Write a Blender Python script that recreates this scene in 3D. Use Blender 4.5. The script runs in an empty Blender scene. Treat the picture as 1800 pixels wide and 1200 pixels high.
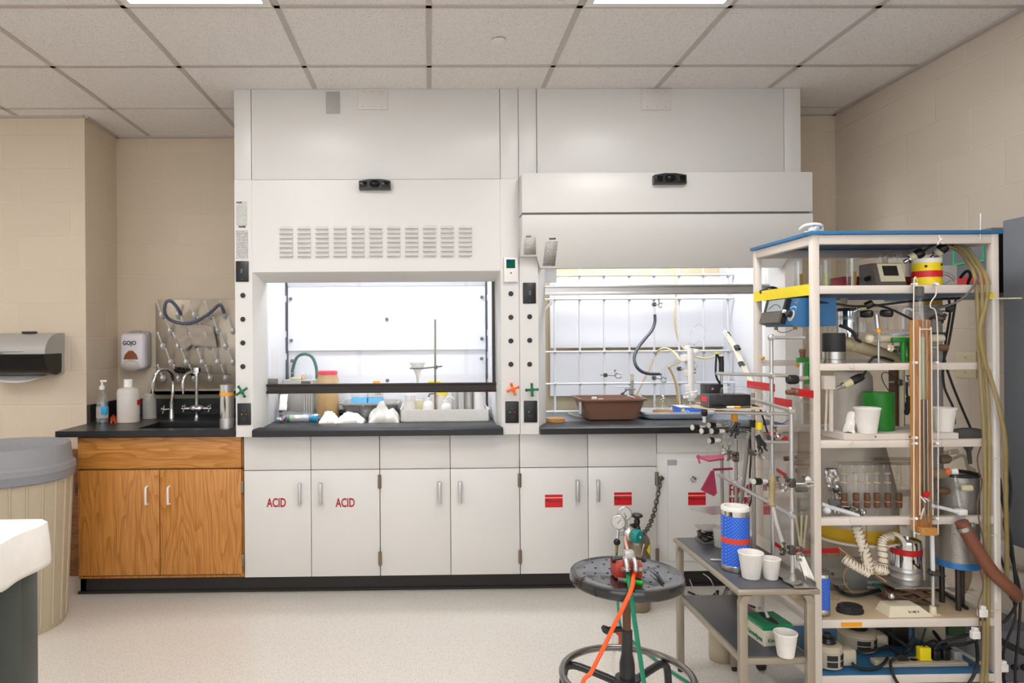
import bpy, bmesh, math, random
from mathutils import Vector, Matrix, Quaternion, noise
random.seed(7)
SC = bpy.context.scene
COL = SC.collection
PI = math.pi
# ---------------------------------------------------------------- camera model (1800 x 1200 frame)
F, CX, CY, YAW, ROLL, H = 1218.4, 775.5, 596.3, .01543, -.00739, 1.38
def ray(px, py):
    dx, dy = px - CX, py - CY
    cr, sr = math.cos(ROLL), math.sin(ROLL)
    u, v = (dx * cr + dy * sr) / F, (-dx * sr + dy * cr) / F
    c, s = math.cos(YAW), math.sin(YAW)
    return Vector((u * c + s, -u * s + c, -v))
def at(px, py, Y):            # point of the room seen at a pixel, at distance Y
    r = ray(px, py); t = Y / r.y
    return Vector((r.x * t, Y, H + r.z * t))
def atz(px, py, z):           # the same on a level surface
    r = ray(px, py); t = (z - H) / r.z
    return Vector((r.x * t, r.y * t, z))
def atx(px, py, X):
    r = ray(px, py); t = X / r.x
    return Vector((X, r.y * t, H + r.z * t))
def m(px, Y): return px * Y / F
# ---------------------------------------------------------------- mesh builder
def catmull(pts, k, closed=False):
    pts = [Vector(p) for p in pts]; n = len(pts); out = []
    for i in range(n if closed else n - 1):
        if closed: a, b, c, d = pts[i - 1], pts[i], pts[(i + 1) % n], pts[(i + 2) % n]
        else: a, b, c, d = pts[max(i - 1, 0)], pts[i], pts[i + 1], pts[min(i + 2, n - 1)]
        for j in range(k):
            t = j / k
            out.append(.5 * (2 * b + (c - a) * t + (2 * a - 5 * b + 4 * c - d) * t * t + (3 * b - 3 * c + d - a) * t ** 3))
    if not closed: out.append(pts[-1])
    return out
class B:
    def __init__(s): s.bm = bmesh.new(); s.k = 0; s.mi = 0; s.done = 0
    def mark(s): s.bm.verts.ensure_lookup_table(); s.k = len(s.bm.verts); return s
    def mat(s, i):
        s.flush(); s.mi = i; return s
    def flush(s):
        s.bm.faces.ensure_lookup_table()
        for f in s.bm.faces:
            if f.material_index == 0 and f.tag is False: f.material_index = s.mi; f.tag = True
    def box(s, x0, x1, y0, y1, z0, z1, bev=0, seg=2):
        g = bmesh.ops.create_cube(s.bm, size=1)['verts']
        sx, sy, sz = x1 - x0, y1 - y0, z1 - z0
        for v in g: v.co = Vector(((v.co.x + .5) * sx + x0, (v.co.y + .5) * sy + y0, (v.co.z + .5) * sz + z0))
        if bev:
            e = list({e for v in g for e in v.link_edges})
            bmesh.ops.bevel(s.bm, geom=e, offset=bev, segments=seg, profile=.5, affect='EDGES', clamp_overlap=True)
        return s
    def cbox(s, c, d, bev=0): return s.box(c[0] - d[0] / 2, c[0] + d[0] / 2, c[1] - d[1] / 2, c[1] + d[1] / 2, c[2] - d[2] / 2, c[2] + d[2] / 2, bev)
    def lathe(s, prof, c=(0, 0, 0), n=24, axis=(0, 0, 1), sq=None):
        q = Vector((0, 0, 1)).rotation_difference(Vector(axis).normalized()); c = Vector(c); rings = []
        for r, h in prof:
            if r <= 1e-6: rings.append([s.bm.verts.new(c + q @ Vector((0, 0, h)))])
            else:
                ring = []
                for i in range(n):
                    a = 2 * PI * i / n; x, y = r * math.cos(a), r * math.sin(a)
                    if sq: x *= sq[0]; y *= sq[1]
                    ring.append(s.bm.verts.new(c + q @ Vector((x, y, h))))
                rings.append(ring)
        for a, b in zip(rings, rings[1:]):
            if len(a) == 1 and len(b) == 1: continue
            for i in range(n):
                j = (i + 1) % n
                if len(a) == 1: s.bm.faces.new((a[0], b[i], b[j]))
                elif len(b) == 1: s.bm.faces.new((a[i], b[0], a[j]))
                else: s.bm.faces.new((a[i], b[i], b[j], a[j]))
        return s
    def cyl(s, a, b, r, r2=None, n=14):
        a, b = Vector(a), Vector(b); L = (b - a).length; r2 = r if r2 is None else r2
        return s.lathe([(0, 0), (r, 0), (r2, L), (0, L)], a, n, b - a)
    def disc(s, c, r, h, axis=(0, 0, 1), n=24, bev=0):
        if bev: return s.lathe([(0, 0), (r - bev, 0), (r, bev), (r, h - bev), (r - bev, h), (0, h)], c, n, axis)
        return s.lathe([(0, 0), (r, 0), (r, h), (0, h)], c, n, axis)
    def tube(s, pts, r, n=8, sm=0, closed=False):
        pts = catmull(pts, sm, closed) if sm else [Vector(p) for p in pts]
        N = len(pts); T = []
        for i in range(N):
            a = pts[i - 1] if (i or closed) else pts[0]; b = pts[(i + 1) % N] if (i < N - 1 or closed) else pts[-1]
            d = b - a; T.append(d.normalized() if d.length > 1e-9 else Vector((0, 0, 1)))
        up = T[0].orthogonal().normalized(); rings = []
        for i in range(N):
            if i:
                ax = T[i - 1].cross(T[i])
                if ax.length > 1e-7: up = Quaternion(ax.normalized(), T[i - 1].angle(T[i])) @ up
            u = (up - T[i] * up.dot(T[i])).normalized(); w = T[i].cross(u)
            rr = r[min(int(i * len(r) / N), len(r) - 1)] if isinstance(r, (list, tuple)) else r
            rings.append([s.bm.verts.new(pts[i] + (u * math.cos(2 * PI * k / n) + w * math.sin(2 * PI * k / n)) * rr) for k in range(n)])
        for i in range(N if closed else N - 1):
            a, b = rings[i], rings[(i + 1) % N]
            for k in range(n): s.bm.faces.new((a[k], a[(k + 1) % n], b[(k + 1) % n], b[k]))
        if not closed: s.bm.faces.new(rings[0][::-1]); s.bm.faces.new(rings[-1])
        return s
    def ring(s, c, R, r, axis=(0, 0, 1), n=32, k=8):
        q = Vector((0, 0, 1)).rotation_difference(Vector(axis).normalized())
        return s.tube([Vector(c) + q @ Vector((R * math.cos(2 * PI * i / n), R * math.sin(2 * PI * i / n), 0)) for i in range(n)], r, k, closed=True)
    def sph(s, c, r, sc=(1, 1, 1), n=16):
        h = n // 2
        return s.lathe2([(math.sin(PI * i / h) * r, -math.cos(PI * i / h) * r) for i in range(h + 1)], c, n, sc)
    def lathe2(s, prof, c, n, sc):
        k0 = len(s.bm.verts); s.lathe([(max(a, 0) if a > 1e-5 else 0, b) for a, b in prof], (0, 0, 0), n)
        s.bm.verts.ensure_lookup_table(); c = Vector(c)
        for v in s.bm.verts[k0:]: v.co = Vector((v.co.x * sc[0], v.co.y * sc[1], v.co.z * sc[2])) + c
        return s
    def prism(s, poly, ax, a, b):
        f = {'x': lambda p, t: (t, p[0], p[1]), 'y': lambda p, t: (p[0], t, p[1]), 'z': lambda p, t: (p[0], p[1], t)}[ax]
        A = [s.bm.verts.new(f(p, a)) for p in poly]; C = [s.bm.verts.new(f(p, b)) for p in poly]; n = len(poly)
        s.bm.faces.new(A[::-1]); s.bm.faces.new(C)
        for i in range(n): s.bm.faces.new((A[i], A[(i + 1) % n], C[(i + 1) % n], C[i]))
        return s
    def poly(s, pts): s.bm.faces.new([s.bm.verts.new(p) for p in pts]); return s
    def grid(s, fn, nu, nv):
        V = [[s.bm.verts.new(fn(i / nu, j / nv)) for j in range(nv + 1)] for i in range(nu + 1)]
        for i in range(nu):
            for j in range(nv): s.bm.faces.new((V[i][j], V[i + 1][j], V[i + 1][j + 1], V[i][j + 1]))
        return s
    def rot(s, deg, ax, c):
        s.bm.verts.ensure_lookup_table(); c = Vector(c)
        R = Matrix.Rotation(math.radians(deg), 3, Vector(ax) if not isinstance(ax, str) else ax)
        for v in s.bm.verts[s.k:]: v.co = R @ (v.co - c) + c
        return s
    def build(s, name, mats, parent=None, ang=38, solid=0, sub=0):
        s.flush(); bm = s.bm
        bmesh.ops.recalc_face_normals(bm, faces=bm.faces[:])
        me = bpy.data.meshes.new(name); bm.to_mesh(me); bm.free()
        for x in (mats if isinstance(mats, (list, tuple)) else [mats]): me.materials.append(x)
        me.polygons.foreach_set('use_smooth', [True] * len(me.polygons))
        try: me.set_sharp_from_angle(angle=math.radians(ang))
        except Exception: pass
        o = bpy.data.objects.new(name, me); COL.objects.link(o); adopt(o, parent)
        if solid: md = o.modifiers.new('thick', 'SOLIDIFY'); md.thickness = solid
        if sub: md = o.modifiers.new('sub', 'SUBSURF'); md.levels = sub; md.render_levels = sub
        return o
def world_loc(o):
    v = Vector((0, 0, 0))
    while o: v += o.location if o.type == 'EMPTY' else Vector((0, 0, 0)); o = o.parent
    return v
def adopt(o, parent):
    if parent is None: return
    o.parent = parent
    if parent.type == 'EMPTY': o.matrix_parent_inverse = Matrix.Translation(-parent.location)
def tag(o, label, cat, group=None):
    o['label'] = label; o['category'] = cat
    if group: o['group'] = group
    return o
def thing(name, label, cat, loc, group=None):
    o = bpy.data.objects.new(name, None); COL.objects.link(o); o.location = loc; o.empty_display_size = .05
    return tag(o, label, cat, group)
def struct(o): o['kind'] = 'structure'; return o
def note(o, s): o['label'] = s; return o
def dup(root, loc, rotz=0, label=None, group=None, sc=None):
    r = root.copy(); COL.objects.link(r); r.location = loc; r.rotation_euler = (0, 0, rotz)
    if sc: r.scale = sc
    if label: r['label'] = label
    if group: r['group'] = group
    def kids(a, b):
        for ch in list(a.children):
            c = ch.copy(); COL.objects.link(c); c.parent = b; c.matrix_parent_inverse = ch.matrix_parent_inverse.copy()
            kids(ch, c)
    kids(root, r)
    return r
def text(name, body, loc, size, mt, parent=None, rot=(PI / 2, 0, 0), sx=1, bold=0, align='CENTER', spacing=1, shear=0):
    cu = bpy.data.curves.new(name, 'FONT'); cu.body = body; cu.size = size; cu.align_x = align; cu.align_y = 'CENTER'
    cu.offset = bold; cu.extrude = .0003; cu.space_line = spacing; cu.resolution_u = 3; cu.shear = shear
    cu.materials.append(mt)
    tmp = bpy.data.objects.new('tmp', cu); COL.objects.link(tmp)
    me = bpy.data.meshes.new_from_object(tmp.evaluated_get(bpy.context.evaluated_depsgraph_get())); me.name = name
    bpy.data.objects.remove(tmp); bpy.data.curves.remove(cu)
    o = bpy.data.objects.new(name, me); COL.objects.link(o); o.location = loc; o.rotation_euler = rot; o.scale = (sx, 1, 1)
    adopt(o, parent); return o
# ---------------------------------------------------------------- materials
def lin(c):
    if isinstance(c, str):
        c = c.lstrip('#'); c = [int(c[i:i + 2], 16) / 255 for i in (0, 2, 4)]
        c = [x / 12.92 if x <= .04045 else ((x + .055) / 1.055) ** 2.4 for x in c]
    return (*c[:3], 1)
def newmat(n):
    mt = bpy.data.materials.new(n); mt.use_nodes = True; nt = mt.node_tree
    return mt, nt, nt.nodes['Principled BSDF'], nt.nodes.new, nt.links.new
def mat(n, c, rough=.5, metal=0, var=.06, scale=40, bump=0, bscale=None, coat=0, alpha=1, trans=0, spec=.5, aniso=0):
    mt, nt, p, N, L = newmat(n); c = lin(c)
    g = N('ShaderNodeNewGeometry'); nz = N('ShaderNodeTexNoise'); nz.inputs['Scale'].default_value = scale; nz.inputs['Detail'].default_value = 4
    L(g.outputs['Position'], nz.inputs['Vector'])
    mx = N('ShaderNodeMix'); mx.data_type = 'RGBA'
    mx.inputs[6].default_value = (*[x * (1 - var) for x in c[:3]], 1); mx.inputs[7].default_value = (*[min(1, x * (1 + var)) for x in c[:3]], 1)
    L(nz.outputs['Fac'], mx.inputs[0]); L(mx.outputs[2], p.inputs['Base Color'])
    p.inputs['Roughness'].default_value = rough; p.inputs['Metallic'].default_value = metal
    p.inputs['Specular IOR Level'].default_value = spec
    p.inputs['Coat Weight'].default_value = coat; p.inputs['Alpha'].default_value = alpha; p.inputs['Transmission Weight'].default_value = trans
    if bump:
        n2 = N('ShaderNodeTexNoise'); n2.inputs['Scale'].default_value = bscale or scale * 4; n2.inputs['Detail'].default_value = 3
        L(g.outputs['Position'], n2.inputs['Vector'])
        b = N('ShaderNodeBump'); b.inputs['Strength'].default_value = bump; b.inputs['Distance'].default_value = .002
        L(n2.outputs['Fac'], b.inputs['Height']); L(b.outputs['Normal'], p.inputs['Normal'])
    return mt
def glass(n, c=(.97, .98, .98), edge=.75, base=.05, rough=.03, gcol=(.92, .94, .95)):
    mt, nt, p, N, L = newmat(n); nt.nodes.remove(p)
    t = N('ShaderNodeBsdfTransparent'); t.inputs[0].default_value = (*c, 1)
    g = N('ShaderNodeBsdfGlossy'); g.inputs[0].default_value = (*gcol, 1); g.inputs['Roughness'].default_value = rough
    lw = N('ShaderNodeLayerWeight'); lw.inputs[0].default_value = .35
    pw = N('ShaderNodeMath'); pw.operation = 'POWER'; pw.inputs[1].default_value = 2.2
    ml = N('ShaderNodeMath'); ml.operation = 'MULTIPLY_ADD'; ml.inputs[1].default_value = edge; ml.inputs[2].default_value = base
    mx = N('ShaderNodeMixShader'); L(lw.outputs['Facing'], pw.inputs[0]); L(pw.outputs[0], ml.inputs[0]); L(ml.outputs[0], mx.inputs[0])
    L(t.outputs[0], mx.inputs[1]); L(g.outputs[0], mx.inputs[2]); L(mx.outputs[0], nt.nodes['Material Output'].inputs[0])
    return mt
def cloudy(n, c, tr=.45, rough=.35):          # milky plastic: part see-through, part diffuse
    mt, nt, p, N, L = newmat(n); c = lin(c)
    p.inputs['Base Color'].default_value = c; p.inputs['Roughness'].default_value = rough
    nz = N('ShaderNodeTexNoise'); nz.inputs['Scale'].default_value = 25
    mr = N('ShaderNodeMapRange'); mr.inputs[3].default_value = 1 - tr - .05; mr.inputs[4].default_value = 1 - tr + .05
    g = N('ShaderNodeNewGeometry'); L(g.outputs['Position'], nz.inputs['Vector'])
    L(nz.outputs['Fac'], mr.inputs[0]); L(mr.outputs[0], p.inputs['Alpha']); return mt
def emit(n, c, s):
    mt, nt, p, N, L = newmat(n); nt.nodes.remove(p)
    e = N('ShaderNodeEmission'); e.inputs[0].default_value = lin(c); e.inputs[1].default_value = s
    L(e.outputs[0], nt.nodes['Material Output'].inputs[0]); return mt
def blockwall(n, u0, off, c1, lit_mortar):
    mt, nt, p, N, L = newmat(n)
    g = N('ShaderNodeNewGeometry'); sp = N('ShaderNodeSeparateXYZ'); sn = N('ShaderNodeSeparateXYZ')
    L(g.outputs['Position'], sp.inputs[0]); L(g.outputs['Normal'], sn.inputs[0])
    ab = N('ShaderNodeMath'); ab.operation = 'ABSOLUTE'; L(sn.outputs[0], ab.inputs[0])
    gt = N('ShaderNodeMath'); gt.operation = 'GREATER_THAN'; gt.inputs[1].default_value = .5; L(ab.outputs[0], gt.inputs[0])
    mu = N('ShaderNodeMix'); mu.data_type = 'FLOAT'; L(gt.outputs[0], mu.inputs[0]); L(sp.outputs[0], mu.inputs[2]); L(sp.outputs[1], mu.inputs[3])
    ad = N('ShaderNodeMath'); ad.inputs[1].default_value = u0 + 40 * .4024; L(mu.outputs[0], ad.inputs[0])
    cb = N('ShaderNodeCombineXYZ'); L(ad.outputs[0], cb.inputs[0]); L(sp.outputs[2], cb.inputs[1])
    br = N('ShaderNodeTexBrick'); br.offset = off; br.inputs['Scale'].default_value = 1
    br.inputs['Brick Width'].default_value = .4024; br.inputs['Row Height'].default_value = .2012
    br.inputs['Mortar Size'].default_value = .0042; br.inputs['Mortar Smooth'].default_value = .55; br.inputs['Bias'].default_value = 0
    a = lin(c1); br.inputs['Color1'].default_value = a; br.inputs['Color2'].default_value = (*[x * .955 for x in a[:3]], 1); br.inputs['Mortar'].default_value = lin(lit_mortar)  # mortar paler than block: light caught by the concave joints, painted in
    L(cb.outputs[0], br.inputs['Vector'])
    nz = N('ShaderNodeTexNoise'); nz.inputs['Scale'].default_value = 65; nz.inputs['Detail'].default_value = 5; L(g.outputs['Position'], nz.inputs['Vector'])
    L(br.outputs['Color'], p.inputs['Base Color']); p.inputs['Roughness'].default_value = .62
    h = N('ShaderNodeMath'); h.operation = 'MULTIPLY_ADD'; h.inputs[1].default_value = -1.6; L(br.outputs['Fac'], h.inputs[0])
    h2 = N('ShaderNodeMath'); h2.operation = 'MULTIPLY'; h2.inputs[1].default_value = .5; L(nz.outputs['Fac'], h2.inputs[0]); L(h2.outputs[0], h.inputs[2])
    b = N('ShaderNodeBump'); b.inputs['Strength'].default_value = .55; b.inputs['Distance'].default_value = .004
    L(h.outputs[0], b.inputs['Height']); L(b.outputs['Normal'], p.inputs['Normal']); return mt
def wood(n, c1, c2, axis='z', sc=1, rough=.42):
    mt, nt, p, N, L = newmat(n)
    g = N('ShaderNodeNewGeometry'); mp = N('ShaderNodeMapping'); L(g.outputs['Position'], mp.inputs[0])
    long, wide = 1.1 * sc, 9 * sc
    mp.inputs['Scale'].default_value = {'z': (wide, wide, long), 'x': (long, wide, wide), 'y': (wide, long, wide)}[axis]
    n1 = N('ShaderNodeTexNoise'); n1.inputs['Scale'].default_value = 1.0; n1.inputs['Detail'].default_value = 2; L(mp.outputs[0], n1.inputs['Vector'])
    m1 = N('ShaderNodeMath'); m1.operation = 'MULTIPLY'; m1.inputs[1].default_value = 16; L(n1.outputs['Fac'], m1.inputs[0])
    fr = N('ShaderNodeMath'); fr.operation = 'FRACT'; L(m1.outputs[0], fr.inputs[0])
    r1 = N('ShaderNodeValToRGB'); e = r1.color_ramp.elements; e[0].position = 0; e[0].color = lin(c2); e[1].position = .45; e[1].color = lin(c1)
    e2 = e.new(1.0); e2.color = lin(c1); L(fr.outputs[0], r1.inputs[0])
    mp2 = N('ShaderNodeMapping'); mp2.inputs['Scale'].default_value = {'z': (240, 240, 8), 'x': (8, 240, 240), 'y': (240, 8, 240)}[axis]; L(g.outputs['Position'], mp2.inputs[0])
    n2 = N('ShaderNodeTexNoise'); n2.inputs['Scale'].default_value = 1; n2.inputs['Detail'].default_value = 2; L(mp2.outputs[0], n2.inputs['Vector'])
    mx = N('ShaderNodeMix'); mx.data_type = 'RGBA'; mx.blend_type = 'MULTIPLY'
    mr = N('ShaderNodeMapRange'); mr.inputs[1].default_value = .35; mr.inputs[2].default_value = .7; mr.inputs[3].default_value = .45; mr.inputs[4].default_value = 0
    L(n2.outputs['Fac'], mr.inputs[0]); L(mr.outputs[0], mx.inputs[0]); L(r1.outputs[0], mx.inputs[6]); mx.inputs[7].default_value = lin('#b07a45')
    L(mx.outputs[2], p.inputs['Base Color']); p.inputs['Roughness'].default_value = rough; return mt
def speckle(n, base, spots, rough, sscale, thr=.62, bump=0, coat=0, big=0):
    mt, nt, p, N, L = newmat(n); g = N('ShaderNodeNewGeometry')
    nz = N('ShaderNodeTexNoise'); nz.inputs['Scale'].default_value = sscale; nz.inputs['Detail'].default_value = 2; L(g.outputs['Position'], nz.inputs['Vector'])
    r = N('ShaderNodeValToRGB'); e = r.color_ramp.elements; e[0].position = thr - .04; e[0].color = (0, 0, 0, 1); e[1].position = thr + .05; e[1].color = (1, 1, 1, 1); L(nz.outputs['Fac'], r.inputs[0])
    n2 = N('ShaderNodeTexNoise'); n2.inputs['Scale'].default_value = sscale * .32; n2.inputs['Detail'].default_value = 3; L(g.outputs['Position'], n2.inputs['Vector'])
    b0 = lin(base); m0 = N('ShaderNodeMix'); m0.data_type = 'RGBA'; m0.inputs[6].default_value = (*[x * (.93 - big) for x in b0[:3]], 1); m0.inputs[7].default_value = (*[min(1, x * (1.05 + big)) for x in b0[:3]], 1); L(n2.outputs['Fac'], m0.inputs[0])
    mx = N('ShaderNodeMix'); mx.data_type = 'RGBA'; L(r.outputs[0], mx.inputs[0]); L(m0.outputs[2], mx.inputs[6]); mx.inputs[7].default_value = lin(spots)
    L(mx.outputs[2], p.inputs['Base Color']); p.inputs['Roughness'].default_value = rough; p.inputs['Coat Weight'].default_value = coat; p.inputs['Coat Roughness'].default_value = .22
    if bump:
        b = N('ShaderNodeBump'); b.inputs['Strength'].default_value = bump; b.inputs['Distance'].default_value = .002; b.invert = True; L(r.outputs[0], b.inputs['Height']); L(b.outputs[0], p.inputs['Normal'])
    return mt
def fineprint(n, ink, paper, lines, words=140):   # illegible small print: broken rows of ink
    mt, nt, p, N, L = newmat(n); g = N('ShaderNodeNewGeometry'); sp = N('ShaderNodeSeparateXYZ'); L(g.outputs['Position'], sp.inputs[0])
    w = N('ShaderNodeMath'); w.operation = 'MULTIPLY'; w.inputs[1].default_value = lines; L(sp.outputs[2], w.inputs[0])
    fr = N('ShaderNodeMath'); fr.operation = 'FRACT'; L(w.outputs[0], fr.inputs[0]); fl = N('ShaderNodeMath'); fl.operation = 'FLOOR'; L(w.outputs[0], fl.inputs[0])
    cb = N('ShaderNodeCombineXYZ'); xm = N('ShaderNodeMath'); xm.operation = 'MULTIPLY'; xm.inputs[1].default_value = words; L(sp.outputs[0], xm.inputs[0]); L(xm.outputs[0], cb.inputs[0]); L(fl.outputs[0], cb.inputs[1])
    nz = N('ShaderNodeTexNoise'); nz.inputs['Scale'].default_value = 1.3; L(cb.outputs[0], nz.inputs['Vector'])
    a = N('ShaderNodeMath'); a.operation = 'GREATER_THAN'; a.inputs[1].default_value = .45; L(fr.outputs[0], a.inputs[0])
    b = N('ShaderNodeMath'); b.operation = 'GREATER_THAN'; b.inputs[1].default_value = .44; L(nz.outputs['Fac'], b.inputs[0])
    c = N('ShaderNodeMath'); c.operation = 'MULTIPLY'; L(a.outputs[0], c.inputs[0]); L(b.outputs[0], c.inputs[1])
    mx = N('ShaderNodeMix'); mx.data_type = 'RGBA'; mx.inputs[6].default_value = lin(paper); mx.inputs[7].default_value = lin(ink); L(c.outputs[0], mx.inputs[0])
    L(mx.outputs[2], p.inputs['Base Color']); p.inputs['Roughness'].default_value = .45; return mt
M = {}
def mk(**k):
    for n, v in k.items(): M[n] = mat(n.replace('_', ' '), *v[:1], **(v[1] if len(v) > 1 else {}))
mk(white_paint=('#d9d8d4', dict(rough=.32, var=.015, scale=3)), hood_liner=('#ecedf0', dict(rough=.5, var=.01)), liner_tan=('#d9c8a4', dict(rough=.5)),
   black_epoxy=('#1c1d1f', dict(rough=.34, var=.1, scale=60)), black_plastic=('#161617', dict(rough=.35)), black_rubber=('#1d1e20', dict(rough=.6)), black_kick=('#2b2826', dict(rough=.55)),
   dark_gap=('#3a3935', dict(rough=.8)), bronze=('#2b2420', dict(rough=.35, metal=.3)), steel=('#b9b7b2', dict(rough=.28, metal=1, var=.05, scale=20)), chrome=('#d9d9d9', dict(rough=.08, metal=1, var=.02)),
   brushed=('#a79c8c', dict(rough=.38, metal=.9, var=.12, scale=14)), alu=('#c9c9c8', dict(rough=.35, metal=.85)), alu_dull=('#a9a69f', dict(rough=.45, metal=.75)), rod_white=('#e6e8ea', dict(rough=.4)),
   hinge=('#8b7d6a', dict(rough=.4, metal=.8)), red_text=('#a31524', dict(rough=.5)), red_tape=('#c8161d', dict(rough=.4)), sticker_red=('#cf1520', dict(rough=.45)), dark_ink=('#3b0a10', dict(rough=.6)), ink=('#222226', dict(rough=.6)),
   green_handle=('#0f6a4c', dict(rough=.35)), orange_handle=('#f2691c', dict(rough=.35)), lcd=('#3c7f5a', dict(rough=.2)), white_plastic=('#e9e7e4', dict(rough=.35)), white_matte=('#f1efea', dict(rough=.75)),
   grey_plastic=('#a9a7a1', dict(rough=.42)), grey_light=('#c9c7c0', dict(rough=.45)), grey_dark=('#5c5a58', dict(rough=.5)), smoke=('#121110', dict(rough=.2, spec=.25)), paper=('#f0ede6', dict(rough=.85, bump=.2, bscale=300)),
   foam=('#f1eee8', dict(rough=.8, bump=.12, bscale=500)), hose_grey=('#5b6272', dict(rough=.35)), cloth_grey=('#b3a89a', dict(rough=.9, bump=.5, bscale=250)), amber=('#8a4312', dict(rough=.2, coat=.6)),
   orange=('#ef5a17', dict(rough=.45)), teal=('#067a5c', dict(rough=.35)), blue_label=('#1f9fd0', dict(rough=.4)), yellow_tape=('#f0a31d', dict(rough=.4)), yellow=('#f3dc0d', dict(rough=.4)), yellow_can=('#efd311', dict(rough=.3)),
   trash_beige=('#b6aa92', dict(rough=.5)), trash_grey=('#8f9093', dict(rough=.5)), bag=('#86878f', dict(rough=.25)), bench_grey=('#454943', dict(rough=.4)), bench_top=('#7b7f84', dict(rough=.4)),
   rack_beige=('#ddd4ca', dict(rough=.45, var=.03)), rack_blue=('#2f6f9f', dict(rough=.5)), rack_blue_dark=('#3f6c93', dict(rough=.55)), tan_board=('#cdb998', dict(rough=.6)), cork=('#b98a55', dict(rough=.85, bump=.4, bscale=200)),
   tub_brown=('#7a5644', dict(rough=.42)), blue_box=('#3d6fd0', dict(rough=.5)), cyan=('#69b8e6', dict(rough=.4)), latex=('#d3b377', dict(rough=.45)), latex_pale=('#dcc99c', dict(rough=.45)), dark_hose=('#2e3440', dict(rough=.4)),
   green_can=('#1f7d26', dict(rough=.35)), green_valve=('#1c7f2b', dict(rough=.45)), rubber_brown=('#6f4f38', dict(rough=.7)), brown_hose=('#7d4c36', dict(rough=.6)), fibre=('#c9a52c', dict(rough=.95, bump=.8, bscale=120)),
   cream=('#e0d8bd', dict(rough=.5)), wrap=('#e9e0cc', dict(rough=.85, bump=.3)), variac=('#c6bda8', dict(rough=.45)), blue_dewar=('#1b62d8', dict(rough=.35)), red_block=('#b8402f', dict(rough=.45)), green_clear=('#17a32f', dict(rough=.2)),
   cyl_brown=('#8a7f6c', dict(rough=.22, metal=.65, var=.35, scale=14)), gauge_face=('#e8e4da', dict(rough=.4)), brass=('#b08b45', dict(rough=.3, metal=1)), dark_metal=('#47423d', dict(rough=.4, metal=.7)), iron=('#5a5652', dict(rough=.4, metal=.8)),
   seat_black=('#1d1d20', dict(rough=.25, coat=.7)), stool_black=('#2b2b2d', dict(rough=.3)), stool_tube=('#8e8a86', dict(rough=.22, metal=.9)), tissue_green=('#12875a', dict(rough=.5)), tissue_cream=('#e4dac6', dict(rough=.6)),
   cart_metal=('#a59c8c', dict(rough=.35, metal=.5)), cart_top=('#4f5054', dict(rough=.3)), meter_blue=('#2d6696', dict(rough=.45)), meter_grey=('#5d574f', dict(rough=.5)), red_box=('#a5202c', dict(rough=.5)), wall_box=('#6d7076', dict(rough=.5)),
   wall_box_near=('#777d84', dict(rough=.5)), plate_cream=('#d8d0ac', dict(rough=.45)), flag_pink=('#b23a5c', dict(rough=.4)), green_tape=('#11c777', dict(rough=.5)), led_red=('#e03050', dict(rough=.3)), steel_texture=('#a8a59f', dict(rough=.4, metal=.85, bump=.9, bscale=130)),
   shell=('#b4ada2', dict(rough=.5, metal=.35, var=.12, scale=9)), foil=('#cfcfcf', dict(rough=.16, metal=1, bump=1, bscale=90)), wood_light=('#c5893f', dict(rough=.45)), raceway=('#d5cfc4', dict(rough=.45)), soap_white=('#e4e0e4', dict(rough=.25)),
   liquid_tan=('#d2ac68', dict(rough=.3)), pvc=('#aaa8a2', dict(rough=.5)), hose_rib=('#b1a586', dict(rough=.55)), red_cap=('#dd2140', dict(rough=.35)), tape_orange=('#e7651f', dict(rough=.5)), ceiling_tee=('#bcb4ad', dict(rough=.5)), plug_black=('#151517', dict(rough=.3)),
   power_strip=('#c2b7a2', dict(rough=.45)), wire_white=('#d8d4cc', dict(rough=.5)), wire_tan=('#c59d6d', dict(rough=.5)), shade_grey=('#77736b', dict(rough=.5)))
M['glass'] = glass('clear lab glass', (.955, .965, .965), .8, .05)
M['copper'] = mat('copper', '#c3978a', .35, .8)
M['teal_dark'] = mat('dark green rubber', '#14523f', .4)
M['teal_knob'] = mat('teal plastic', '#0d8f8a', .35)
M['red_tape2'] = mat('red band', '#d8402f', .45)
for n_, c_ in dict(tape_gold='#b08a1e', tape_lime='#c9cf3a', tape_lime2='#c9c48a', tape_pale='#b9c29a', grey_ps='#84857f', green_dk='#1d4a2a', grey_clear='#8d8d8d', smoked='#7d6c58').items(): M[n_] = mat(n_.replace('_', ' '), c_, .4)
M['rack_blue2'] = mat('blue ring paint', '#2f78b8', .4)
M['oak_mano'] = wood('manometer oak', '#c4935f', '#a97543', 'z', 1.2)
M['lcd_grey'] = mat('grey dial', '#9aa3a6', .25)
M['pane'] = glass('sash glass', (.985, .99, .995), .3, .015)
M['acrylic'] = glass('clear acrylic sheet', (.955, .945, .93), .3, .02)
M['glass_dark'] = glass('smoky lab glass', (.80, .78, .73), .85, .1)
M['amber_tube'] = cloudy('amber tubing', '#a08d58', .42)
M['clear_plastic'] = glass('clear plastic', (.93, .95, .96), .7, .08, .12)
M['clear_bag'] = glass('clear bag', (.9, .92, .94), .8, .16, .2)
M['hdpe'] = cloudy('milky plastic', '#efece6', .36)
M['hdpe_clear'] = cloudy('frosted plastic', '#e2e0da', .58)
M['jar_tan'] = cloudy('tan filled jar', '#d6b480', .25)
M['oak'] = wood('oak veneer', '#cd9148', '#b0762f', 'z', .75)
M['oak_h'] = wood('oak veneer lying grain', '#cd9148', '#b0762f', 'x', .75)
M['oak_dark'] = wood('oak panel', '#9a6a3c', '#7d5028', 'x', .9)
M['floor'] = speckle('vinyl floor', '#d8d3ca', '#c0b4a2', .28, 120, .60, coat=.25, big=.02)
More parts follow.
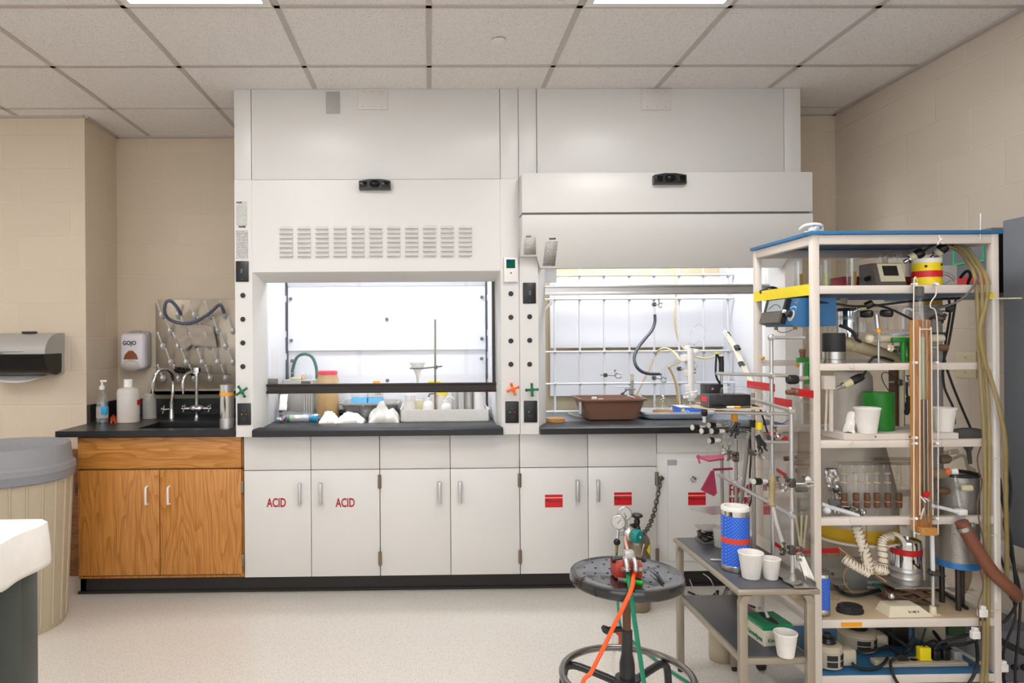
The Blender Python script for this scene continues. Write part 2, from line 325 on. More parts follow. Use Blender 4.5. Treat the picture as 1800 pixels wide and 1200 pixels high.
M['tile'] = speckle('acoustic tile', '#ebe7e4', '#c2bab4', .9, 150, .63, bump=.35)
M['tub_steel'] = mat('enamel steel', '#c9cbce', .3, .1)
# ================================================================= THE ROOM
CEIL = 2.7214
YB, YCOL, XCOL, XR = 4.566, 4.148, -2.045, 2.445     # alcove wall, pier face, pier side, right wall
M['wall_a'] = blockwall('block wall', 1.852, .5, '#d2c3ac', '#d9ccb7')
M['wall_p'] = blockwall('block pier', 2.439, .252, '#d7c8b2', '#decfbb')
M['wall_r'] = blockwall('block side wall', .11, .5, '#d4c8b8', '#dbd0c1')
struct(B().box(-5, 2.6, -2.6, 4.8, -.06, 0).build('floor', M['floor']))
struct(B().box(-5, 2.6, -2.6, 4.8, CEIL, CEIL + .05).build('ceiling', M['tile']))
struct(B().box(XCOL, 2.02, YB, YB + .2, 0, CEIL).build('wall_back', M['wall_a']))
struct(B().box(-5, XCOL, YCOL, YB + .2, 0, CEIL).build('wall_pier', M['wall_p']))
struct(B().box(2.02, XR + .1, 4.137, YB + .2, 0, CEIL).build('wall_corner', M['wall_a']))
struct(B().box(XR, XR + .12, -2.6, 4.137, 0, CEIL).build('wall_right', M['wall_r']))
struct(B().box(-5.1, -5, -2.6, 4.8, 0, CEIL).build('wall_left', M['white_matte']))
struct(B().box(-5, 2.6, -2.7, -2.6, 0, .8).box(-5, 2.6, -2.7, -2.6, 2.5, CEIL).box(-5, -4.2, -2.7, -2.6, .8, 2.5).box(2.1, 2.6, -2.7, -2.6, .8, 2.5).build('wall_front', M['white_matte']))
b = B()
for k in range(5):
    x = -4.2 + 6.3 * k / 4; b.box(x - .03, x + .03, -2.69, -2.61, .8, 2.5)
struct(b.box(-4.2, 2.1, -2.69, -2.61, .8, .86).box(-4.2, 2.1, -2.69, -2.61, 2.44, 2.5).build('fill_window_1', M['white_plastic']))  # made-up window behind the camera, added for soft frontal fill light
struct(B().box(-4.2, 2.1, -2.652, -2.648, .86, 2.44).build('fill_window_2', M['pane']))  # glass pane of that added fill window
ld = bpy.data.lights.new('fill_window_portal', 'AREA'); ld.shape = 'RECTANGLE'; ld.size = 6.3; ld.size_y = 1.7; ld.cycles.is_portal = True  # samples daylight through the added fill window
lo = bpy.data.objects.new('fill_window_portal', ld); COL.objects.link(lo); lo.location = (-1.05, -2.72, 1.65); lo.rotation_euler = (PI / 2, 0, 0)
# ceiling grid of lay-in tees
T = .6096; GX = [-.6067 + T * k for k in range(-7, 6)]; GY = [2.7897 + T * k for k in range(-8, 4)]
def clear_tee(b, x0, x1, y0, y1):
    b.box(x0, x1, y0, y1, CEIL - .004, CEIL + .002)
b = B()
for x in GX:
    if x > XR: continue
    y1 = YB if XCOL < x < -1.04 else (3.695 if -1.04 < x < 2.01 else (YCOL if x < XCOL else 4.137))
    clear_tee(b, x - .012, x + .012, -2.6, y1)
for y in GY:
    if y < 3.69: clear_tee(b, -5, XR, y - .012, y + .012)
    else:
        clear_tee(b, -5 if y < YCOL else XCOL, -1.045, y - .006, y + .006)
        if y < 4.13: clear_tee(b, 2.012, XR, y - .006, y + .006)
struct(b.build('ceiling_trim', M['ceiling_tee']))
b = B()
w = .022
b.box(XR - w, XR, -2.6, 4.137, CEIL - .012, CEIL).box(2.012, XR, 4.137 - w, 4.137, CEIL - .012, CEIL).box(XCOL, -1.045, YB - w, YB, CEIL - .012, CEIL)
b.box(XCOL, XCOL + w, YCOL, YB, CEIL - .012, CEIL).box(-5, XCOL, YCOL - w, YCOL, CEIL - .012, CEIL)
struct(b.build('trim_1', M['ceiling_tee']))
# troffers
M['troffer'] = emit('troffer diffuser', '#faf7f6', 19)
def troffer(x0, y0, label):
    x1, y1 = x0 + T - .03, y0 + 2 * T - .03
    t = thing('ceiling_light', label, 'light', ((x0 + x1) / 2, (y0 + y1) / 2, CEIL), 'ceiling troffers')
    z = CEIL - .012
    B().box(x0, x1, y0, y0 + .03, z, CEIL - .001).box(x0, x1, y1 - .03, y1, z, CEIL - .001).box(x0, x0 + .03, y0 + .03, y1 - .03, z, CEIL - .001).box(x1 - .03, x1, y0 + .03, y1 - .03, z, CEIL - .001).build('frame', M['white_plastic'], t)
    B().box(x0 + .03, x1 - .03, y0 + .03, y1 - .03, z + .004, CEIL - .002).build('diffuser', M['troffer'], t)
ox, oy = .015, .015
troffer(GX[6] + ox, GY[6] + oy, 'bright ceiling light panel above the paper towel dispenser')
troffer(GX[9] + T * 0 + ox, GY[6] + oy, 'bright ceiling light panel in front of the tilted-front fume hood')
troffer(GX[6] + ox, GY[2] + oy, 'ceiling light panel above the camera side aisle')
troffer(GX[9] + ox, GY[2] + oy, 'ceiling light panel behind the camera by the side wall')
troffer(GX[2] + ox, GY[6] + oy, 'ceiling light panel far along the towel dispenser wall')
# concealed sprinkler
c = atz(876, 69, CEIL)
t = thing('sprinkler_cover', 'round white sprinkler cover plate in a ceiling tile', 'sprinkler', c)
B().disc(c + Vector((0, 0, -.012)), .031, .008, n=28, bev=.002).build('cover_plate', M['white_plastic'], t)
B().disc(c + Vector((0, 0, -.004)), .022, .004, n=20).build('collar', M['dark_metal'], t)
# toe kick
struct(B().box(-1.93, 2.0, 3.835, 3.86, 0, .103).box(-1.93, -1.9, 3.835, 4.4, 0, .103).box(-1.94, 2.0, 3.826, 3.836, 0, .014).build('baseboard_cabinets', M['black_kick']))
# raceway, plate and boxes on the right wall
t = thing('wall_raceway', 'two-channel pale metal raceway along the lower side wall', 'raceway', (XR, 2.3, .45))
for z0, z1 in ((.44, .52), (.345, .405)):
    B().box(XR - .045, XR, .4, 4.1, z0, z1, .006).build('channel', M['raceway'], t)
p = at(1701, 641, 2.98)
p = atx(1700, 641, XR)
t = thing('wall_plate', 'tall cream blank wall plate on the side wall behind the rack', 'wall plate', p)
B().box(XR - .008, XR, p.y - .06, p.y + .06, p.z - .06, p.z + .06, .003).build('plate', M['plate_cream'], t)
for dz in (-.035, .035): B().disc((XR - .0105, p.y, p.z + dz), .004, .003, (1, 0, 0), 10).build('screw', M['steel'], t)
t = thing('switch_box', 'grey electrical box with green tape on the side wall behind the rack', 'electrical box', (2.34, 2.86, 1.54))
B().box(2.24, XR, 2.73, 3.0, 1.535, 1.81, .004).build('body', M['wall_box'], t)
note(B().box(2.236, 2.24, 2.765, 2.77, 1.68, 1.79).box(2.236, 2.24, 2.77, 2.93, 1.68, 1.685).box(2.236, 2.24, 2.925, 2.93, 1.685, 1.79).build('tape', M['green_tape'], t), 'green tape outline')
note(B().box(2.236, 2.24, 2.74, 2.995, 1.595, 1.625).build('stripe', M['red_tape'], t), 'red stripe')
B().box(2.248, XR - .01, 2.7285, 2.73, 1.55, 1.8).build('end_plate', M['black_plastic'], t)
t = thing('wall_cabinet', 'large plain grey cabinet on the side wall in front of the rack corner', 'cabinet', (2.33, 2.2, .585))
B().box(2.2, XR, 1.55, 2.63, .585, 1.82, .006).build('body', M['wall_box_near'], t)
B().box(2.193, 2.2, 1.56, 2.62, .6, 1.805, .003).build('door', M['wall_box_near'], t)
# oak filler panel below the counter overhang
t = thing('filler_panel', 'dark oak filler panel on the wall between trash can and sink cabinet', 'panel', (-2.1, 4.13, 0))
B().box(-2.3, -1.91, 4.12, 4.146, 0, .747, .002).build('board', M['oak_dark'], t)
B().box(-2.3, -1.91, 4.117, 4.121, .705, .747).build('top_rail', M['oak_dark'], t)

# ================================================================= SINK CORNER
t = thing('sink_cabinet', 'two-door oak cabinet under the black sink counter', 'cabinet', (-1.46, 3.75, .1))
XA, XB = -1.905, -1.018
B().box(XA, XB, 3.77, 4.5, .103, .115).box(XA, XA + .018, 3.768, 4.5, .115, .872).box(XB - .018, XB, 3.768, 4.5, .115, .872).box(XA, XB, 4.48, 4.5, .115, .872).box(XA, XB, 3.768, 3.79, .855, .872).box(XA, XB, 3.768, 3.79, .684, .694).build('carcass', M['oak'], t)
B().box(XA + .008, XB - .006, 3.748, 3.768, .698, .866, .002).build('apron_panel', M['oak_h'], t)
xm = -1.462
for x0, x1, hx in ((XA + .008, xm - .002, -1.526), (xm + .002, XB - .006, -1.408)):
    d = B().box(x0, x1, 3.748, 3.768, .125, .69, .002).build('door', M['oak'], t)
    z = .555
    note(B().tube([(hx, 3.748, z - .048), (hx, 3.724, z - .044), (hx, 3.720, z - .03), (hx, 3.720, z + .03), (hx, 3.724, z + .044), (hx, 3.748, z + .048)], .006, 8, 3).build('handle', M['white_plastic'], d), 'white bow handle')
for x in (XA + .001, XB):
    for z in (.2, .595): B().box(x - .006, x + .006, 3.742, 3.752, z - .032, z + .032, .002).build('hinge', M['hinge'], t)
# counter with basin
t = thing('sink_counter', 'black epoxy counter with sink basin and backsplash over the oak cabinet', 'counter', (-1.5, 3.72, .875))
XL = at(97, 762, 3.715).x; XH = -1.045; YFc = 3.715; ZT = .906
pb = atz(210, 754, ZT); pc = atz(388, 754, ZT); pd = atz(262, 738, ZT)
bx0, bx1, by0, by1 = -1.60, -1.1, 3.81, 4.12
b = B()
b.prism([(XL, YFc), (bx0, YFc), (bx0, YB - .02), (XCOL + .004, YB - .02), (XCOL + .004, YCOL - .004), (XL, YCOL - .004)], 'z', .874, ZT)
b.box(bx0, bx1, YFc, by0, .874, ZT).box(bx0, bx1, by1, YB - .02, .874, ZT).box(bx1, XH, YFc, YB - .02, .874, ZT)
b.build('countertop', M['black_epoxy'], t)
B().box(bx0 - .012, bx1 + .012, by0 - .012, by0, .72, .874).box(bx0 - .012, bx1 + .012, by1, by1 + .012, .72, .874).box(bx0 - .012, bx0, by0, by1, .72, .874).box(bx1, bx1 + .012, by0, by1, .72, .874).box(bx0, bx1, by0, by1, .712, .722).build('basin', M['black_epoxy'], t)
B().box(XCOL + .004, XH, YB - .02, YB - .002, ZT, ZT + .1).box(XCOL + .003, XCOL + .022, YCOL, YB - .02, ZT, ZT + .1).build('backsplash', M['black_epoxy'], t)
# paper towel dispenser on the pier
Yt = YCOL
x0, x1 = at(-25, 640, Yt - .1).x, at(114, 620, Yt).x
t = thing('towel_dispenser', 'grey paper towel dispenser with smoked lower cover on the pier', 'dispenser', ((x0 + x1) / 2, Yt, 1.3))
zt, zm, zb = at(60, 585, Yt - .1).z, at(60, 622, Yt - .2).z, at(60, 660, Yt - .18).z
arc = [(Yt, zt + .0)] + [(Yt - .06 - .155 * math.sin(a), zm + (zt - zm) * math.cos(a)) for a in [i * PI / 16 for i in range(9)]] + [(Yt, zm)]
B().prism(arc, 'x', x0, x1).build('housing', M['grey_plastic'], t)
arc = [(Yt - .005, zm)] + [(Yt - .095 - .12 * math.cos(i * PI / 20), zm - (zm - zb) * math.sin(i * PI / 20)) for i in range(14)] + [(Yt - .005, zm - .03)]
note(B().prism(arc, 'x', x0 + .003, x1 - .003).build('cover', M['smoke'], t), 'smoked see-through lower cover')
B().box(x0 + .01, x1 - .002, Yt - .03, Yt, zb + .005, zm).build('back_plate', M['grey_plastic'], t)
B().box(x1 - .19, x1 - .115, Yt - .11, Yt - .08, zt - .003, zt + .009, .002).build('latch', M['ink'], t)
B().box(x0 + .003, x1 - .12, Yt - .2155, Yt - .2145, zm + .012, zm + .014).build('seam', M['grey_dark'], t)
B().grid(lambda u, v: (x0 + .03 + (x1 - x0 - .09) * u, Yt - .06 - .05 * v + .015 * math.sin(u * 3), zb + .004 - .045 * v * math.sin(PI * (u * .8 + .15)) - .004), 10, 4).build('paper_towel', M['paper'], t, solid=.001)
pl = at(10, 617, Yt - .22)
text('maker_mark', 'Kimberly-Clark', (x0 + .135, Yt - .2165, zm + .006), .011, M['ink'], t)
# soap dispenser
Yt = YB; cx = at(233.5, 620, Yt - .1).x; zt, zb = at(236, 583, Yt - .08).z, at(236, 655, Yt - .1).z; hw = m(22.5, Yt) * .95
t = thing('soap_dispenser', 'white wall soap dispenser with amber window beside the sink', 'dispenser', (cx, Yt, zb))
prof = [(Yt, zb + .03), (Yt - .11, zb + .012), (Yt - .12, zb + .09), (Yt - .118, zt - .05), (Yt - .095, zt - .012), (Yt - .06, zt), (Yt, zt)]
B().box(cx - hw + .014, cx + hw + .004, Yt - .055, Yt, zb + .035, zt + .002, .02, 3).build('back_plate', M['grey_plastic'], t)
B().box(cx - hw, cx + hw, Yt - .12, Yt - .03, zb + .02, zt - .008, .03, 4).build('cover', M['soap_white'], t)
B().lathe([(0, 0), (.062, 0), (.058, .016), (.04, .026), (0, .028)], (cx - .006, Yt - .105, zb + .048), 28, (0, -1, -.35), (1, .62)).build('push_button', M['grey_light'], t)
wz = at(236, 626, Yt - .12).z
B().prism([(cx - .05, wz - .02), (cx + .042, wz - .02), (cx + .032, wz + .012), (cx + .008, wz + .036), (cx - .016, wz + .036), (cx - .04, wz + .012)], 'y', Yt - .1225, Yt - .119).build('window', M['amber'], t)
text('logo', 'GOJO', (cx - .012, Yt - .1215, at(229, 603, Yt - .12).z), .036, M['ink'], t, sx=.9, bold=.0012)
B().disc((cx + .0, Yt - .05, zt - .014), .03, .018, (0, -.2, 1), 20).build('lock', M['grey_plastic'], t)
# drying rack
Yt = YB - .002; P0, P1 = at(273, 527, Yt - .02), at(440, 685, Yt - .02)
t = thing('drying_rack', 'stainless drying board with white pegs above the faucets', 'drying rack', ((P0.x + P1.x) / 2, Yt, P1.z))
B().box(P0.x, -1.052, Yt - .018, Yt, P1.z, P0.z, .001).build('board', M['brushed'], t)
B().box(P0.x - .005, -1.052, Yt - .1, Yt, at(330, 693, Yt - .1).z, at(330, 687, Yt - .1).z).box(P0.x - .005, -1.052, Yt - .1, Yt - .095, at(330, 693, Yt - .1).z, at(330, 687, Yt - .1).z + .012).build('drip_trough', M['brushed'], t)
rows = [(554, [285, 314, 342, 369, 396]), (582, [300, 328, 356, 383, 410]), (609, [287, 314, 342, 369, 397]), (637, [301, 328, 356, 383, 410]), (665, [287, 315, 342, 370, 397])]
def peg_mesh():
    b = B(); b.lathe([(0, 0), (.017, 0), (.015, .012), (.008, .03), (0, .031)], (0, -.018, 0), 12, (0, -1, .35), (1, 1.4))
    b.tube([(0, -.03, .006), (-.013, -.075, .088)], .0052, 8); b.sph((-.013, -.075, .088), .0075, n=8); return b
peg0 = None
for y, xs in rows:
    for x in xs:
        q = at(x, y, Yt - .02)
        if peg0 is None:
            peg0 = peg_mesh().build('peg', M['white_plastic'], t); pm = peg0
            peg0.matrix_parent_inverse = Matrix.Translation(-t.location); peg0.location = q + Vector((0, .018 - .0, 0)); continue
        c = pm.copy(); COL.objects.link(c); c.parent = t; c.matrix_parent_inverse = pm.matrix_parent_inverse.copy(); c.location = q + Vector((0, .018, 0))
# hose on the pegs
pts = [(318, 552, .09), (312, 541, .13), (302, 530, .15), (293, 530, .16), (289, 541, .15), (291, 553, .13), (298, 561, .1), (312, 567, .08), (330, 568, .07), (350, 562, .08), (370, 549, .1), (383, 537, .12), (389, 537, .12), (394, 550, .09)]
tag(B().tube([at(x, y, Yt - d) for x, y, d in pts], .0105, 10, 4).build('rubber_hose', M['hose_grey']), 'slate blue rubber hose looped over the drying board pegs', 'hose')
def cloth_fn(P, amp, s, seed):        # bilinear sheet from four corners with folds
    a, b_, c, d = [Vector(p) for p in P]
    def f(u, v):
        q = a * (1 - u) * (1 - v) + b_ * u * (1 - v) + c * u * v + d * (1 - u) * v
        n = noise.noise(Vector((u * s, v * s, seed)))
        return q + Vector((noise.noise(Vector((u * s, v * s, seed + 5))) * amp * .5, n * amp, noise.noise(Vector((u * s, v * s, seed + 9))) * amp * .5))
    return f
tag(B().grid(cloth_fn([at(302, 588, Yt - .06), at(326, 571, Yt - .075), at(345, 600, Yt - .06), at(322, 618, Yt - .055)], .012, 4, 1), 10, 8).grid(cloth_fn([at(326, 571, Yt - .075), at(375, 572, Yt - .07), at(382, 611, Yt - .06), at(338, 609, Yt - .06)], .014, 4, 2), 12, 8).build('shop_towel', M['cloth_grey'], solid=.002), 'grey paper cloth draped over the drying board pegs', 'cloth')
# scrub brush
t = thing('bottle_brush', 'black bristle brush lying on pegs behind the faucets', 'brush', at(320, 651, Yt - .09))
b = B()
b.tube([at(308, 650, Yt - .09), at(334, 653, Yt - .09)], .013, 10)
for i in range(420):
    u = random.random(); a = random.random() * 2 * PI; c0 = at(308 + 26 * u, 650 + 3 * u, Yt - .09)
    b.tube([c0, c0 + Vector((random.uniform(-.004, .004), math.cos(a) * .022, math.sin(a) * .022))], .0011, 4)
b.tube([at(306, 650, Yt - .09), at(336, 653, Yt - .09)], .006, 8); b.build('bristles', M['black_rubber'], t)
B().tube([at(336, 653, Yt - .09), at(405, 658, Yt - .07)], .0025, 6).build('handle', M['steel'], t)
# faucets
ZS = ZT; ZT = ZS + .001
def pz(x, y): return atz(x, y, ZT)
Yf = 4.28
q = at(302, 737, Yf); bz = ZT + 0
t = thing('gooseneck_faucet', 'chrome gooseneck faucet with one side handle', 'faucet', (q.x, Yf, bz))
x0 = q.x
B().lathe([(0, 0), (.018, 0), (.016, .03), (.0125, .07), (.014, .1), (0, .1)], (x0, Yf, bz), 20).build('base', M['chrome'], t)
def fp(x, y, Y=Yf): return at(x, y, Y)
B().tube([(x0, Yf, bz + .09), fp(304, 690), fp(304, 668), fp(301, 655, Yf - .03), fp(294, 649, Yf - .05), fp(284, 649, Yf - .08), fp(276, 655, Yf - .1), fp(271, 668, Yf - .11), fp(270, 676, Yf - .11)], .0112, 12, 6).build('spout', M['chrome'], t)
B().cyl(fp(270, 670, Yf - .11), fp(269, 682, Yf - .11), .0145).cyl(fp(269, 682, Yf - .11), fp(269, 692, Yf - .11), .010, .006).build('serrated_tip', M['chrome'], t)
h = B().cyl((x0, Yf, fp(300, 719).z), fp(289, 720), .007).build('handle_stem', M['chrome'], t)
cxh = fp(287, 720)
b = B()
for k in range(4): b.tube([cxh, cxh + Vector((0, math.sin(k * PI / 2 + .4), math.cos(k * PI / 2 + .4))) * .026], .0055, 8)
b.cyl(cxh + Vector((-.01, 0, 0)), cxh + Vector((.012, 0, 0)), .009); b.build('cross_handle', M['chrome'], t)
q = at(346, 736, Yf); x0 = q.x
t = thing('mixing_faucet', 'chrome mixing faucet with two cross handles and angled spout', 'faucet', (x0, Yf, bz))
B().lathe([(0, 0), (.017, 0), (.013, .012), (.012, .035), (.018, .045), (.018, .055), (0, .056)], (x0, Yf, bz), 20).build('base', M['chrome'], t)
zc = fp(346, 718).z
B().sph((x0, Yf, zc), .024, (2.0, 1, 1), 20).cyl((x0 - .07, Yf, zc), (x0 + .07, Yf, zc), .011).build('valve_body', M['chrome'], t)
for s in (-1, 1):
    c = Vector((x0 + s * .078, Yf, zc)); b = B().cyl(c - Vector((s * .015, 0, 0)), c + Vector((s * .012, 0, 0)), .01)
    for k in range(4): b.tube([c, c + Vector((0, math.sin(k * PI / 2 + .7), math.cos(k * PI / 2 + .7))) * .027], .0055, 8)
    b.build('cross_handle', M['chrome'], t)
B().cyl((x0, Yf, zc + .02), fp(346, 655), .0105).build('column', M['chrome'], t)
B().cyl(fp(346, 661), fp(346, 654), .017).cyl(fp(346, 654), fp(346, 646), .022, n=8).cyl(fp(350, 655), fp(336, 657), .015).build('vacuum_breaker', M['chrome'], t)
B().tube([fp(342, 656), fp(334, 655, Yf - .02), fp(326, 660, Yf - .05), fp(322, 670, Yf - .06), fp(322, 678, Yf - .06)], .0112, 12, 5).cyl(fp(322, 674, Yf - .06), fp(322, 682, Yf - .06), .0135).cyl(fp(322, 682, Yf - .06), fp(322, 692, Yf - .06), .0095, .006).build('spout', M['chrome'], t)
# bottles by the sink
def bottle(name, label, base, r, prof, mt, cap=None, capm=None, n=24, sq=None):
    t = thing(name, label, 'bottle', base)
    B().lathe(prof, base, n, sq=sq).build('bottle_body', mt, t)
    if cap: B().lathe(cap, base, n).build('cap', capm, t)
    return t
q = atz(180, 743, ZT); r = .034; hz = at(180, 688, q.y).z - ZT
t = thing('sanitizer_bottle', 'clear pump bottle with blue label at the counter edge', 'bottle', q)
B().lathe([(0, 0), (r, 0), (r, .08), (r * .97, .13), (r * .7, .165), (.013, .185), (.013, .2)], q, 24, sq=(1, .7)).build('bottle_body', M['clear_plastic'], t)
B().lathe([(0, .004), (r * .9, .004), (r * .9, .125), (0, .126)], q, 24, sq=(.95, .65)).build('gel', M['clear_bag'], t)
B().lathe([(r * 1.02, .03), (r * 1.02, .095)], q, 24, sq=(1, .72)).build('label_back', M['hdpe_clear'], t)
B().box(q.x + .004, q.x + .036, q.y - r * .74, q.y - r * .3, ZT + .05, ZT + .098, .002).build('label', M['blue_label'], t)
B().lathe([(0, .195), (.015, .195), (.015, .215), (.006, .22), (.006, .238), (.011, .24), (.011, .25), (0, .25)], q, 16).box(q.x, q.x + .026, q.y - .005, q.y + .005, ZT + .24, ZT + .25).build('pump', M['white_plastic'], t)
q = atz(226, 741, ZT)
t = thing('jug_bottle', 'large milky plastic bottle with white cap below the soap dispenser', 'bottle', q); r = .063; k = at(226, 680, q.y).z - ZT
B().lathe([(0, 0), (r, 0), (r, .05), (r, k - .03), (r * .93, k - .012), (.024, k), (.024, k + .01), (0, k + .01)], q, 28).build('bottle_body', M['hdpe'], t)
B().lathe([(0, k + .0), (.025, k), (.025, k + .046), (0, k + .046)], q, 20).build('cap', M['white_matte'], t)
B().lathe([(0, .003), (r * .96, .003), (r * .96, .05), (0, .05)], q, 24).build('liquid', M['liquid_tan'], t)
B().box(q.x + r * .8, q.x + r * 1.02, q.y - .02, q.y + .02, ZT + .1, ZT + .13).build('hazard_tag', M['red_tape'], t)
q = atz(263, 735, ZT)
t = thing('small_bottle', 'small clear plastic bottle behind the gooseneck faucet', 'bottle', q); r = .04; k = at(263, 695, q.y).z - ZT
B().lathe([(0, 0), (r, 0), (r, k - .03), (r * .7, k - .005), (.03, k)], q, 24).build('bottle_body', M['hdpe_clear'], t)
B().lathe([(0, k), (.032, k), (.032, k + .012), (0, k + .012)], q, 20).build('cap', M['hdpe_clear'], t)
tag(B().grid(lambda u, v: atz(194 + 10 * u, 742 - 12 * v + 2 * math.sin(u * 9), ZT + .004) + Vector((0, 0, .012 * (1 + noise.noise(Vector((u * 6, v * 5, 3)))) * math.sin(PI * u) * math.sin(PI * v))), 14, 6).build('orange_cloth', M['orange'], solid=.002), 'crumpled orange cloth behind the milky plastic bottle', 'cloth')
q = atz(399, 752, ZT); q.x = min(q.x, -1.11)
t = thing('dewar_flask', 'shiny steel flask with yellow tape beside the hood post', 'flask', q); r = .038; k = .235
B().lathe([(0, 0), (r, 0), (r, .055), (0, .055)], q, 28).build('base', M['alu'], t)
B().lathe([(0, .055), (r * .97, .055), (r * .97, k), (r * .9, k + .003), (r * .88, k - .05), (0, k - .06)], q, 28).build('body', M['chrome'], t)
note(B().lathe([(r * .985, k - .058), (r * 1.0, k - .058), (r * 1.0, k - .04), (r * .985, k - .04)], q, 28).build('tape', M['yellow_tape'], t), 'yellow tape band')
ZT = ZS
# trash can
q = Vector((at(20, 1000, 3.42).x, 3.42, 0)); r = .27
t = thing('trash_can', 'round beige trash can with grey funnel lid', 'trash can', q)
z1 = at(60, 832, 3.16).z - .02
prof = [(0, .02), (r * .86, .0), (r * .87, .01), (r * .99, z1 - .02), (r * .99, z1)]
b = B(); b.lathe(prof, q, 48)
b.build('body', M['trash_beige'], t)
b = B()
for i in range(24):
    a = 2 * PI * i / 24; p0 = q + Vector((math.cos(a) * r * .878, math.sin(a) * r * .878, .03)); p1 = q + Vector((math.cos(a) * r * .985, math.sin(a) * r * .985, z1 - .05))
    b.tube([p0, p1], .006, 5)
b.build('rib', M['trash_beige'], t)
z2 = z1 + .115
B().lathe([(r * 1.0, z1 - .012), (r * 1.05, z1 - .01), (r * 1.05, z1 + .02), (r * 1.0, z1 + .03), (r * .965, z2), (r * .9, z2), (r * .7, z2 - .05), (r * .4, z2 - .07)], q, 48).build('lid', M['trash_grey'], t)
b = B()
for i in range(28):
    a = 2 * PI * i / 28
    if i % 7 in (0, 1): continue
    b.box(-.008, .008, -.002, .002, 0, .05); b.bm.verts.ensure_lookup_table()
    R = Matrix.Rotation(a, 4, 'Z') @ Matrix.Translation((0, r * .8, z2 - .045)) @ Matrix.Rotation(math.radians(-50), 4, 'X')
    for v in b.bm.verts[-8:]: v.co = R @ v.co + q
b.build('slot_print', M['ink'], t)
B().lathe([(r * 1.005, z1 - .05), (r * 1.035, z1 - .045), (r * 1.06, z1 - .008), (r * 1.0, z1 - .005)], q, 48).build('bag', M['bag'], t)
# bench corner in front
zt = .92; cn = atz(69, 914, zt); XE, YE = cn.x, cn.y
t = thing('lab_bench', 'grey steel bench corner with a square leg', 'bench', (XE - .04, YE - .04, 0))
B().box(XE - .076, XE + .0, YE - .08, YE - .008, 0, zt - .03, .003).build('leg', M['bench_grey'], t)
B().box(XE - .06, XE - .012, .5, YE - .08, zt - .11, zt - .03).build('side_rail', M['bench_grey'], t)
B().box(-2.4, XE - .075, YE - .06, YE - .015, zt - .11, zt - .03).build('end_rail', M['bench_grey'], t)
B().box(-2.4, XE, .5, YE, zt - .03, zt, .002).build('top', M['bench_top'], t)
zp = zt + .003
def sheet(u, v):                     # lies on the bench top and hangs over its long edge
    Y = YE + .0 - .62 * v; hang = .125 * (1 - .55 * max(0, v - .3) ** 1.2) if v < .36 else .125 * max(0, (.46 - v) / .1) ** .6
    d = -.30 + (.30 + hang) * u
    X = XE + d; z = zp
    if d > 0: z = zp - max(0, d - .012); X = XE + min(d, .016)
    if d > .016: X = XE + .018 + .012 * math.sin(d * 14) + .005 * math.sin(v * 22)
    return (X, Y, z)
tag(B().grid(sheet, 36, 40).build('paper_sheet', M['paper'], solid=.0008), 'white paper sheet draped over the corner of the grey bench', 'paper')
# ================================================================= FUME HOODS
M['work_blue'] = mat('blue grey worktop', '#76828f', .3)
M['print_grey'] = fineprint('fine print', '#5b5b5e', '#d9d6d0', 190, 420)
M['print_green'] = fineprint('fine print pale', '#9aa196', '#d3d0ca', 150, 300)
M['plate_white'] = mat('cover plate white', '#d5d1cd', .4)
M['lamp'] = emit('hood lamp', '#f5f7ff', 44)
X0, X1, X2 = -1.038, .480, 2.006
YH, ZB = 3.705, .872         # post face, top of base cabinets
def outlet(t, c, w=.072, h=.116, leds=True, switch=False):
    o = B().box(c.x - w / 2, c.x + w / 2, c.y - .007, c.y, c.z - h / 2, c.z + h / 2, .003).build('switch_plate' if switch else 'outlet_plate', M['black_plastic'], t)
    y = c.y - .0075
    if switch:
        B().box(c.x - .006, c.x + .006, y - .01, y, c.z - .012, c.z + .012, .001).disc((c.x, y + .0, c.z + .042), .003, .002, (0, -1, 0), 8).disc((c.x, y, c.z - .042), .003, .002, (0, -1, 0), 8).build('toggle', M['grey_dark'], o)
    else:
        b = B().box(c.x - .017, c.x + .017, y - .002, y + .001, c.z - .034, c.z + .034, .001)
        b.build('receptacle', M['black_rubber'], o)
        b = B()
        for s in (-1, 1):
            for dx in (-.006, .006): b.box(c.x + dx - .001, c.x + dx + .001, y - .003, y - .0015, c.z + s * .022 - .004, c.z + s * .022 + .004)
            b.disc((c.x, y - .0015, c.z + s * .022 - .009), .002, .001, (0, -1, 0), 8)
        b.build('slot_print', M['grey_dark'], o)
        if leds:
            B().disc((c.x - .011, y - .001, c.z), .003, .003, (0, -1, 0), 8).build('green_led', M['led_green'], o)
            if leds == 2: B().disc((c.x + .012, y - .001, c.z), .003, .003, (0, -1, 0), 8).build('red_led', M['led_on'], o)
M['led_green'] = emit('green led', '#7bd43a', 1.2); M['led_on'] = emit('red led', '#ff2a3a', 1.2)
M['led_digits'] = emit('red digits', '#ff3b52', 1.6); M['lcd_on'] = emit('lcd', '#2f8f6c', .55); M['lcd_blue'] = emit('lcd corner', '#2b6fb0', .55)
def plug(t, c): B().lathe([(0, 0), (.0135, 0), (.0135, .003), (.011, .006), (0, .007)], c, 18, (0, -1, 0)).build('hole_plug', M['black_plastic'], t)
def valve(t, c, mt, a0):
    h = B().cyl(c, c + Vector((0, -.03, 0)), .006).build('valve_stem', M['chrome'], t)
    b = B(); cc = c + Vector((0, -.034, 0)); b.disc(cc + Vector((0, .008, 0)), .011, .018, (0, -1, 0), 16, .003)
    for k in range(4):
        a = a0 + k * PI / 2; d = Vector((math.cos(a), 0, math.sin(a)))
        b.tube([cc + d * .006, cc + d * .02, cc + d * .033 + Vector((0, -.006, 0))], [.0075, .006, .0085], 8)
    b.build('valve_handle', mt, h)
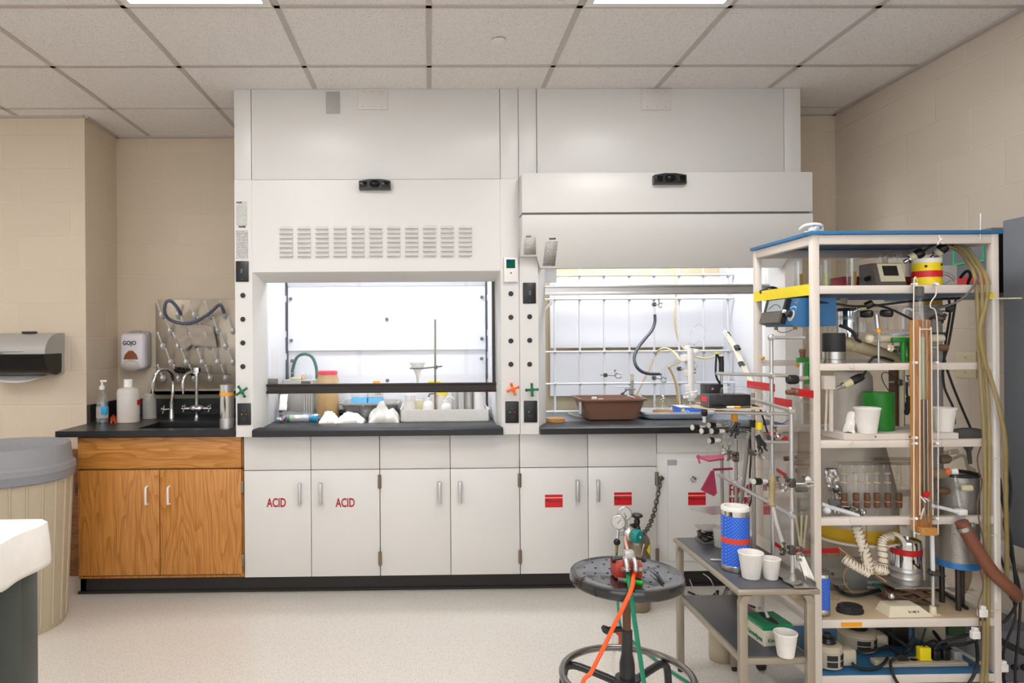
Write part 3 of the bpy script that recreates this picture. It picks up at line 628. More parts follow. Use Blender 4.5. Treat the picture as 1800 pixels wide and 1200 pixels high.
def sensor(t, c):
    b = B(); b.prism([(c.x - .083, c.z - .026), (c.x + .083, c.z - .026), (c.x + .083, c.z + .018), (c.x + .03, c.z + .027), (c.x - .03, c.z + .027), (c.x - .083, c.z + .018)], 'y', c.y - .035, c.y)
    o = b.build('motion_sensor', M['black_plastic'], t)
    B().sph((c.x, c.y - .036, c.z + .002), .022, (1.25, .75, .95), 20).build('lens', M['smoke'], o)
    B().box(c.x - .078, c.x - .04, c.y - .037, c.y - .034, c.z - .016, c.z + .014, .002).build('window', M['smoke'], o)
    B().box(c.x + .04, c.x + .078, c.y - .037, c.y - .034, c.z - .016, c.z + .014, .002).build('window', M['smoke'], o)
# ---- upper closure panels
t = thing('closure_panels', 'white closure panels between the two fume hoods and the ceiling', 'panel', (.48, YH, 2.236))
zc = 2.236
for x0, x1 in ((X0, -.949), (-.946, .379), (.382, .478), (.481, .576), (.58, 1.914), (1.917, X2)):
    B().box(x0, x1, YH + .006, YH + .024, zc + .002, CEIL - .001, .001).build('panel', M['white_paint'], t)
B().box(X0, X2, YH + .024, YH + .04, zc, CEIL - .001).box(X0, X0 + .02, YH + .03, YB - .01, zc, CEIL - .001).box(X2 - .02, X2, YH + .03, 4.13, zc, CEIL - .001).build('backing', M['white_paint'], t)
for nm, mt, x, y, w, h, lab in (('cover_plate', 'shade_grey', 585, 180, .072, .116, 'grey screw-on blank cover plate high on the closure panels'), ('cover_plate', 'grey_light', 655, 174, .16, .112, 'white blank cover plate next to the grey one on the closure panels'), ('cover_plate', 'grey_light', 1154, 174.5, .16, .112, 'white blank cover plate above the tilted-front fume hood')):
    c = at(x, y, YH); e = thing('cover_plate', lab, 'cover plate', c)
    o = B().box(c.x - w / 2, c.x + w / 2, YH - .001, YH + .0045, c.z - h / 2, c.z + h / 2, .002).build('plate', M['grey_plastic'] if mt == 'shade_grey' else M['plate_white'], e)
    xs = (0,) if w < .1 else (-.05, 0, .05)
    for dx in xs:
        for s in (-1, 1): B().disc((c.x + dx, YH - .001, c.z + s * h * .36), .0032, .0015, (0, -1, 0), 8).build('screw', M['steel'], e)
# ---- left hood
h1 = thing('fume_hood', 'white fume hood with louvered front and black-edged sash half open', 'fume hood', (-.28, YH, ZB))
xl, xr = -.947, .378
YS = 3.79                     # sash plane
for name, xa, xb, s in (('post', X0, xl, 1), ('post', X1 - .004, xr, -1)):
    xi = xb + s * (.056 if s > 0 else .022)       # bevelled inner side
    B().prism([(xa, YH), (xb, YH), (xi, YS - .01), (xi, YS + .03), (xa, YS + .03)], 'z', ZB - .003, zc).build(name, M['white_paint'], h1)
B().prism([(YH + .001, zc - .001), (YH + .001, 1.745), (YS - .015, 1.694), (YS - .005, 1.694), (YS - .005, 1.72), (YH + .03, 1.76), (YH + .03, zc - .001)], 'x', xl + .001, xr - .001).build('front_panel', M['white_paint'], h1)
b = B()
for i in range(11):
    xc = at(503.5 + i * 31.45, 420, YH).x
    for j in range(7):
        z = at(660, 399.5 + j * 8.0, YH).z; w = .036; hh = .0082
        k0 = len(b.bm.verts)
        V = [(xc - w, YH + .001, z - hh), (xc + w, YH + .001, z - hh), (xc + w * .82, YH + .001, z + hh), (xc - w * .82, YH + .001, z + hh), (xc - w * .97, YH - .017, z - hh), (xc + w * .97, YH - .017, z - hh)]
        v = [b.bm.verts.new(p) for p in V]
        for f in ((0, 3, 4), (1, 5, 2), (3, 2, 5, 4), (0, 4, 5, 1)): b.bm.faces.new([v[q] for q in f])
b.build('louver', M['white_paint'], h1, ang=4)
sensor(h1, at(659.5, 326, YH))
# interior shell
YI, ZW = 4.362, .914; xa, xb = at(502.5, 600, 4.345).x, at(857, 600, 4.345).x
B().box(X0 + .002, xa, YS + .03, 4.44, ZW, 2.2).build('side_liner', M['hood_liner'], h1)
B().box(xb, X1 - .004, YS + .03, 4.44, ZW, 2.2).build('side_liner', M['hood_liner'], h1)
B().box(X0 + .002, X1 - .004, 4.42, 4.45, ZW, 2.2).build('back_liner', M['hood_liner'], h1)
B().box(X0 + .002, X1 - .004, YH + .04, 4.45, 2.2, 2.22).build('top_liner', M['hood_liner'], h1)
zs = at(680, 615, YI).z; zt_ = at(680, 508, YI).z
B().prism([(YI - .012, zs), (YI - .004, zs - .001), (YI + .01, zt_ + .02), (YI + .0, zt_ + .02)], 'x', xa + .012, xb - .012).build('upper_baffle', M['hood_liner'], h1)
B().box(xa + .012, xb - .012, YI + .004, YI + .012, ZW + .03, zs + .02).build('lower_baffle', M['hood_liner'], h1)
B().prism([(YI - .004, zt_ + .018), (YI + .004, zt_ + .018), (YI - .28, 2.19), (YI - .29, 2.19)], 'x', xa + .012, xb - .012).build('top_baffle', M['hood_liner'], h1)
for x, s in ((xa + .0015, 1), (xb - .0015, -1)):
    for z0, z1 in ((1.66, 1.74), (1.44, 1.62), (1.30, 1.40), (1.13, 1.26), (.96, 1.07)): B().box(x - .0015, x + .0015, YI - .03, YI - .002, z0, z1).build('baffle_clip', M['dark_gap'], h1)
for x, y in ((511, 525), (847, 522), (680, 560.5), (512, 598), (847, 595), (513.5, 634), (846.5, 630), (681, 668.5)):
    c = at(x, y, YI - .01); B().lathe([(0, 0), (.011, 0), (.011, .006), (.007, .011), (0, .012)], c, 14, (0, -1, 0)).build('baffle_bolt', M['grey_dark'], h1)
B().box(-.75, .2, 3.86, 3.98, 2.17, 2.199).build('lamp', M['lamp'], h1)
# work surface and sill
B().box(X0 + .004, X1 - .006, YH + .045, 4.44, ZB + .002, ZW - .002).build('work_surface', M['black_epoxy'], h1)
def sill(t, xa, xb, yf, notch=.05):
    zt, zb = .905, .870
    b = B(); b.prism([(yf, zb), (yf, zt - .004), (yf + .004, zt), (yf + .075, zt + .013), (yf + .14, zt + .018), (yf + .14, zt + .006), (yf + .06, zt - .008), (yf + .03, zb)], 'x', xa + notch, xb - notch)
    for x0, x1, q in ((xa, xa + notch, 1), (xb - notch, xb, 0)): b.prism([(yf, zb), (yf, zt - .004), (yf + .004, zt), (yf + .06, zt + .010), (yf + .06, zt - .008), (yf + .03, zb)], 'x', x0, x1)
    b.build('sill', M['black_epoxy'], t)
sill(h1, xl - .0, xr + .005, YH - .028)
# sash
z0, z1 = at(660, 690, YS).z, at(660, 673.5, YS).z
sa, sb = at(465, 680, YS).x, at(872, 680, YS).x
sash = B().box(sa, sb, YS - .014, YS + .014, z0, z0 + .014, .002).box(sa, sb, YS - .009, YS + .014, z0 + .014, z1 - .012).box(sa, sb, YS - .014, YS + .014, z1 - .012, z1, .002).build('sash_rail', M['bronze'], h1)
B().box(sa + .01, sb - .006, YS + .002, YS + .008, z1 - .003, 2.1).build('sash_glass', M['pane'], sash)
B().box(sa - .004, sa + .006, YS - .006, YS + .014, z1, 1.74).build('stile', M['bronze'], sash)
B().box(sb - .02, sb - .004, YS - .008, YS + .014, z1, 1.74).build('stile', M['bronze'], sash)
# fittings on the posts
Q = lambda x, y: at(x, y, YH)
def print_strip(t, x0, y0, x1, y1, mt, Y=YH, nm='notice'):
    a, c = at(x0, y0, Y), at(x1, y1, Y); B().box(a.x, c.x, Y - .0012, Y + .0006, c.z, a.z).build(nm, M[mt], t)
print_strip(h1, 415, 354, 434.5, 396, 'print_green', nm='rating_sticker'); print_strip(h1, 415, 405, 436, 455, 'print_grey')
text('maker_mark', 'mott', Q(420.5, 355.5) + Vector((0, -.0016, 0)), .014, M['ink'], h1, bold=.0006)
text('maker_mark', 'mott', Q(425.5, 398) + Vector((0, -.0016, 0)), .019, M['ink'], h1, bold=.0008)
outlet(h1, Q(426, 477), .068, .11, switch=True)
for y in (519, 561, 602.5, 644): plug(h1, Q(427, y))
valve(h1, Q(428, 687), M['green_handle'], .55); outlet(h1, Q(429.5, 727.5), leds=2)
c = Q(897.5, 474.5)
o = B().box(c.x - .038, c.x + .038, YH - .022, YH, c.z - .066, c.z + .066, .004).build('monitor', M['white_plastic'], h1)
B().box(c.x - .025, c.x + .022, YH - .0235, YH - .02, c.z + .008, c.z + .054).build('screen', M['lcd_on'], o)
B().box(c.x - .025, c.x - .004, YH - .0238, YH - .022, c.z + .036, c.z + .054).build('screen_corner', M['lcd_blue'], o)
B().disc((c.x, YH - .022, c.z - .018), .004, .002, (0, -1, 0), 10).build('button', M['ink'], o)
for y in (516, 557.5, 599, 640): plug(h1, Q(898, y))
valve(h1, Q(900.5, 683), M['orange_handle'], .35); outlet(h1, Q(900, 724), leds=2)
# safety notice on the side liner, sash stop
c = at(473, 640, 4.05)
B().box(xa - .0, xa + .0012, 3.95, 4.13, 1.13, 1.33).build('side_notice', M['white_plastic'], h1)
c = at(480, 671, YS + .03); B().box(c.x - .026, c.x + .026, YS + .012, YS + .04, c.z - .016, c.z + .018, .002).build('sash_stop', M['shade_grey'], h1)

# ---- right hood
h2 = thing('fume_hood', 'white fume hood with a projecting slanted front and raised silver sash', 'fume hood', (1.24, YH, ZB))
xl, xr = .578, 1.912
for xa_, xb_, s in ((X1 - .002, xl, 1), (X2, xr, -1)):
    xi = xb_ + s * .05
    B().prism([(xa_, YH), (xb_, YH), (xi, YS - .01), (xi, YS + .04), (xa_, YS + .04)], 'z', ZB - .003, 2.262 if 0 else 1.86).build('post', M['white_paint'], h2)
YT = 3.575
xA, xB = at(917.5, 340, YT).x, at(1428.5, 340, YT).x
za, zb1, zb2 = at(1170, 303, YT).z, at(1170, 372.5, YT).z, at(1170, 376.5, YT).z
zk, ze, zn = at(1170, 408, YT).z, at(1170, 470, YT + .108).z, at(930, 450, YT + .06).z
b = B().box(xA, xB, YT, YH + .004, zb1, za, .002)
b.build('upper_front', M['white_paint'], h2)
B().box(xA + .004, xB - .012, YT + .012, YH + .004, zb2, zb1).build('shaded_reveal', M['shade_grey'], h2)  # recessed filler in grey, the gap's shadow put into its colour
SD = .108
sl = lambda z: YT + (zk - z) / (zk - ze) * SD
xn = at(949, 470, YT + .108).x; xn2 = at(944, 450, YT + .06).x
fb = B()
prof = lambda z: [(YT, zb2), (YT, zk), (sl(z), z), (YH + .004, z + .0), (YH + .004, zb2)]
fb.prism([(YT, zb2), (YT, zk), (sl(zn), zn), (YH + .004, zn), (YH + .004, zb2)], 'x', xA, xn2)
fb.prism([(YT, zb2), (YT, zk), (sl(ze), ze), (YH + .03, ze), (YH + .03, zb2)], 'x', xn, xB - (xn - xA))
fb.prism([(YT, zb2), (YT, zk), (sl(zn), zn), (YH + .004, zn), (YH + .004, zb2)], 'x', xB - (xn2 - xA), xB)
# small gussets joining the notch
for s in (0, 1):
    g = lambda x: x if not s else xA + xB - x
    for (x, z) in ((xn2, zn),):
        A = [(g(xn2), YT, zb2), (g(xn2), YT, zk), (g(xn2), sl(zn), zn), (g(xn), sl(ze), ze), (g(xn), YT, zk), (g(xn), YT, zb2)]
        v = [fb.bm.verts.new(p) for p in A]
        for f in ((0, 1, 4, 5), (1, 2, 3, 4)): fb.bm.faces.new([v[q] for q in f])
fb.build('slanted_front', M['white_paint'], h2)
sensor(h2, at(1174.5, 316, YT))
# stickers on the slanted face
def on_slant(x, y):
    r = ray(x, y)
    # plane Y = YT + (zk - z) * k
    k = SD / (zk - ze); t = (YT + k * (zk - H)) / (r.y + k * r.z); p = Vector((r.x * t, r.y * t, H + r.z * t)); return p
slope = math.atan(SD / (zk - ze)); nrm = Vector((0, -math.cos(slope), -math.sin(slope)))
def slant_quad(t, pts, mt, nm):
    P = [on_slant(*p) + nrm * .0008 for p in pts]; b = B(); b.bm.faces.new([b.bm.verts.new(p) for p in P]); b.build(nm, M[mt], t, solid=.0008)
slant_quad(h2, [(922, 417), (942, 417), (942, 447), (921, 447)], 'print_green', 'rating_sticker')
slant_quad(h2, [(959, 424), (980.5, 424), (975.5, 467), (954, 467)], 'print_grey', 'notice')
text('maker_mark', 'mott', on_slant(929, 415) + nrm * .001, .013, M['ink'], h2, rot=(PI / 2 + slope, 0, 0), bold=.0005)
text('maker_mark', 'mott', on_slant(971, 419) + nrm * .001, .017, M['ink'], h2, rot=(PI / 2 + slope, 0, 0), bold=.0008)
outlet(h2, Q(930.5, 515), .07, .112, switch=True)
for y in (556.5, 598, 640): plug(h2, Q(931, y))
valve(h2, Q(933.5, 684), M['green_handle'], .05); outlet(h2, Q(932.5, 723), leds=1)
xa2, xb2 = .628, 1.868; Y2 = 4.40
B().box(X1 - .002, xa2, YS + .04, 4.46, ZW, 2.2).build('side_liner', M['hood_liner'], h2)
B().box(xb2, X2, YS + .04, 4.46, ZW, 2.2).build('side_liner', M['hood_liner'], h2)
note(B().box(X1 - .002, X2, 4.45, 4.47, ZW, 2.2).build('back_liner', M['liner_tan'], h2), 'tan back wall')
B().box(X1 - .002, X2, YH + .04, 4.46, 2.2, 2.22).build('top_liner', M['hood_liner'], h2)
ba, bb = at(1000, 600, Y2).x - .02, at(1274, 600, Y2).x
zs = at(1150, 610, Y2).z; zt_ = at(1150, 487, Y2).z
B().prism([(Y2 - .012, zs), (Y2 - .006, zs), (Y2 + .012, zt_), (Y2 + .006, zt_)], 'x', ba - .1, bb).build('upper_baffle', M['hood_liner'], h2)
B().box(ba - .1, bb, Y2 + .006, Y2 + .014, ZW + .1, zs - .03).build('lower_baffle', M['hood_liner'], h2)
B().box(bb + .001, bb + .007, Y2 - .012, Y2 + .02, zs + .0, zt_).build('baffle_edge', M['black_plastic'], h2)
B().box(.75, 1.75, 3.90, 4.02, 2.17, 2.199).build('lamp', M['lamp'], h2)
B().box(X1, X2 - .004, YH + .045, 4.45, ZB + .002, ZW - .002).build('work_surface', M['work_blue'], h2)
sill(h2, xl + .004, xr - .004, YH - .03, .02)
z0, z1 = at(1150, 517.5, YS).z, at(1150, 500.5, YS).z
sa, sb = at(951, 505, YS).x, xr - .05
sash = B().box(sa, sb, YS - .012, YS + .012, z0, z0 + .016, .002).box(sa + .012, sb, YS - .004, YS + .012, z0 + .016, z1 - .012).box(sa, sb, YS - .014, YS + .012, z1 - .012, z1, .002).build('sash_rail', M['alu'], h2)
B().box(sa + .02, sb - .01, YS + .002, YS + .008, z1 - .002, 2.1).build('sash_glass', M['pane'], sash)
B().box(sa - .002, sa + .012, YS - .006, YS + .014, z1 + .04, 1.9).build('stile', M['alu_dull'], sash)
# notices inside
c = at(967, 483, YS + .02); B().box(c.x - .035, c.x + .035, YS + .016, YS + .018, c.z - .045, c.z + .05).build('glass_notice', M['white_plastic'], h2)
B().grid(lambda u, v: at(953 + 19 * u - 1 * v, 551 - 23 * u + 7 * v - 4 * math.sin(u * PI), 4.0 - .08 * u), 8, 4).build('hanging_sheet', M['paper'], h2, solid=.001)
# ---- lattice of rods
YL_ = 4.24
t = thing('rod_lattice', 'lattice of white rods standing inside the slanted-front fume hood', 'lattice', (1.2, YL_, ZW))
vx = [975, 1019, 1062, 1106.5, 1150, 1194, 1237, 1280]; hy = [483.5, 525, 617.5, 673.5]
for x in vx:
    c = at(x, 620, YL_); B().cyl((c.x, YL_, ZW + .001), (c.x, YL_, 2.19), .0064, n=10).build('upright_rod', M['rod_white'], t)
for y in hy:
    c = at(1100, y, YL_ - .013); xs = [.632, 1.862]
    B().cyl((xs[0], YL_ - .013, c.z), (xs[1], YL_ - .013, c.z), .0064, n=10).build('cross_rod', M['rod_white'], t)
c = at(1000, 723, YL_ - .013); B().cyl((.632, YL_ - .013, c.z), (at(1030, 723, YL_).x, YL_ - .013, c.z), .0064, n=10).build('cross_rod', M['rod_white'], t)
con = None
for x in vx:
    for y in hy:
        c = at(x, y, YL_ - .007)
        if con is None: con = B().sph((0, 0, 0), .0125, (1, 1.1, 1), 10).build('rod_joint', M['alu'], t); k = con
        else: k = con.copy(); COL.objects.link(k); k.parent = t; k.matrix_parent_inverse = con.matrix_parent_inverse.copy()
        k.location = (at(x, 620, YL_).x, YL_ - .007, c.z - .002)
# ================================================================= WHITE BASE CABINETS
xs = [at(x, 900, 3.75).x for x in (427, 547, 668, 792, 914, 1034, 1155)]
ztop, zmid, zbot = .868, .681, .106
def base_cabinet(label, xa, xm, xb, texts):
    t = thing('base_cabinet', label, 'cabinet', ((xa + xb) / 2, 3.75, .1))
    B().box(xa + .002, xb - .002, 3.772, 4.42, zbot, ztop).build('carcass', M['white_paint'], t)
    B().box(xa + .001, xb - .001, 3.769, 3.7725, zbot + .002, ztop - .001).build('gap', M['dark_gap'], t)
    for x0, x1, hx in ((xa + .002, xm - .0015, xm - .059), (xm + .0015, xb - .002, xm + .052)):
        B().box(x0, x1, 3.75, 3.769, zmid + .002, ztop - .002, .0015).build('apron_panel', M['white_paint'], t)
        d = B().box(x0, x1, 3.75, 3.769, zbot, zmid - .002, .0015).build('door', M['white_paint'], t)
        z = .553
        B().box(hx - .008, hx + .008, 3.722, 3.730, z - .055, z + .06, .003).box(hx - .008, hx + .008, 3.724, 3.75, z + .046, z + .06, .002).box(hx - .008, hx + .008, 3.724, 3.75, z - .055, z - .045, .002).build('handle', M['alu'], d)
        if texts:
            k, px = texts; c = at(px[0] if x1 < xm + .001 else px[1], px[2] if x1 < xm + .001 else px[3], 3.749)
            if k == 'ACID': text('lettering', 'ACID', c, .066, M['red_text'], d, sx=.66, bold=.0016)
            else: mercury(d, c)
    for x in (xa, xb):
        for z in (.2, .615):
            if x < -1 and 0: continue
            if abs(x - xb) < 1e-6: B().cyl((x - .001, 3.741, z - .038), (x - .001, 3.741, z + .038), .006, n=8).box(x - .011, x + .009, 3.7465, 3.7494, z - .036, z + .036, .001).build('hinge', M['hinge'], t)
    return t
def mercury(par, c):
    o = B().box(c.x - .048, c.x + .048, c.y - .001, c.y + .0005, c.z - .035, c.z + .015).box(c.x - .048, c.x + .048, c.y - .001, c.y + .0005, c.z + .019, c.z + .034).build('mercury_label', M['sticker_red'], par)
    B().box(c.x - .048, c.x + .048, c.y - .0008, c.y, c.z + .015, c.z + .019).build('label_line', M['cream'], o)
    text('lettering', 'Mercury', c + Vector((0, -.0014, .0)), .027, M['dark_ink'], o)
base_cabinet('white base cabinet with ACID lettered on both doors', xs[0] + .006, xs[1], xs[2], ('ACID', (486, 607, 884, 884)))
base_cabinet('white base cabinet with plain doors between the acid and mercury ones', xs[2], xs[3], xs[4], None)
base_cabinet('white base cabinet with red mercury labels behind the stool', xs[4], xs[5], xs[6], ('HG', (973.5, 1095, 880, 876)))
# flammables cabinet
xa, xb = xs[6] + .002, 2.0
t = thing('flammables_cabinet', 'white steel flammables cabinet partly hidden by the rack', 'cabinet', ((xa + xb) / 2, 3.75, .1))
B().box(xa, xb, 3.76, 4.42, zbot, ztop, .002).build('carcass', M['white_paint'], t)
B().box(xa + .001, xb - .001, 3.752, 3.761, .755, ztop - .003, .001).build('apron_panel', M['white_paint'], t)
for x0, x1, px, tx in ((xa + .058, 1.62, (1225, 876), None), (1.63, xb - .03, (1340, 876), 1)):
    d = B().box(x0, x1, 3.75, 3.761, .165, .715, .004).build('door', M['white_paint'], t)
    if x0 < 1.5: mercury(d, at(*px, 3.749))
cc = at(1217, 840.5, 3.75); B().ring(cc + Vector((0, -.006, 0)), .012, .0028, (0, -1, .2), 20).cyl(cc + Vector((.012, 0, 0)), cc + Vector((.012, -.01, 0)), .007).build('ring_pull', M['steel'], t)
c = at(1181, 812.5, 3.7515); note(B().box(c.x - .026, c.x + .026, 3.7482, 3.7496, c.z - .015, c.z + .015).build('rating_plate', M['grey_plastic'], t), 'small metal rating plate')
dr = [o for o in t.children if o.name.startswith('door')][-1]
for body, y, sz, sx in (('FLAMMABLE', 862, .085, .52), ('KEEP FIRE AWAY', 880, .05, .55)):
    [text('lettering', body, at(1282, y, 3.749) + Vector((dx, -.0003 * (i_ + 1), 0)), sz, M['red_text'], dr, sx=sx, align='LEFT') for i_, dx in enumerate((-.0016, 0, .0016))]
c = at(1338, 889, 3.749)
for dx in (0,):
    mercury(dr, Vector((at(1339, 889, 3.749).x, 3.749, at(1339, 893, 3.749).z)))
# ================================================================= THINGS INSIDE THE LEFT HOOD
ZF = .9145
def hose(name, label, pts, r, mt, group=None, sm=5, n=8, cat='hose'):
    return tag(B().tube(pts, r, n, sm).build(name, mt), label, cat, group)
def rbox(c, w, d, h, bev=0, b=None): return (b or B()).box(c.x - w / 2, c.x + w / 2, c.y - d / 2, c.y + d / 2, c.z, c.z + h, bev)
def crumple(name, label, x0, x1, ybase, ytop, Y, mt, seed, cat='paper towel', depth=.12, z0=ZF):
    a, c = at(x0, ybase, Y), at(x1, ybase, Y); h = at(x0, ytop, Y).z - z0
    def f(u, v):
        k = max(0, math.sin(PI * u)) ** .5 * max(0, math.sin(PI * v)) ** .6
        n = noise.noise(Vector((u * 4.2, v * 3.1, seed))) * .42 + noise.noise(Vector((u * 9, v * 7, seed + 3))) * .16
        return (a.x + (c.x - a.x) * u + .012 * noise.noise(Vector((u * 5, v * 5, seed + 8))), Y + depth * (v - .35), z0 + .003 + max(0, h * k * (.78 + n)))
    return tag(B().grid(f, 22, 12).build(name, mt, solid=.0012, ang=30), label, cat, 'crumpled paper towels in the louvered fume hood' if cat == 'paper towel' else None)
crumple('paper_towel', 'low crumpled white paper towel in front of the red-lidded jar', 562, 594, 741, 722, 3.86, M['paper'], 1)
crumple('paper_towel', 'crumpled white paper towel in front of the grey washtub', 592, 641, 741, 722, 3.88, M['paper'], 7)
crumple('paper_towel', 'tall peaked white paper towel beside the white tray', 648, 702, 741, 706, 3.90, M['paper'], 15)
# grey box with vials
Yb_ = 4.12; c = at(523.5, 728, Yb_); c.z = ZF; wd = m(54, Yb_); ht = at(520, 668, Yb_).z - ZF
t = thing('instrument_box', 'grey metal instrument box with side fins behind the clear bag', 'instrument', c + Vector((0, .12, 0)))
B().box(c.x - wd / 2, c.x + wd * .2, Yb_, Yb_ + .2, ZF + .004, ZF + ht, .004).build('body', M['grey_plastic'], t)
b = B()
for k in range(4): b.box(c.x + wd * (.2 + .08 * k), c.x + wd * (.235 + .08 * k), Yb_ - .004, Yb_ + .19, ZF + .02, ZF + ht - .02)
b.box(c.x + wd * .19, c.x + wd / 2, Yb_ + .01, Yb_ + .2, ZF + .004, ZF + ht - .002); b.build('fin', M['grey_light'], t)
B().box(c.x + wd * .12, c.x + wd * .42, Yb_ - .006, Yb_ - .002, ZF + ht - .03, ZF + ht - .006).build('vent', M['grey_dark'], t)
zt_ = ZF + ht + .001
q = at(521, 667, Yb_ + .05); tag(B().box(q.x - .03, q.x + .03, Yb_ + .02, Yb_ + .09, zt_, zt_ + .014, .002).build('note_pad', M['plate_cream']), 'small yellow pad on the grey instrument box', 'note pad')
for i, x in enumerate((533, 539.5, 546)):
    q = at(x, 667, Yb_ + .06 + .02 * (i % 2)); q.z = zt_
    t = thing('vial', ('tan vial nearest the yellow pad', 'middle glass vial on the grey box', 'glass vial at the finned end of the grey box')[i], 'vial', q, 'vials on the grey box')
    B().lathe([(0, 0), (.008, 0), (.008, .022), (.006, .026), (.006, .03)], q, 12).build('glass_body', M['liquid_tan' if i == 0 else 'glass'], t)
    B().lathe([(0, .03), (.0075, .03), (.0075, .038), (0, .038)], q, 12).build('cap', M['white_plastic'], t)
Yh_ = 4.27
t = thing('green_hose', 'dark green hose arching behind the grey instrument box', 'hose', (at(535, 660, Yh_).x, Yh_, ZF))
B().tube([(at(514, 690, Yh_).x, Yh_ + .07, ZF + .002), at(514, 664, Yh_ + .07), at(515.5, 645, Yh_ + .06), at(522, 628, Yh_ + .03), at(535, 622, Yh_), at(548, 627, Yh_), at(555, 642, Yh_), at(557, 662, Yh_), at(556, 685, Yh_ + .06)], .0095, 10, 5).build('tube', M['teal_dark'] if 'teal_dark' in M else M['green_handle'], t)
B().ring(at(515, 655, Yh_ + .065), .011, .003, (0, 0, 1), 16).build('hose_clamp', M['steel'], t)
# red-lid jar
q = atz(576, 736, ZF); q.y = 4.13; q.x = at(576, 700, 4.13).x; r = m(19.5, 4.13); hh = at(576, 658, 4.13).z - ZF
t = thing('storage_jar', 'tan-filled plastic jar with red lid behind the sash rail', 'jar', q)
B().lathe([(0, 0), (r * .95, 0), (r, .01), (r, hh - .03), (r * .86, hh - .006), (r * .86, hh)], q, 28).build('jar_body', M['jar_tan'], t)
B().lathe([(0, .004), (r * .9, .004), (r * .9, hh * .72), (0, hh * .72)], q, 24).build('contents', M['liquid_tan'], t)
B().lathe([(0, hh), (r * .9, hh), (r * .9, hh + .02), (r * .84, hh + .023), (0, hh + .023)], q, 28).build('lid', M['red_cap'], t)
# washtub
Yt = 4.10; c = at(649, 735, Yt); w1, w0 = m(49, Yt), m(40, Yt); zr = at(649, 708, Yt).z
t = thing('washtub', 'grey plastic washtub holding two blue pipette tip boxes', 'tub', (c.x, Yt + .1, ZF))
def tub(b, cx, cy, w0, d0, w1, d1, z0, z1, th=.004, k=6):
    def rr(w, d, z, rad): 
        out = []
        for sx, sy, a0 in ((1, 1, 0), (-1, 1, 90), (-1, -1, 180), (1, -1, 270)):
            for i in range(k + 1):
                a = math.radians(a0 + 90 * i / k); out.append(b.bm.verts.new((cx + sx * (w - rad) + rad * math.cos(a), cy + sy * (d - rad) + rad * math.sin(a), z)))
        return out
    L = [rr(w0 * .86, d0 * .86, z0, .03), rr(w0, d0, z0 + .008, .035), rr(w1, d1, z1 - .012, .04), rr(w1 + .014, d1 + .014, z1 - .01, .045), rr(w1 + .014, d1 + .014, z1, .045), rr(w1 - .002, d1 - .002, z1, .04), rr(w0 - th, d0 - th, z0 + .012, .03)]
    for A, C in zip(L, L[1:]):
        n = len(A)
        for i in range(n): b.bm.faces.new((A[i], A[(i + 1) % n], C[(i + 1) % n], C[i]))
    b.bm.faces.new(L[0][::-1]); b.bm.faces.new(L[-1]); return b
tub(B(), c.x, Yt + .12, w0, .10, w1, .13, ZF + .001, zr).build('basin', M['grey_plastic'], t)
B().box(c.x - w1 - .02, c.x - w1, Yt + .08, Yt + .16, zr - .012, zr + .004, .003).box(c.x + w1, c.x + w1 + .02, Yt + .08, Yt + .16, zr - .012, zr + .004, .003).build('grip', M['grey_plastic'], t)
for i, (x0, x1, y0, y1, lab) in enumerate(((617, 645, 691, 709, 'clear-lidded blue tip box in the washtub beside the jar'), (647, 672, 691, 708, 'blue tip box lettered TIPS in the washtub by its far rim'))):
    Yx = Yt + .09; a, d = at(x0, y1, Yx), at(x1, y0, Yx); zb = ZF + .016
    t = thing('tip_box', lab, 'box', ((a.x + d.x) / 2, Yx + .04, zb), 'pipette tip boxes')
    B().box(a.x, d.x, Yx, Yx + .08, zb, a.z + (d.z - a.z) * .55, .003).build('rack_base', M['cyan'], t)
    zz = a.z + (d.z - a.z) * .55
    B().box(a.x + .001, d.x - .001, Yx + .001, Yx + .079, zz + .001, d.z + .012, .006).build('lid', M['clear_plastic' if i == 0 else 'hdpe'], t)
    if i: text('lettering', 'TIPS', (d.x - .026, Yx - .001, zz + .022), .022, M['grey_dark'], t)
q = at(662, 690, 4.30); q.z = ZF
def simple_bottle(name, label, x, Y, rpx, ytop, mt, capm, cap_h=.018, cat='bottle', neck=.55, group=None, z0=ZF, shoulder=.03, ribs=0):
    q = at(x, 700, Y); q.z = z0; r = m(rpx, Y); k = at(x, ytop, Y).z - z0 - cap_h
    t = thing(name, label, cat, q, group)
    B().lathe([(0, 0), (r * .94, 0), (r, .005), (r, k - shoulder), (r * .9, k - shoulder * .45), (r * neck, k - .004), (r * neck, k)], q, 24).build('bottle_body', mt, t)
    B().lathe([(0, k - .002), (r * neck * 1.12, k - .002), (r * neck * 1.12, k + cap_h), (r * neck, k + cap_h + .001), (0, k + cap_h + .001)], q, 20).build('cap', capm, t)
    return t
simple_bottle('reagent_bottle', 'orange-capped bottle standing behind the washtub', 662, 4.31, 8.5, 669.5, M['hdpe'], M['yellow_tape'], neck=.62)
# beaker
q = atz(642.5, 738, ZF); q.z = ZF; r = m(12, q.y); hh = at(642, 713, q.y).z - ZF
t = thing('beaker', 'glass beaker standing in front of the washtub', 'beaker', q)
B().lathe([(0, .001), (r * .95, .001), (r, .006), (r, hh - .004), (r * 1.08, hh), (r * 1.02, hh), (r * .95, hh - .006), (r * .95, .006), (0, .005)], q, 28).build('glass_body', M['glass'], t)
b = B()
for k in range(5): b.box(q.x - .012, q.x + .006, q.y - r * 1.01, q.y - r * .99, ZF + .015 + .011 * k, ZF + .0165 + .011 * k)
b.build('graduation_marks', M['white_plastic'], t)
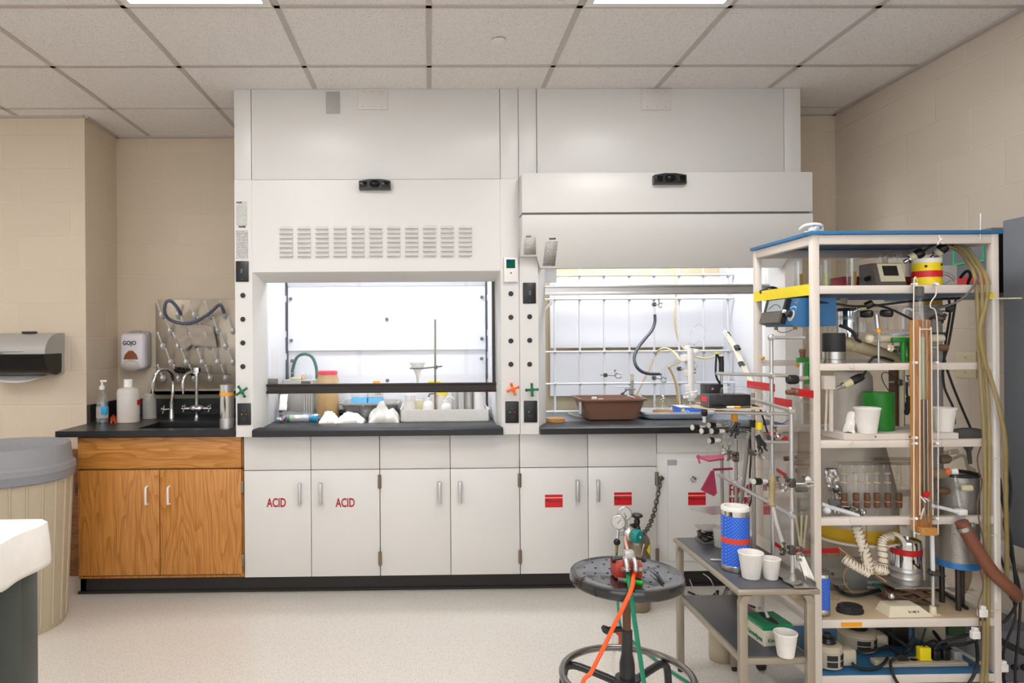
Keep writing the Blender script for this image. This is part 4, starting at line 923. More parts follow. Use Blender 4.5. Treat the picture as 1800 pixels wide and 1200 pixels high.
# clear bag with a package in it
Yp = 3.90; a = at(484, 741, Yp); c = at(564, 741, Yp)
t = thing('plastic_bag', 'clear plastic bag with a white and blue package on the hood sill', 'bag', ((a.x + c.x) / 2, Yp, ZF))
def bagf(u, v):
    x = a.x + (c.x - a.x) * u; th = PI * 2 * v; R = .034 * (math.sin(PI * (u * .86 + .1)) ** .5) * (1 + .22 * noise.noise(Vector((u * 7, v * 5, 2))))
    return (x, Yp + .01 + R * 1.3 * math.cos(th), ZF + .036 + R * math.sin(th))
B().grid(bagf, 20, 14).build('bag_film', M['clear_bag'], t, ang=25)
y0 = at(520, 732, Yp)
px_ = lambda x, dz=.028: Vector((at(x, 735, Yp).x, Yp, ZF + dz))
B().cyl(px_(510), px_(544), .021, n=18).build('package', M['white_plastic'], t)
for x0, x1, mt in ((505, 510, 'blue_label'), (544, 558, 'blue_label')): B().cyl(px_(x0), px_(x1), .0215, n=18).build('band', M[mt], t)
note(B().cyl(px_(510), px_(512.5), .0219, n=18).build('yellow_band', M['yellow'], t), 'yellow band')
B().sph(px_(500, .02), .01, n=10).build('pink_tip', M['red_cap'], t)
tag(B().grid(cloth_fn([at(490, 722, 4.0), at(504, 721, 4.02), at(506, 692, 4.08), at(492, 694, 4.06)], .012, 3, 21), 8, 8).build('paper_bag', M['paper'], solid=.001), 'pale folded paper bag leaning by the hood side wall', 'bag')
# ring stand with funnel
Yr = 4.16; q = at(765, 720, Yr); q.z = ZF + .006
t = thing('ring_stand', 'dark ring stand rod rising above the white tray', 'stand', q)
B().box(q.x - .05, q.x + .05, Yr - .014, Yr + .05, ZF + .0065, ZF + .017, .004).build('base', M['dark_metal'], t)
B().cyl(q + Vector((0, 0, .008)), at(765, 561, Yr), .0062, n=12).build('rod', M['cyl_brown'], t)
rc = at(734, 647, Yr - .05)
B().ring(rc, m(13, Yr), .004, n=28).build('ring', M['iron'], t)
B().cyl(rc + Vector((m(13, Yr), 0, 0)), at(777, 643.5, Yr - .012), .004).cbox(at(766, 645, Yr - .006), (.022, .026, .022), .003).build('ring_clamp', M['iron'], t)
t = thing('funnel', 'white funnel resting in the ring of the dark stand', 'funnel', rc)
z = rc.z; R = m(14, Yr)
B().lathe([(R, .032), (R * 1.02, .036), (R * .99, .036), (.009, -.045), (.006, -.12), (.004, -.12), (.0075, -.046), (R * .95, .03)], rc, 28).build('cone', M['hdpe'], t)
# white tray and what stands in it
Yw = 3.90; a, c = at(703, 742, Yw), at(861, 742, Yw); zt_ = at(780, 719.5, Yw).z
t = thing('spill_tray', 'white rectangular tray full of bottles in the louvered hood', 'tray', ((a.x + c.x) / 2, Yw + .15, ZF))
xa_, xb_ = a.x, min(c.x, .335)
B().box(xa_, xb_, Yw, Yw + .006, ZF + .001, zt_, .001).box(xa_, xb_, Yw + .40, Yw + .406, ZF + .001, zt_).box(xa_, xa_ + .006, Yw, Yw + .406, ZF + .001, zt_).box(xb_ - .006, xb_, Yw, Yw + .406, ZF + .001, zt_).box(xa_, xb_, Yw, Yw + .406, ZF + .001, ZF + .005).build('tray', M['white_matte'], t)
ZT2 = ZF + .006; grp = 'bottles in the white tray'
t = simple_bottle('round_jar', 'white-domed jar at the corner of the white tray', 721, 4.05, 9.5, 693.5, M['hdpe'], M['white_plastic'], .024, 'jar', .86, grp, ZT2)
q = at(741, 700, 4.14); q.z = ZT2; tag(B().box(q.x - .05, q.x + .012, q.y, q.y + .06, ZT2, at(736, 703, 4.14).z, .004).build('reagent_box', M['plate_cream']), 'beige box behind the white-domed jar in the tray', 'box', grp)
def wash(label, x, Y, rpx, ytop, tipm, capm, sgn=1):
    q = at(x, 700, Y); q.z = ZT2; r = m(rpx, Y); k = at(x, ytop, Y).z - ZT2
    t = thing('wash_bottle', label, 'bottle', q, grp)
    B().lathe([(0, 0), (r, 0), (r, k * .62), (r * .8, k * .78), (r * .42, k * .86), (r * .42, k * .9)], q, 24).build('bottle_body', M['white_plastic'], t)
    B().lathe([(0, k * .88), (r * .48, k * .88), (r * .44, k), (0, k)], q, 18).build('cap', capm, t)
    B().tube([q + Vector((0, 0, k)), q + Vector((sgn * r * .3, 0, k + .018)), q + Vector((sgn * r * 1.1, -.01, k + .02)), q + Vector((sgn * r * 1.6, -.015, k + .004))], [.005, .004, .003], 8, 4).build('spout', tipm, t)
    B().lathe([(r * 1.005, k * .2), (r * 1.005, k * .45)], q, 24).build('label', M['red_label'] if 'red_label' in M else M['tissue_cream'], t)
wash('white wash bottle with a dark bent spout beside the ring stand', 753, 4.02, 9.5, 698, M['grey_dark'], M['white_plastic'])
wash('small white squeeze bottle with white spout in front of the yellow lid', 784, 3.99, 9, 703, M['white_plastic'], M['white_plastic'])
simple_bottle('wide_jar', 'jar with a bright yellow lid just beyond the ring stand rod', 778, 4.10, 8.5, 688.5, M['hdpe'], M['yellow'], .014, 'jar', .92, grp, ZT2)
simple_bottle('wide_jar', 'taller jar with yellow lid showing above the sash rail', 764, 4.258, 10.5, 669.5, M['hdpe'], M['yellow'], .014, 'jar', .92, grp, ZT2)
def canister(label, x, Y, rpx, ytop, mt, nm='canister'):
    q = at(x, 700, Y); q.z = ZT2; r = m(rpx, Y); k = at(x, ytop, Y).z - ZT2
    t = thing(nm, label, 'canister', q, grp)
    B().lathe([(0, 0), (r, 0), (r, k), (r * .93, k + .002), (r * .93, .01), (0, .01)], q, 24).build('wall', mt, t)
    B().ring(q + Vector((0, 0, k)), r * .97, .002, n=24, k=6).build('rim', M['steel'], t)
canister('steel canister standing at the back of the white tray', 824, 4.14, 9.5, 679, M['steel'])
canister('white cylinder near the end of the white tray', 843, 4.10, 9, 680, M['white_plastic'], 'cylinder_jar')
canister('narrow grey canister between yellow lid jar and glass tube', 800, 4.17, 6, 681, M['grey_plastic'])
q = at(809, 700, 4.06); q.z = ZT2; k = at(809, 688, 4.06).z - ZT2
t = thing('graduated_tube', 'clear glass tube with red base in the white tray', 'tube', q, grp)
B().lathe([(0, .012), (.014, .012), (.014, k), (.0125, k), (.0125, .014)], q, 18).build('glass_body', M['glass'], t)
B().lathe([(0, 0), (.018, 0), (.018, .01), (0, .012)], q, 18).build('foot', M['red_cap'], t)
tag(B().cyl(at(849, 693, 4.2), at(856, 686.5, 4.22), .004).cyl(at(849, 693, 4.2), Vector((at(846, 693, 4.2).x, 4.18, ZT2 + .002)), .004).build('orange_pen', M['orange']), 'orange pen standing in the end of the white tray', 'pen')
# ================================================================= THINGS INSIDE THE RIGHT HOOD
Yb_ = 3.87; a, c = at(1037, 745, Yb_), at(1123, 745, Yb_); zr = at(1075, 701, Yb_).z; cx = (a.x + c.x) / 2
t = thing('brown_tub', 'brown plastic tub on the worktop of the slanted-front hood', 'tub', (cx, Yb_ + .13, ZF))
tub(B(), cx, Yb_ + .13, m(45, Yb_), .115, m(56, Yb_), .14, ZF + .0005, zr).build('basin', M['tub_brown'], t)
q = at(1024, 722, Yb_ + .02); note(B().box(at(1020, 720, Yb_ + .04).x - .001, at(1020, 720, Yb_ + .04).x + .002, Yb_ + .02, Yb_ + .07, zr - .085, zr - .02).build('label', M['white_plastic'], t), 'white label on the end')
ZI = ZF + .0135
for i, (x, y, r_, lab) in enumerate(((1044.5, 697.5, 4.7, 'taller white cap bottle standing in the brown tub'), (1056, 700.5, 4.8, 'shorter white cap bottle in the brown tub'))):
    Yx = Yb_ + .1; q = at(x, y, Yx); z1 = q.z; q.z = ZI; r = m(r_, Yx)
    t = thing('tub_bottle', lab, 'bottle', q, 'bottles in the brown tub')
    B().lathe([(0, 0), (r * 1.3, 0), (r * 1.3, z1 - ZI - .05), (r * .9, z1 - ZI - .03), (r * .9, z1 - ZI - .02)], q, 20).build('bottle_body', M['hdpe'], t)
    B().lathe([(0, z1 - ZI - .028), (r, z1 - ZI - .028), (r, z1 - ZI), (0, z1 - ZI + .001)], q, 20).build('cap', M['white_matte'], t)
q = at(1080, 705, Yb_ + .13); z1 = q.z - .001; q.z = ZI
tag(B().lathe([(0, 0), (.045, 0), (.05, .01), (.05, z1 - ZI + .004), (.047, z1 - ZI + .004), (.046, .01), (0, .006)], q, 24).build('glass_dish', M['glass']), 'round glass dish standing in the brown tub', 'dish', 'bottles in the brown tub')
for p0, p1, lab in ((at(1103, 696, Yb_ + .17), at(1116, 708, Yb_ + .02), 'glass rod resting on the brown tub rim'), (at(1124, 699, Yb_ + .15), at(1129, 708, Yb_ + .05), 'short glass rod at the far rim of the brown tub')):
    p0.z = zr + .005; p1.z = zr + .005; tag(B().cyl(p0, p1, .003).build('glass_rod', M['rod_white']), lab, 'rod', 'glass rods on the brown tub')
def cork_ring(label, x, y, rpx, hpx, Y=None, z0=ZF):
    q = atz(x, y, z0) if Y is None else at(x, y, Y); q.z = z0 + .0005; r = m(rpx, q.y); h = m(hpx, q.y)
    t = tag(B().lathe([(r * .55, 0), (r, 0), (r, h), (r * .9, h), (r * .62, h - .006), (r * .55, h * .3), (r * .55, 0)], q, 28).build('cork_ring', M['cork']), label, 'cork ring', 'cork flask rings'); return q, r, h
cork_ring('empty cork ring on the worktop by the hood post', 977, 742.5, 16.5, 8)
tag(B().grid(cloth_fn([at(978, 748, 3.82), at(999, 748, 3.82), at(1000, 744.5, 3.9), at(980, 742, 3.92)], .004, 3, 4), 8, 5).build('paper_scrap', M['paper'], solid=.0008), 'torn paper scrap under the empty cork ring', 'paper')
Yt = 3.90; a = at(1134, 742, Yt); c = at(1262, 742, Yt); zr = at(1180, 724.5, Yt).z; cx = (a.x + c.x) / 2
t = thing('enamel_tray', 'shallow enamelled steel tray beside the brown tub', 'tray', (cx, Yt + .13, ZF))
tub(B(), cx, Yt + .13, m(59, Yt), .115, m(62, Yt), .13, ZF + .0005, zr).build('pan', M['tub_steel'], t)
ZI = ZF + .0135
q, r, h = cork_ring('cork ring under the round flask in the steel tray', 1165, 727, 17, 9, Yt + .12, ZI); h0 = ZI + h
Yk = q.y
fc = at(1165.5, 705, Yk); R = m(14.5, Yk); fc.z = h0 + R * .78
t = thing('round_flask', 'round glass flask on a cork ring in the steel tray', 'flask', q + Vector((0, 0, h)))
pr = [(math.sin(a_) * R, fc.z - q.z - math.cos(a_) * R) for a_ in [i * PI / 14 for i in range(13)]] + [(R * .26, fc.z - q.z + R * 1.1), (R * .26, at(1165, 672, Yk).z - q.z), (R * .34, at(1165, 671, Yk).z - q.z)]
B().lathe([(p[0] if p[0] > 1e-5 else 0, p[1]) for p in pr], q, 24).build('glass_body', M['glass'], t)
t = thing('distilling_head', 'glass adapter with slanted condenser above the round flask', 'glassware', at(1166, 655, Yk))
B().tube([at(1165.5, 678, Yk), at(1166, 664, Yk), at(1166, 652, Yk), at(1169, 646, Yk), at(1174, 643, Yk), at(1206, 628, Yk + .05)], [.008, .0105, .009, .006, .006, .006], 12, 3).build('side_arm', M['glass'], t)
B().tube([at(1173, 644, Yk), at(1202, 630, Yk + .045)], .0105, 12).build('condenser_jacket', M['glass'], t)
note(B().tube([at(1174, 646, Yk - .004), at(1202, 632, Yk + .04)], .005, 8).build('coolant', M['latex'], t), 'amber condenser core')
q = at(1211, 727, Yt + .13); q.z = ZI
t = thing('blue_box', 'blue and white box standing in the steel tray', 'box', q); w = m(22, q.y); zb = at(1211, 713, q.y).z
B().box(q.x - w, q.x + w, q.y - .07, q.y + .07, ZI + .0005, zb - .004, .002).build('box_body', M['blue_box'], t)
B().box(q.x - w - .001, q.x + w + .001, q.y - .071, q.y + .071, zb - .004, zb, .002).build('lid', M['white_matte'], t)
note(B().box(q.x - w + .006, q.x - w + .022, q.y - .0712, q.y - .0702, ZI + .028, ZI + .044).build('sticker', M['yellow'], t), 'small yellow sticker')
B().ring((q.x - w + .035, q.y - .0708, ZI + .02), .012, .002, (0, 1, 0), 20, 6).build('emblem', M['white_plastic'], t)
qq = Vector((q.x + .012, q.y + .01, zb + .001)); Yq = qq.y
t = thing('wrapped_column', 'white cloth wrapped distillation column on the blue box', 'glassware', qq)
Zq = lambda y: at(1214, y, Yq).z - qq.z
B().lathe([(0, 0), (.035, 0), (.042, .012), (.036, .028), (.018, .042), (.016, Zq(690))], qq, 24).build('flask', M['glass'], t)
b = B(); k = 0; y = 702; b.cyl(qq + Vector((.004, 0, Zq(704))), qq + Vector((.004, 0, Zq(612))), .0175, n=18)
while y > 612:
    rr = .020 + .003 * math.sin(k * 2.1) + (.008 if 622 < y < 642 else 0); b.lathe([(.010, Zq(y)), (rr, Zq(y) + .002), (rr * 1.03, Zq(y - 5)), (.010, Zq(y - 6.5))], qq + Vector((.003 * math.sin(k * 1.7) + .004, 0, 0)), 16, (.14 * math.sin(k * 1.3), .1, 1)); y -= 5.2; k += 1
b.build('cloth_wrap', M['paper'], t)
B().grid(cloth_fn([at(1200, 700, Yq - .03), at(1224, 700, Yq - .03), at(1228, 686, Yq - .03), at(1204, 690, Yq - .03)], .012, 5, 6), 8, 6).build('cloth_tail', M['paper'], t, solid=.001)
B().cyl(at(1211, 625, Yq), at(1211, 600, Yq), .005).tube([at(1220, 618, Yq), at(1221, 606, Yq), at(1214, 604, Yq)], .006, 8, 3).build('stopcock', M['glass'], t)
# hoses and clamps in the right hood
HG = 'amber tubing in the slanted-front hood'
hose('black_hose', 'black rubber hose curling from a clamp to the distilling head', [at(1151, 553, 4.2), at(1151, 566, 4.19), at(1146, 580, 4.17), at(1133, 596, 4.14), at(1121, 612, 4.1), at(1115, 628, 4.07), at(1118, 642, 4.04), at(1127, 652, 4.03), at(1140, 656.5, 4.03), at(1160, 657, 4.03)], .0095, M['dark_hose'])
hose('amber_hose', 'amber tube arching over the black hose behind the round flask', [at(1116, 700, 4.3), at(1126, 680, 4.29), at(1140, 650, 4.28), at(1150, 628, 4.26), at(1160, 614, 4.2), at(1172, 612, 4.18), at(1186, 620, 4.14), at(1195, 632, 4.1)], .0062, M['latex_pale'], HG)
hose('amber_hose', 'amber tube hanging from the top of the hood behind the lattice', [at(1182, 466, 4.32), at(1188, 490, 4.31), at(1188, 530, 4.31), at(1186, 560, 4.31), at(1190, 590, 4.31), at(1200, 610, 4.3), at(1222, 626, 4.2), at(1246, 629, 4.2), at(1274, 617, 4.25)], .0062, M['latex_pale'], HG)
hose('amber_hose', 'short amber tube dropping from the condenser to the worktop', [at(1175, 645, Yk + .01), at(1181, 655, 4.05), at(1187, 672, 4.07), at(1190, 690, 4.1), at(1192, 706, 4.12), at(1192, 720, 4.16)], .0062, M['latex'], HG)
hose('amber_hose', 'amber tube lying on the worktop behind the brown tub', [at(996, 724, 4.27), at(1010, 730, 4.1), at(1025, 732, 4.05), at(1038, 732, 4.08)], .005, M['latex_pale'], HG)
hose('amber_hose', 'cream tube coming out of the hood ceiling beside an upright rod', [at(1158, 464, 4.33), at(1153, 478, 4.32), at(1152, 500, 4.32), at(1151, 520, 4.31), at(1151, 552, 4.24)], .0062, M['cream'], HG)
hose('clear_hose', 'thin clear tube loop above the wrapped column', [at(1213, 598, 4.1), at(1215, 584, 4.1), at(1224, 572, 4.1), at(1234, 572, 4.1), at(1240, 582, 4.1), at(1238, 594, 4.1), at(1225, 602, 4.1), at(1219, 606, 4.06)], .0028, M['clear_plastic'])
for i, dx in enumerate((-3, 0, 3)):
    hose('cream_hose', 'cream tubes taped together slanting down by the hood side wall', [at(1274 + dx, 580 + abs(dx), 4.2), at(1290 + dx, 608, 4.1), at(1305 + dx, 640, 4.0), at(1330 + dx, 690, 3.86)], .0055, M['cream'], 'taped cream tubes')
b0 = None
for i, (x, y, Y, lab) in enumerate(((1279, 588, 4.19, 'uppermost black tape band on the cream tubes'), (1296, 611, 4.07, 'small black clip in the middle of the cream tubes'), (1303.5, 640, 4.0, 'black tape band low on the cream tubes'))):
    c = at(x, y, Y); d = (at(1305, 640, 4) - at(1280, 590, 4.18)).normalized(); tag(B().lathe([(.011, -.014), (.0175, -.014), (.0175, .014), (.011, .014)], c, 14, d, (1, .7)).build('tape_band', M['black_rubber']), lab, 'tape', 'tape bands on the cream tubes')
def clamp(label, head, tip, w=.012, mt='steel', group='lab clamps', grip='alu_dull', boss=True):
    head, tip = Vector(head), Vector(tip); d = tip - head; L = d.length; d.normalize(); s = Vector((0, 0, 1)); s = (s - d * s.dot(d)).normalized()
    t = thing('lab_clamp', label, 'clamp', head, group)
    B().cyl(head - d * .03, head + d * L * .62, .0042, n=10).build('rod', M[mt], t)
    if boss: B().cbox(head, (.022, .026, .024), .005).build('boss_head', M['iron'], t)
    g = head + d * L * .6
    for sg in (-1, 1): B().tube([g, g + d * L * .12 + s * w * sg * 1.1, g + d * L * .28 + s * w * sg * 1.2, g + d * L * .42 + s * w * sg * .7], [.005, .0045, .004, .0055], 8, 3).build('jaw', M[grip], t)
    B().cyl(g + s * w * 1.3, g + s * w * 1.3 + s * .016, .0025).disc(g + s * (w * 1.3 + .014), .007, .004, s, 10).build('wing_screw', M['iron'], t)
    return t
CG = 'lab clamps on the rod lattice'
clamp('lab clamp on an upright rod behind the brown tub', at(1064, 659, 4.20), at(1092, 660, 4.15), group=CG)
clamp('lab clamp high on the lattice above the black hose', at(1150, 535, 4.20), at(1163, 536, 4.12), group=CG)
clamp('lab clamp gripping the neck of the round flask', at(1150, 664, 4.20), at(1170, 668, 4.05), group=CG)
clamp('lab clamp gripping the wrapped column', at(1194, 648, 4.20), at(1222, 652, Yq), group=CG)
tag(B().cyl(at(1081, 594, 4.16), at(1081.5, 662, 4.16), .0022, n=8).build('thermometer', M['glass']), 'thin glass thermometer held above the brown tub', 'thermometer')
t = thing('needle_valve', 'metal stopcock with yellow stopper standing behind the brown tub', 'valve', at(1111, 690, 4.2))
B().cyl(at(1111, 668, 4.2), at(1111, 657, 4.2), .009, .0105).build('stopper', M['plate_cream'], t)
B().cyl(at(1111, 697, 4.2), at(1111, 668, 4.2), .0095).cyl(at(1099, 684, 4.17), at(1116, 684, 4.2), .006).build('valve_body', M['steel'], t)
B().disc(at(1094, 693, 4.15), .011, .006, (0, -1, .2), 14).cyl(at(1094, 692, 4.15), at(1102, 685, 4.18), .004).build('knob', M['iron'], t)
B().cyl((at(1111, 700, 4.2).x, 4.2, at(1111, 700, 4.2).z), at(1111, 693, 4.2), .0125).build('base_cap', M['black_rubber'], t)
B().cyl(at(1083, 680, 4.2), at(1108, 679, 4.2), .0035).build('inlet_tube', M['rod_white'], t)
# ================================================================= STOOL
ys, zs = 2.2, .636
sc = Vector((at(1101, 1000, ys).x, ys, 0)); R = .178
t = thing('lab_stool', 'black perforated round stool with chrome foot ring', 'stool', sc)
zt = Vector((0, 0, zs))
B().lathe([(0, -.004), (R * .75, -.004), (R - .012, -.001), (R - .003, -.004), (R, -.012), (R, -.03), (R - .004, -.034), (R - .008, -.03), (R - .01, -.02), (0, -.018)], sc + zt, 56).build('seat', M['seat_black'], t)
b = B()
for rr, n in ((.06, 8), (.1, 12), (.135, 14)):
    for i in range(n):
        a = 2 * PI * (i + .5 * (n % 3)) / n; b.disc(sc + zt + Vector((rr * math.cos(a), rr * math.sin(a), -.0042)), .0038, .0012, n=10)
b.build('vent_hole_print', M['ink'], t)
zr_ = .304
B().cyl(sc + Vector((0, 0, .41)), sc + Vector((0, 0, zs - .02)), .0125, n=18).build('inner_post', M['rubber_brown'], t)
B().lathe([(0, .12), (.024, .12), (.024, .345), (.0175, .375), (.0175, .45), (0, .45)], sc, 20).build('outer_post', M['stool_black'], t)
B().lathe([(.024, .255), (.042, .258), (.042, .285), (.038, .3), (.024, .3)], sc, 24).build('hub', M['stool_black'], t)
B().disc(sc + Vector((0, 0, zs - .03)), .06, .012, n=20).build('seat_bracket', M['stool_black'], t)
B().ring(sc + Vector((0, 0, zr_)), .204, .0115, n=56, k=10).build('foot_ring', M['stool_tube'], t)
for a in (38, 142, 215, 270, 325):
    d = Vector((math.cos(math.radians(a)), math.sin(math.radians(a)), 0)); o = B()
    o.tube([sc + d * .035 + Vector((0, 0, .275)), sc + d * .14 + Vector((0, 0, .285)), sc + d * .195 + Vector((0, 0, .283)), sc + d * .222 + Vector((0, 0, .255)), sc + d * .232 + Vector((0, 0, .15)), sc + d * .24 + Vector((0, 0, .02))], .0125, 10, 4).build('leg', M['stool_black'], t)
    B().disc(sc + d * .24, .016, .024, n=14, bev=.003).build('glide', M['black_rubber'], t)
L0 = at(1092, 1105, ys - .015)
B().tube([L0, at(1078, 1106, ys - .02), at(1068, 1108, ys - .025), at(1060, 1102, ys - .03)], [.009, .0105, .012, .012, .008], 10, 4).build('height_lever', M['stool_black'], t)
# things on the stool
zq = zs + .0015 - .002
a = atz(1081.5, 1017, zq); c = atz(1130, 1017, zq)
t = tag(B().box(a.x, c.x, a.y, a.y + .06, zq, zq + .046, .003).build('red_block', M['red_block']), 'red foam block lying on the black stool seat', 'block')
zb = zq + .048; ym = a.y + .02
t = thing('gas_torch', 'gas torch with twin valves and hose barbs lying over the red block', 'torch', Vector((at(1104, 985, ym).x, ym, zb)))
tc = t.location.copy()
b = B().cbox(tc + Vector((0, -.008, .022)), (.03, .022, .03), .004)
b.build('valve_body', M['alu'], t)
for s in (-1, 1):
    x = tc.x + s * .0135
    B().tube([(x * 1, ym - .01, zb + .012), (x, ym - .03, zb + .006), (x, ym - .036, zb - .02)], .0078, 10, 4).build('hose_barb', M['alu'], t)
    B().cyl((x + s * .006, ym - .006, zb + .012), (x + s * .028, ym - .006, zb + .008), .0045).disc((x + s * .028, ym - .006, zb + .008), .010, .012, (s, 0, -.1), 14, .002).build('valve_knob', M['dark_metal'], t)
    B().ring((x, ym - .036, zb - .013), .0095, .0022, n=14, k=6).cbox((x + s * .014, ym - .036, zb - .013), (.01, .004, .012)).build('hose_clip', M['steel'], t)
note(B().tube([tc + Vector((0, .0, .03)), tc + Vector((-.001, .02, .052)), tc + Vector((-.001, .03, .068))], [.007, .0065, .005], 10, 4).build('neck', M['copper'], t), 'copper neck')
yh_ = ym - .036
hose('torch_hose', 'orange hose hanging from the gas torch over the stool edge', [(tc.x + .0135, yh_, zb - .017), at(1113.5, 1012, yh_ - .006), at(1111, 1032, 1.985), at(1098, 1062, 1.96), at(1080, 1098, 1.958), at(1060, 1140, 1.95), at(1040, 1180, 1.94), at(1020, 1225, 1.93), (.40, 1.92, .01)], .0062, M['orange'], 'torch hoses')
hose('torch_hose', 'teal hose hanging from the gas torch over the stool edge', [(tc.x - .0135, yh_, zb - .017), at(1104, 1012, yh_), at(1108, 1036, 2.015), at(1113, 1075, 1.99), at(1119, 1115, 1.98), at(1125, 1155, 1.97), at(1131, 1195, 1.96), at(1137, 1235, 1.95), (.60, 1.93, .01)], .0068, M['teal'], 'torch hoses')
p0, p1 = atz(1087, 1023, zq), atz(1130, 1030, zq); up = Vector((0, 0, .008))
t = thing('screwdriver', 'green handled screwdriver lying in front of the red block', 'screwdriver', p0)
d = (p1 - p0).normalized()
B().cyl(p0 + up + d * .02, p1 + up, .0075, .0075, 8).build('handle', M['green_clear'], t)
B().cyl(p0 + up, p0 + up + d * .02, .007, n=10).build('end_cap', M['grey_dark'], t)
t = thing('tweezers', 'black tweezers lying open on the stool seat', 'tweezers', atz(1155, 1016, zq))
tp = atz(1166, 1026, zq)
for x, y in ((1143, 1005), (1149, 1003)):
    q = atz(x, y, zq); B().tube([tp + Vector((0, 0, .003)), (tp + q) / 2 + Vector((.004 if x < 1146 else .003, 0, .004)), q + Vector((0, 0, .003))], [.0028, .0024, .0012], 6, 4).build('arm', M['black_plastic'], t)
hose('wire_hook', 'small black wire hook lying near the stool rim', [atz(1014, 1014, zq) + Vector((0, 0, .003)), atz(1017, 1017, zq) + Vector((0, 0, .002)), atz(1023, 1017, zq) + Vector((0, 0, .002)), atz(1028, 1014.5, zq) + Vector((0, 0, .003))], .0018, M['black_plastic'], cat='hook', n=6)
# ================================================================= GAS CYLINDER
Yc = 3.52; cc = Vector((at(1120, 960, Yc).x, Yc, 0)); r = m(23, Yc); zd = at(1120, 934, Yc).z
t = thing('gas_cylinder', 'small brown gas cylinder chained behind the stool', 'gas cylinder', cc)
B().lathe([(0, .012), (r * .9, 0), (r, .012), (r, zd - r * .9), (r * .93, zd - r * .5), (r * .7, zd - r * .16), (r * .38, zd), (r * .3, zd + .012), (0, zd + .012)], cc, 36).build('body', M['cyl_brown'], t)
zv = zd + .01
B().lathe([(0, zv), (.015, zv), (.018, zv + .01), (.012, zv + .02), (.016, zv + .045), (.01, zv + .06), (0, zv + .062)], cc, 16).cyl(cc + Vector((0, 0, zv + .025)), cc + Vector((-.035, -.02, zv + .025)), .01).build('valve', M['dark_metal'], t)
B().lathe([(0, zv + .06), (.02, zv + .062), (.03, zv + .068), (.03, zv + .076), (.02, zv + .082), (0, zv + .08)], cc, 10).build('valve_wheel', M['dark_metal'], t)
lp = at(1134, 968, Yc - r)
o = B().box(-.03, .03, -.0005, .0005, -.03, .03).rot(12, 'Y', (0, 0, 0)); 
for v in o.bm.verts: v.co = Vector((v.co.x + cc.x + .035, 0, v.co.z + lp.z)); 
for v in o.bm.verts: v.co.y = Yc - math.sqrt(max(0, r * r - (v.co.x - cc.x) ** 2)) - .002
o.build('label', M['paper'], t, solid=.001)
o = B().prism([(0, -.028), (.024, 0), (0, .028), (-.024, 0)], 'y', 0, .001)
for v in o.bm.verts: x = v.co.x * .75 + cc.x + .047; v.co = Vector((x, Yc - math.sqrt(max(0, r * r - (x - cc.x) ** 2)) - .0035 - v.co.y, v.co.z + lp.z + .002))
note(o.build('hazard_diamond', M['yellow'], t), 'yellow hazard diamond')
# regulator
rg = at(1108, 938, Yc - .05)
t = thing('gas_regulator', 'two-gauge pressure regulator with teal knob on the gas cylinder', 'regulator', rg)
ax = Vector((.55, -.8, -.05)).normalized()
B().lathe([(0, 0), (.036, 0), (.038, .008), (.034, .02), (.026, .03), (0, .03)], rg - ax * .015, 28, ax).build('body', M['alu'], t)
B().lathe([(0, 0), (.027, 0), (.027, .01), (0, .01)], rg + ax * .014, 24, ax).build('bonnet_ring', M['brass'], t)
b = B().lathe([(0, 0), (.031, 0), (.031, .03), (.028, .034), (.014, .036), (0, .034)], rg + ax * .024, 28, ax)
q_ = Vector((0, 0, 1)).rotation_difference(ax)
for i in range(18):
    a = 2 * PI * i / 18; p = rg + ax * .026 + q_ @ Vector((.031 * math.cos(a), .031 * math.sin(a), 0)); b.tube([p, p + ax * .026], .003, 5)
b.build('pressure_knob', M['teal_knob'] if 'teal_knob' in M else M['teal'], t)
B().sph(rg + ax * .062, .006, n=10).build('center_screw', M['chrome'], t)
for i, (x, y, dr) in enumerate(((1087, 917.5, (-.25, -.95, .05)), (1098, 902.5, (-.05, -.95, .1)))):
    gc = at(x, y, Yc - .055 + .03 * i); dv = Vector(dr).normalized()
    g = B().lathe([(0, -.016), (.034, -.016), (.036, -.006), (.036, .006), (.033, .008), (.032, .004), (0, .004)], gc, 30, dv).cyl(gc, rg + Vector((-.01, .01, .01)), .006).build('gauge', M['alu'], t)
    B().disc(gc + dv * .0045, .0315, .001, dv, 28).build('dial', M['gauge_face'], g)
    qd = Vector((0, 0, 1)).rotation_difference(dv); b = B()
    for k in range(11):
        a = math.radians(-50 + 28 * k); e = qd @ Vector((math.cos(a), math.sin(a), 0)); b.tube([gc + dv * .006 + e * .022, gc + dv * .006 + e * .027], .0006, 4)
    e = qd @ Vector((math.cos(.6 if i == 0 else -1.2), math.sin(.6 if i == 0 else -1.2), 0)); b.tube([gc + dv * .0065 - e * .008, gc + dv * .0065 + e * .02], .0011, 4); b.build('needle_print', M['ink'], g)
    B().disc(gc + dv * .0075, .0325, .001, dv, 24).build('lens', M['pane'], g)
vx = at(1085, 942, Yc - .06)
B().cyl(at(1086, 930, Yc - .05), at(1085, 946, Yc - .06), .009).cyl(at(1086, 938, Yc - .05), rg, .008).build('outlet_block', M['alu'], t)
B().sph(at(1084.5, 952.5, Yc - .075), .0175, (1, .8, 1), 16).build('outlet_knob', M['black_plastic'], t)
B().cyl(at(1084.5, 957, Yc - .06), at(1084, 970, Yc - .06), .007).build('outlet_barb', M['brass'], t)
fl = lambda x, y: atz(x, y, .009)
hose('gas_hose', 'teal hose running from the regulator along the floor behind the stool', [at(1084, 969, Yc - .06), at(1083.5, 985, Yc - .06), at(1084, 1020, Yc - .08), at(1086, 1060, Yc - .16), fl(1092, 1105), fl(1107, 1122), fl(1135, 1145), fl(1178, 1178), fl(1216, 1203), fl(1250, 1225)], .0062, M['teal'])
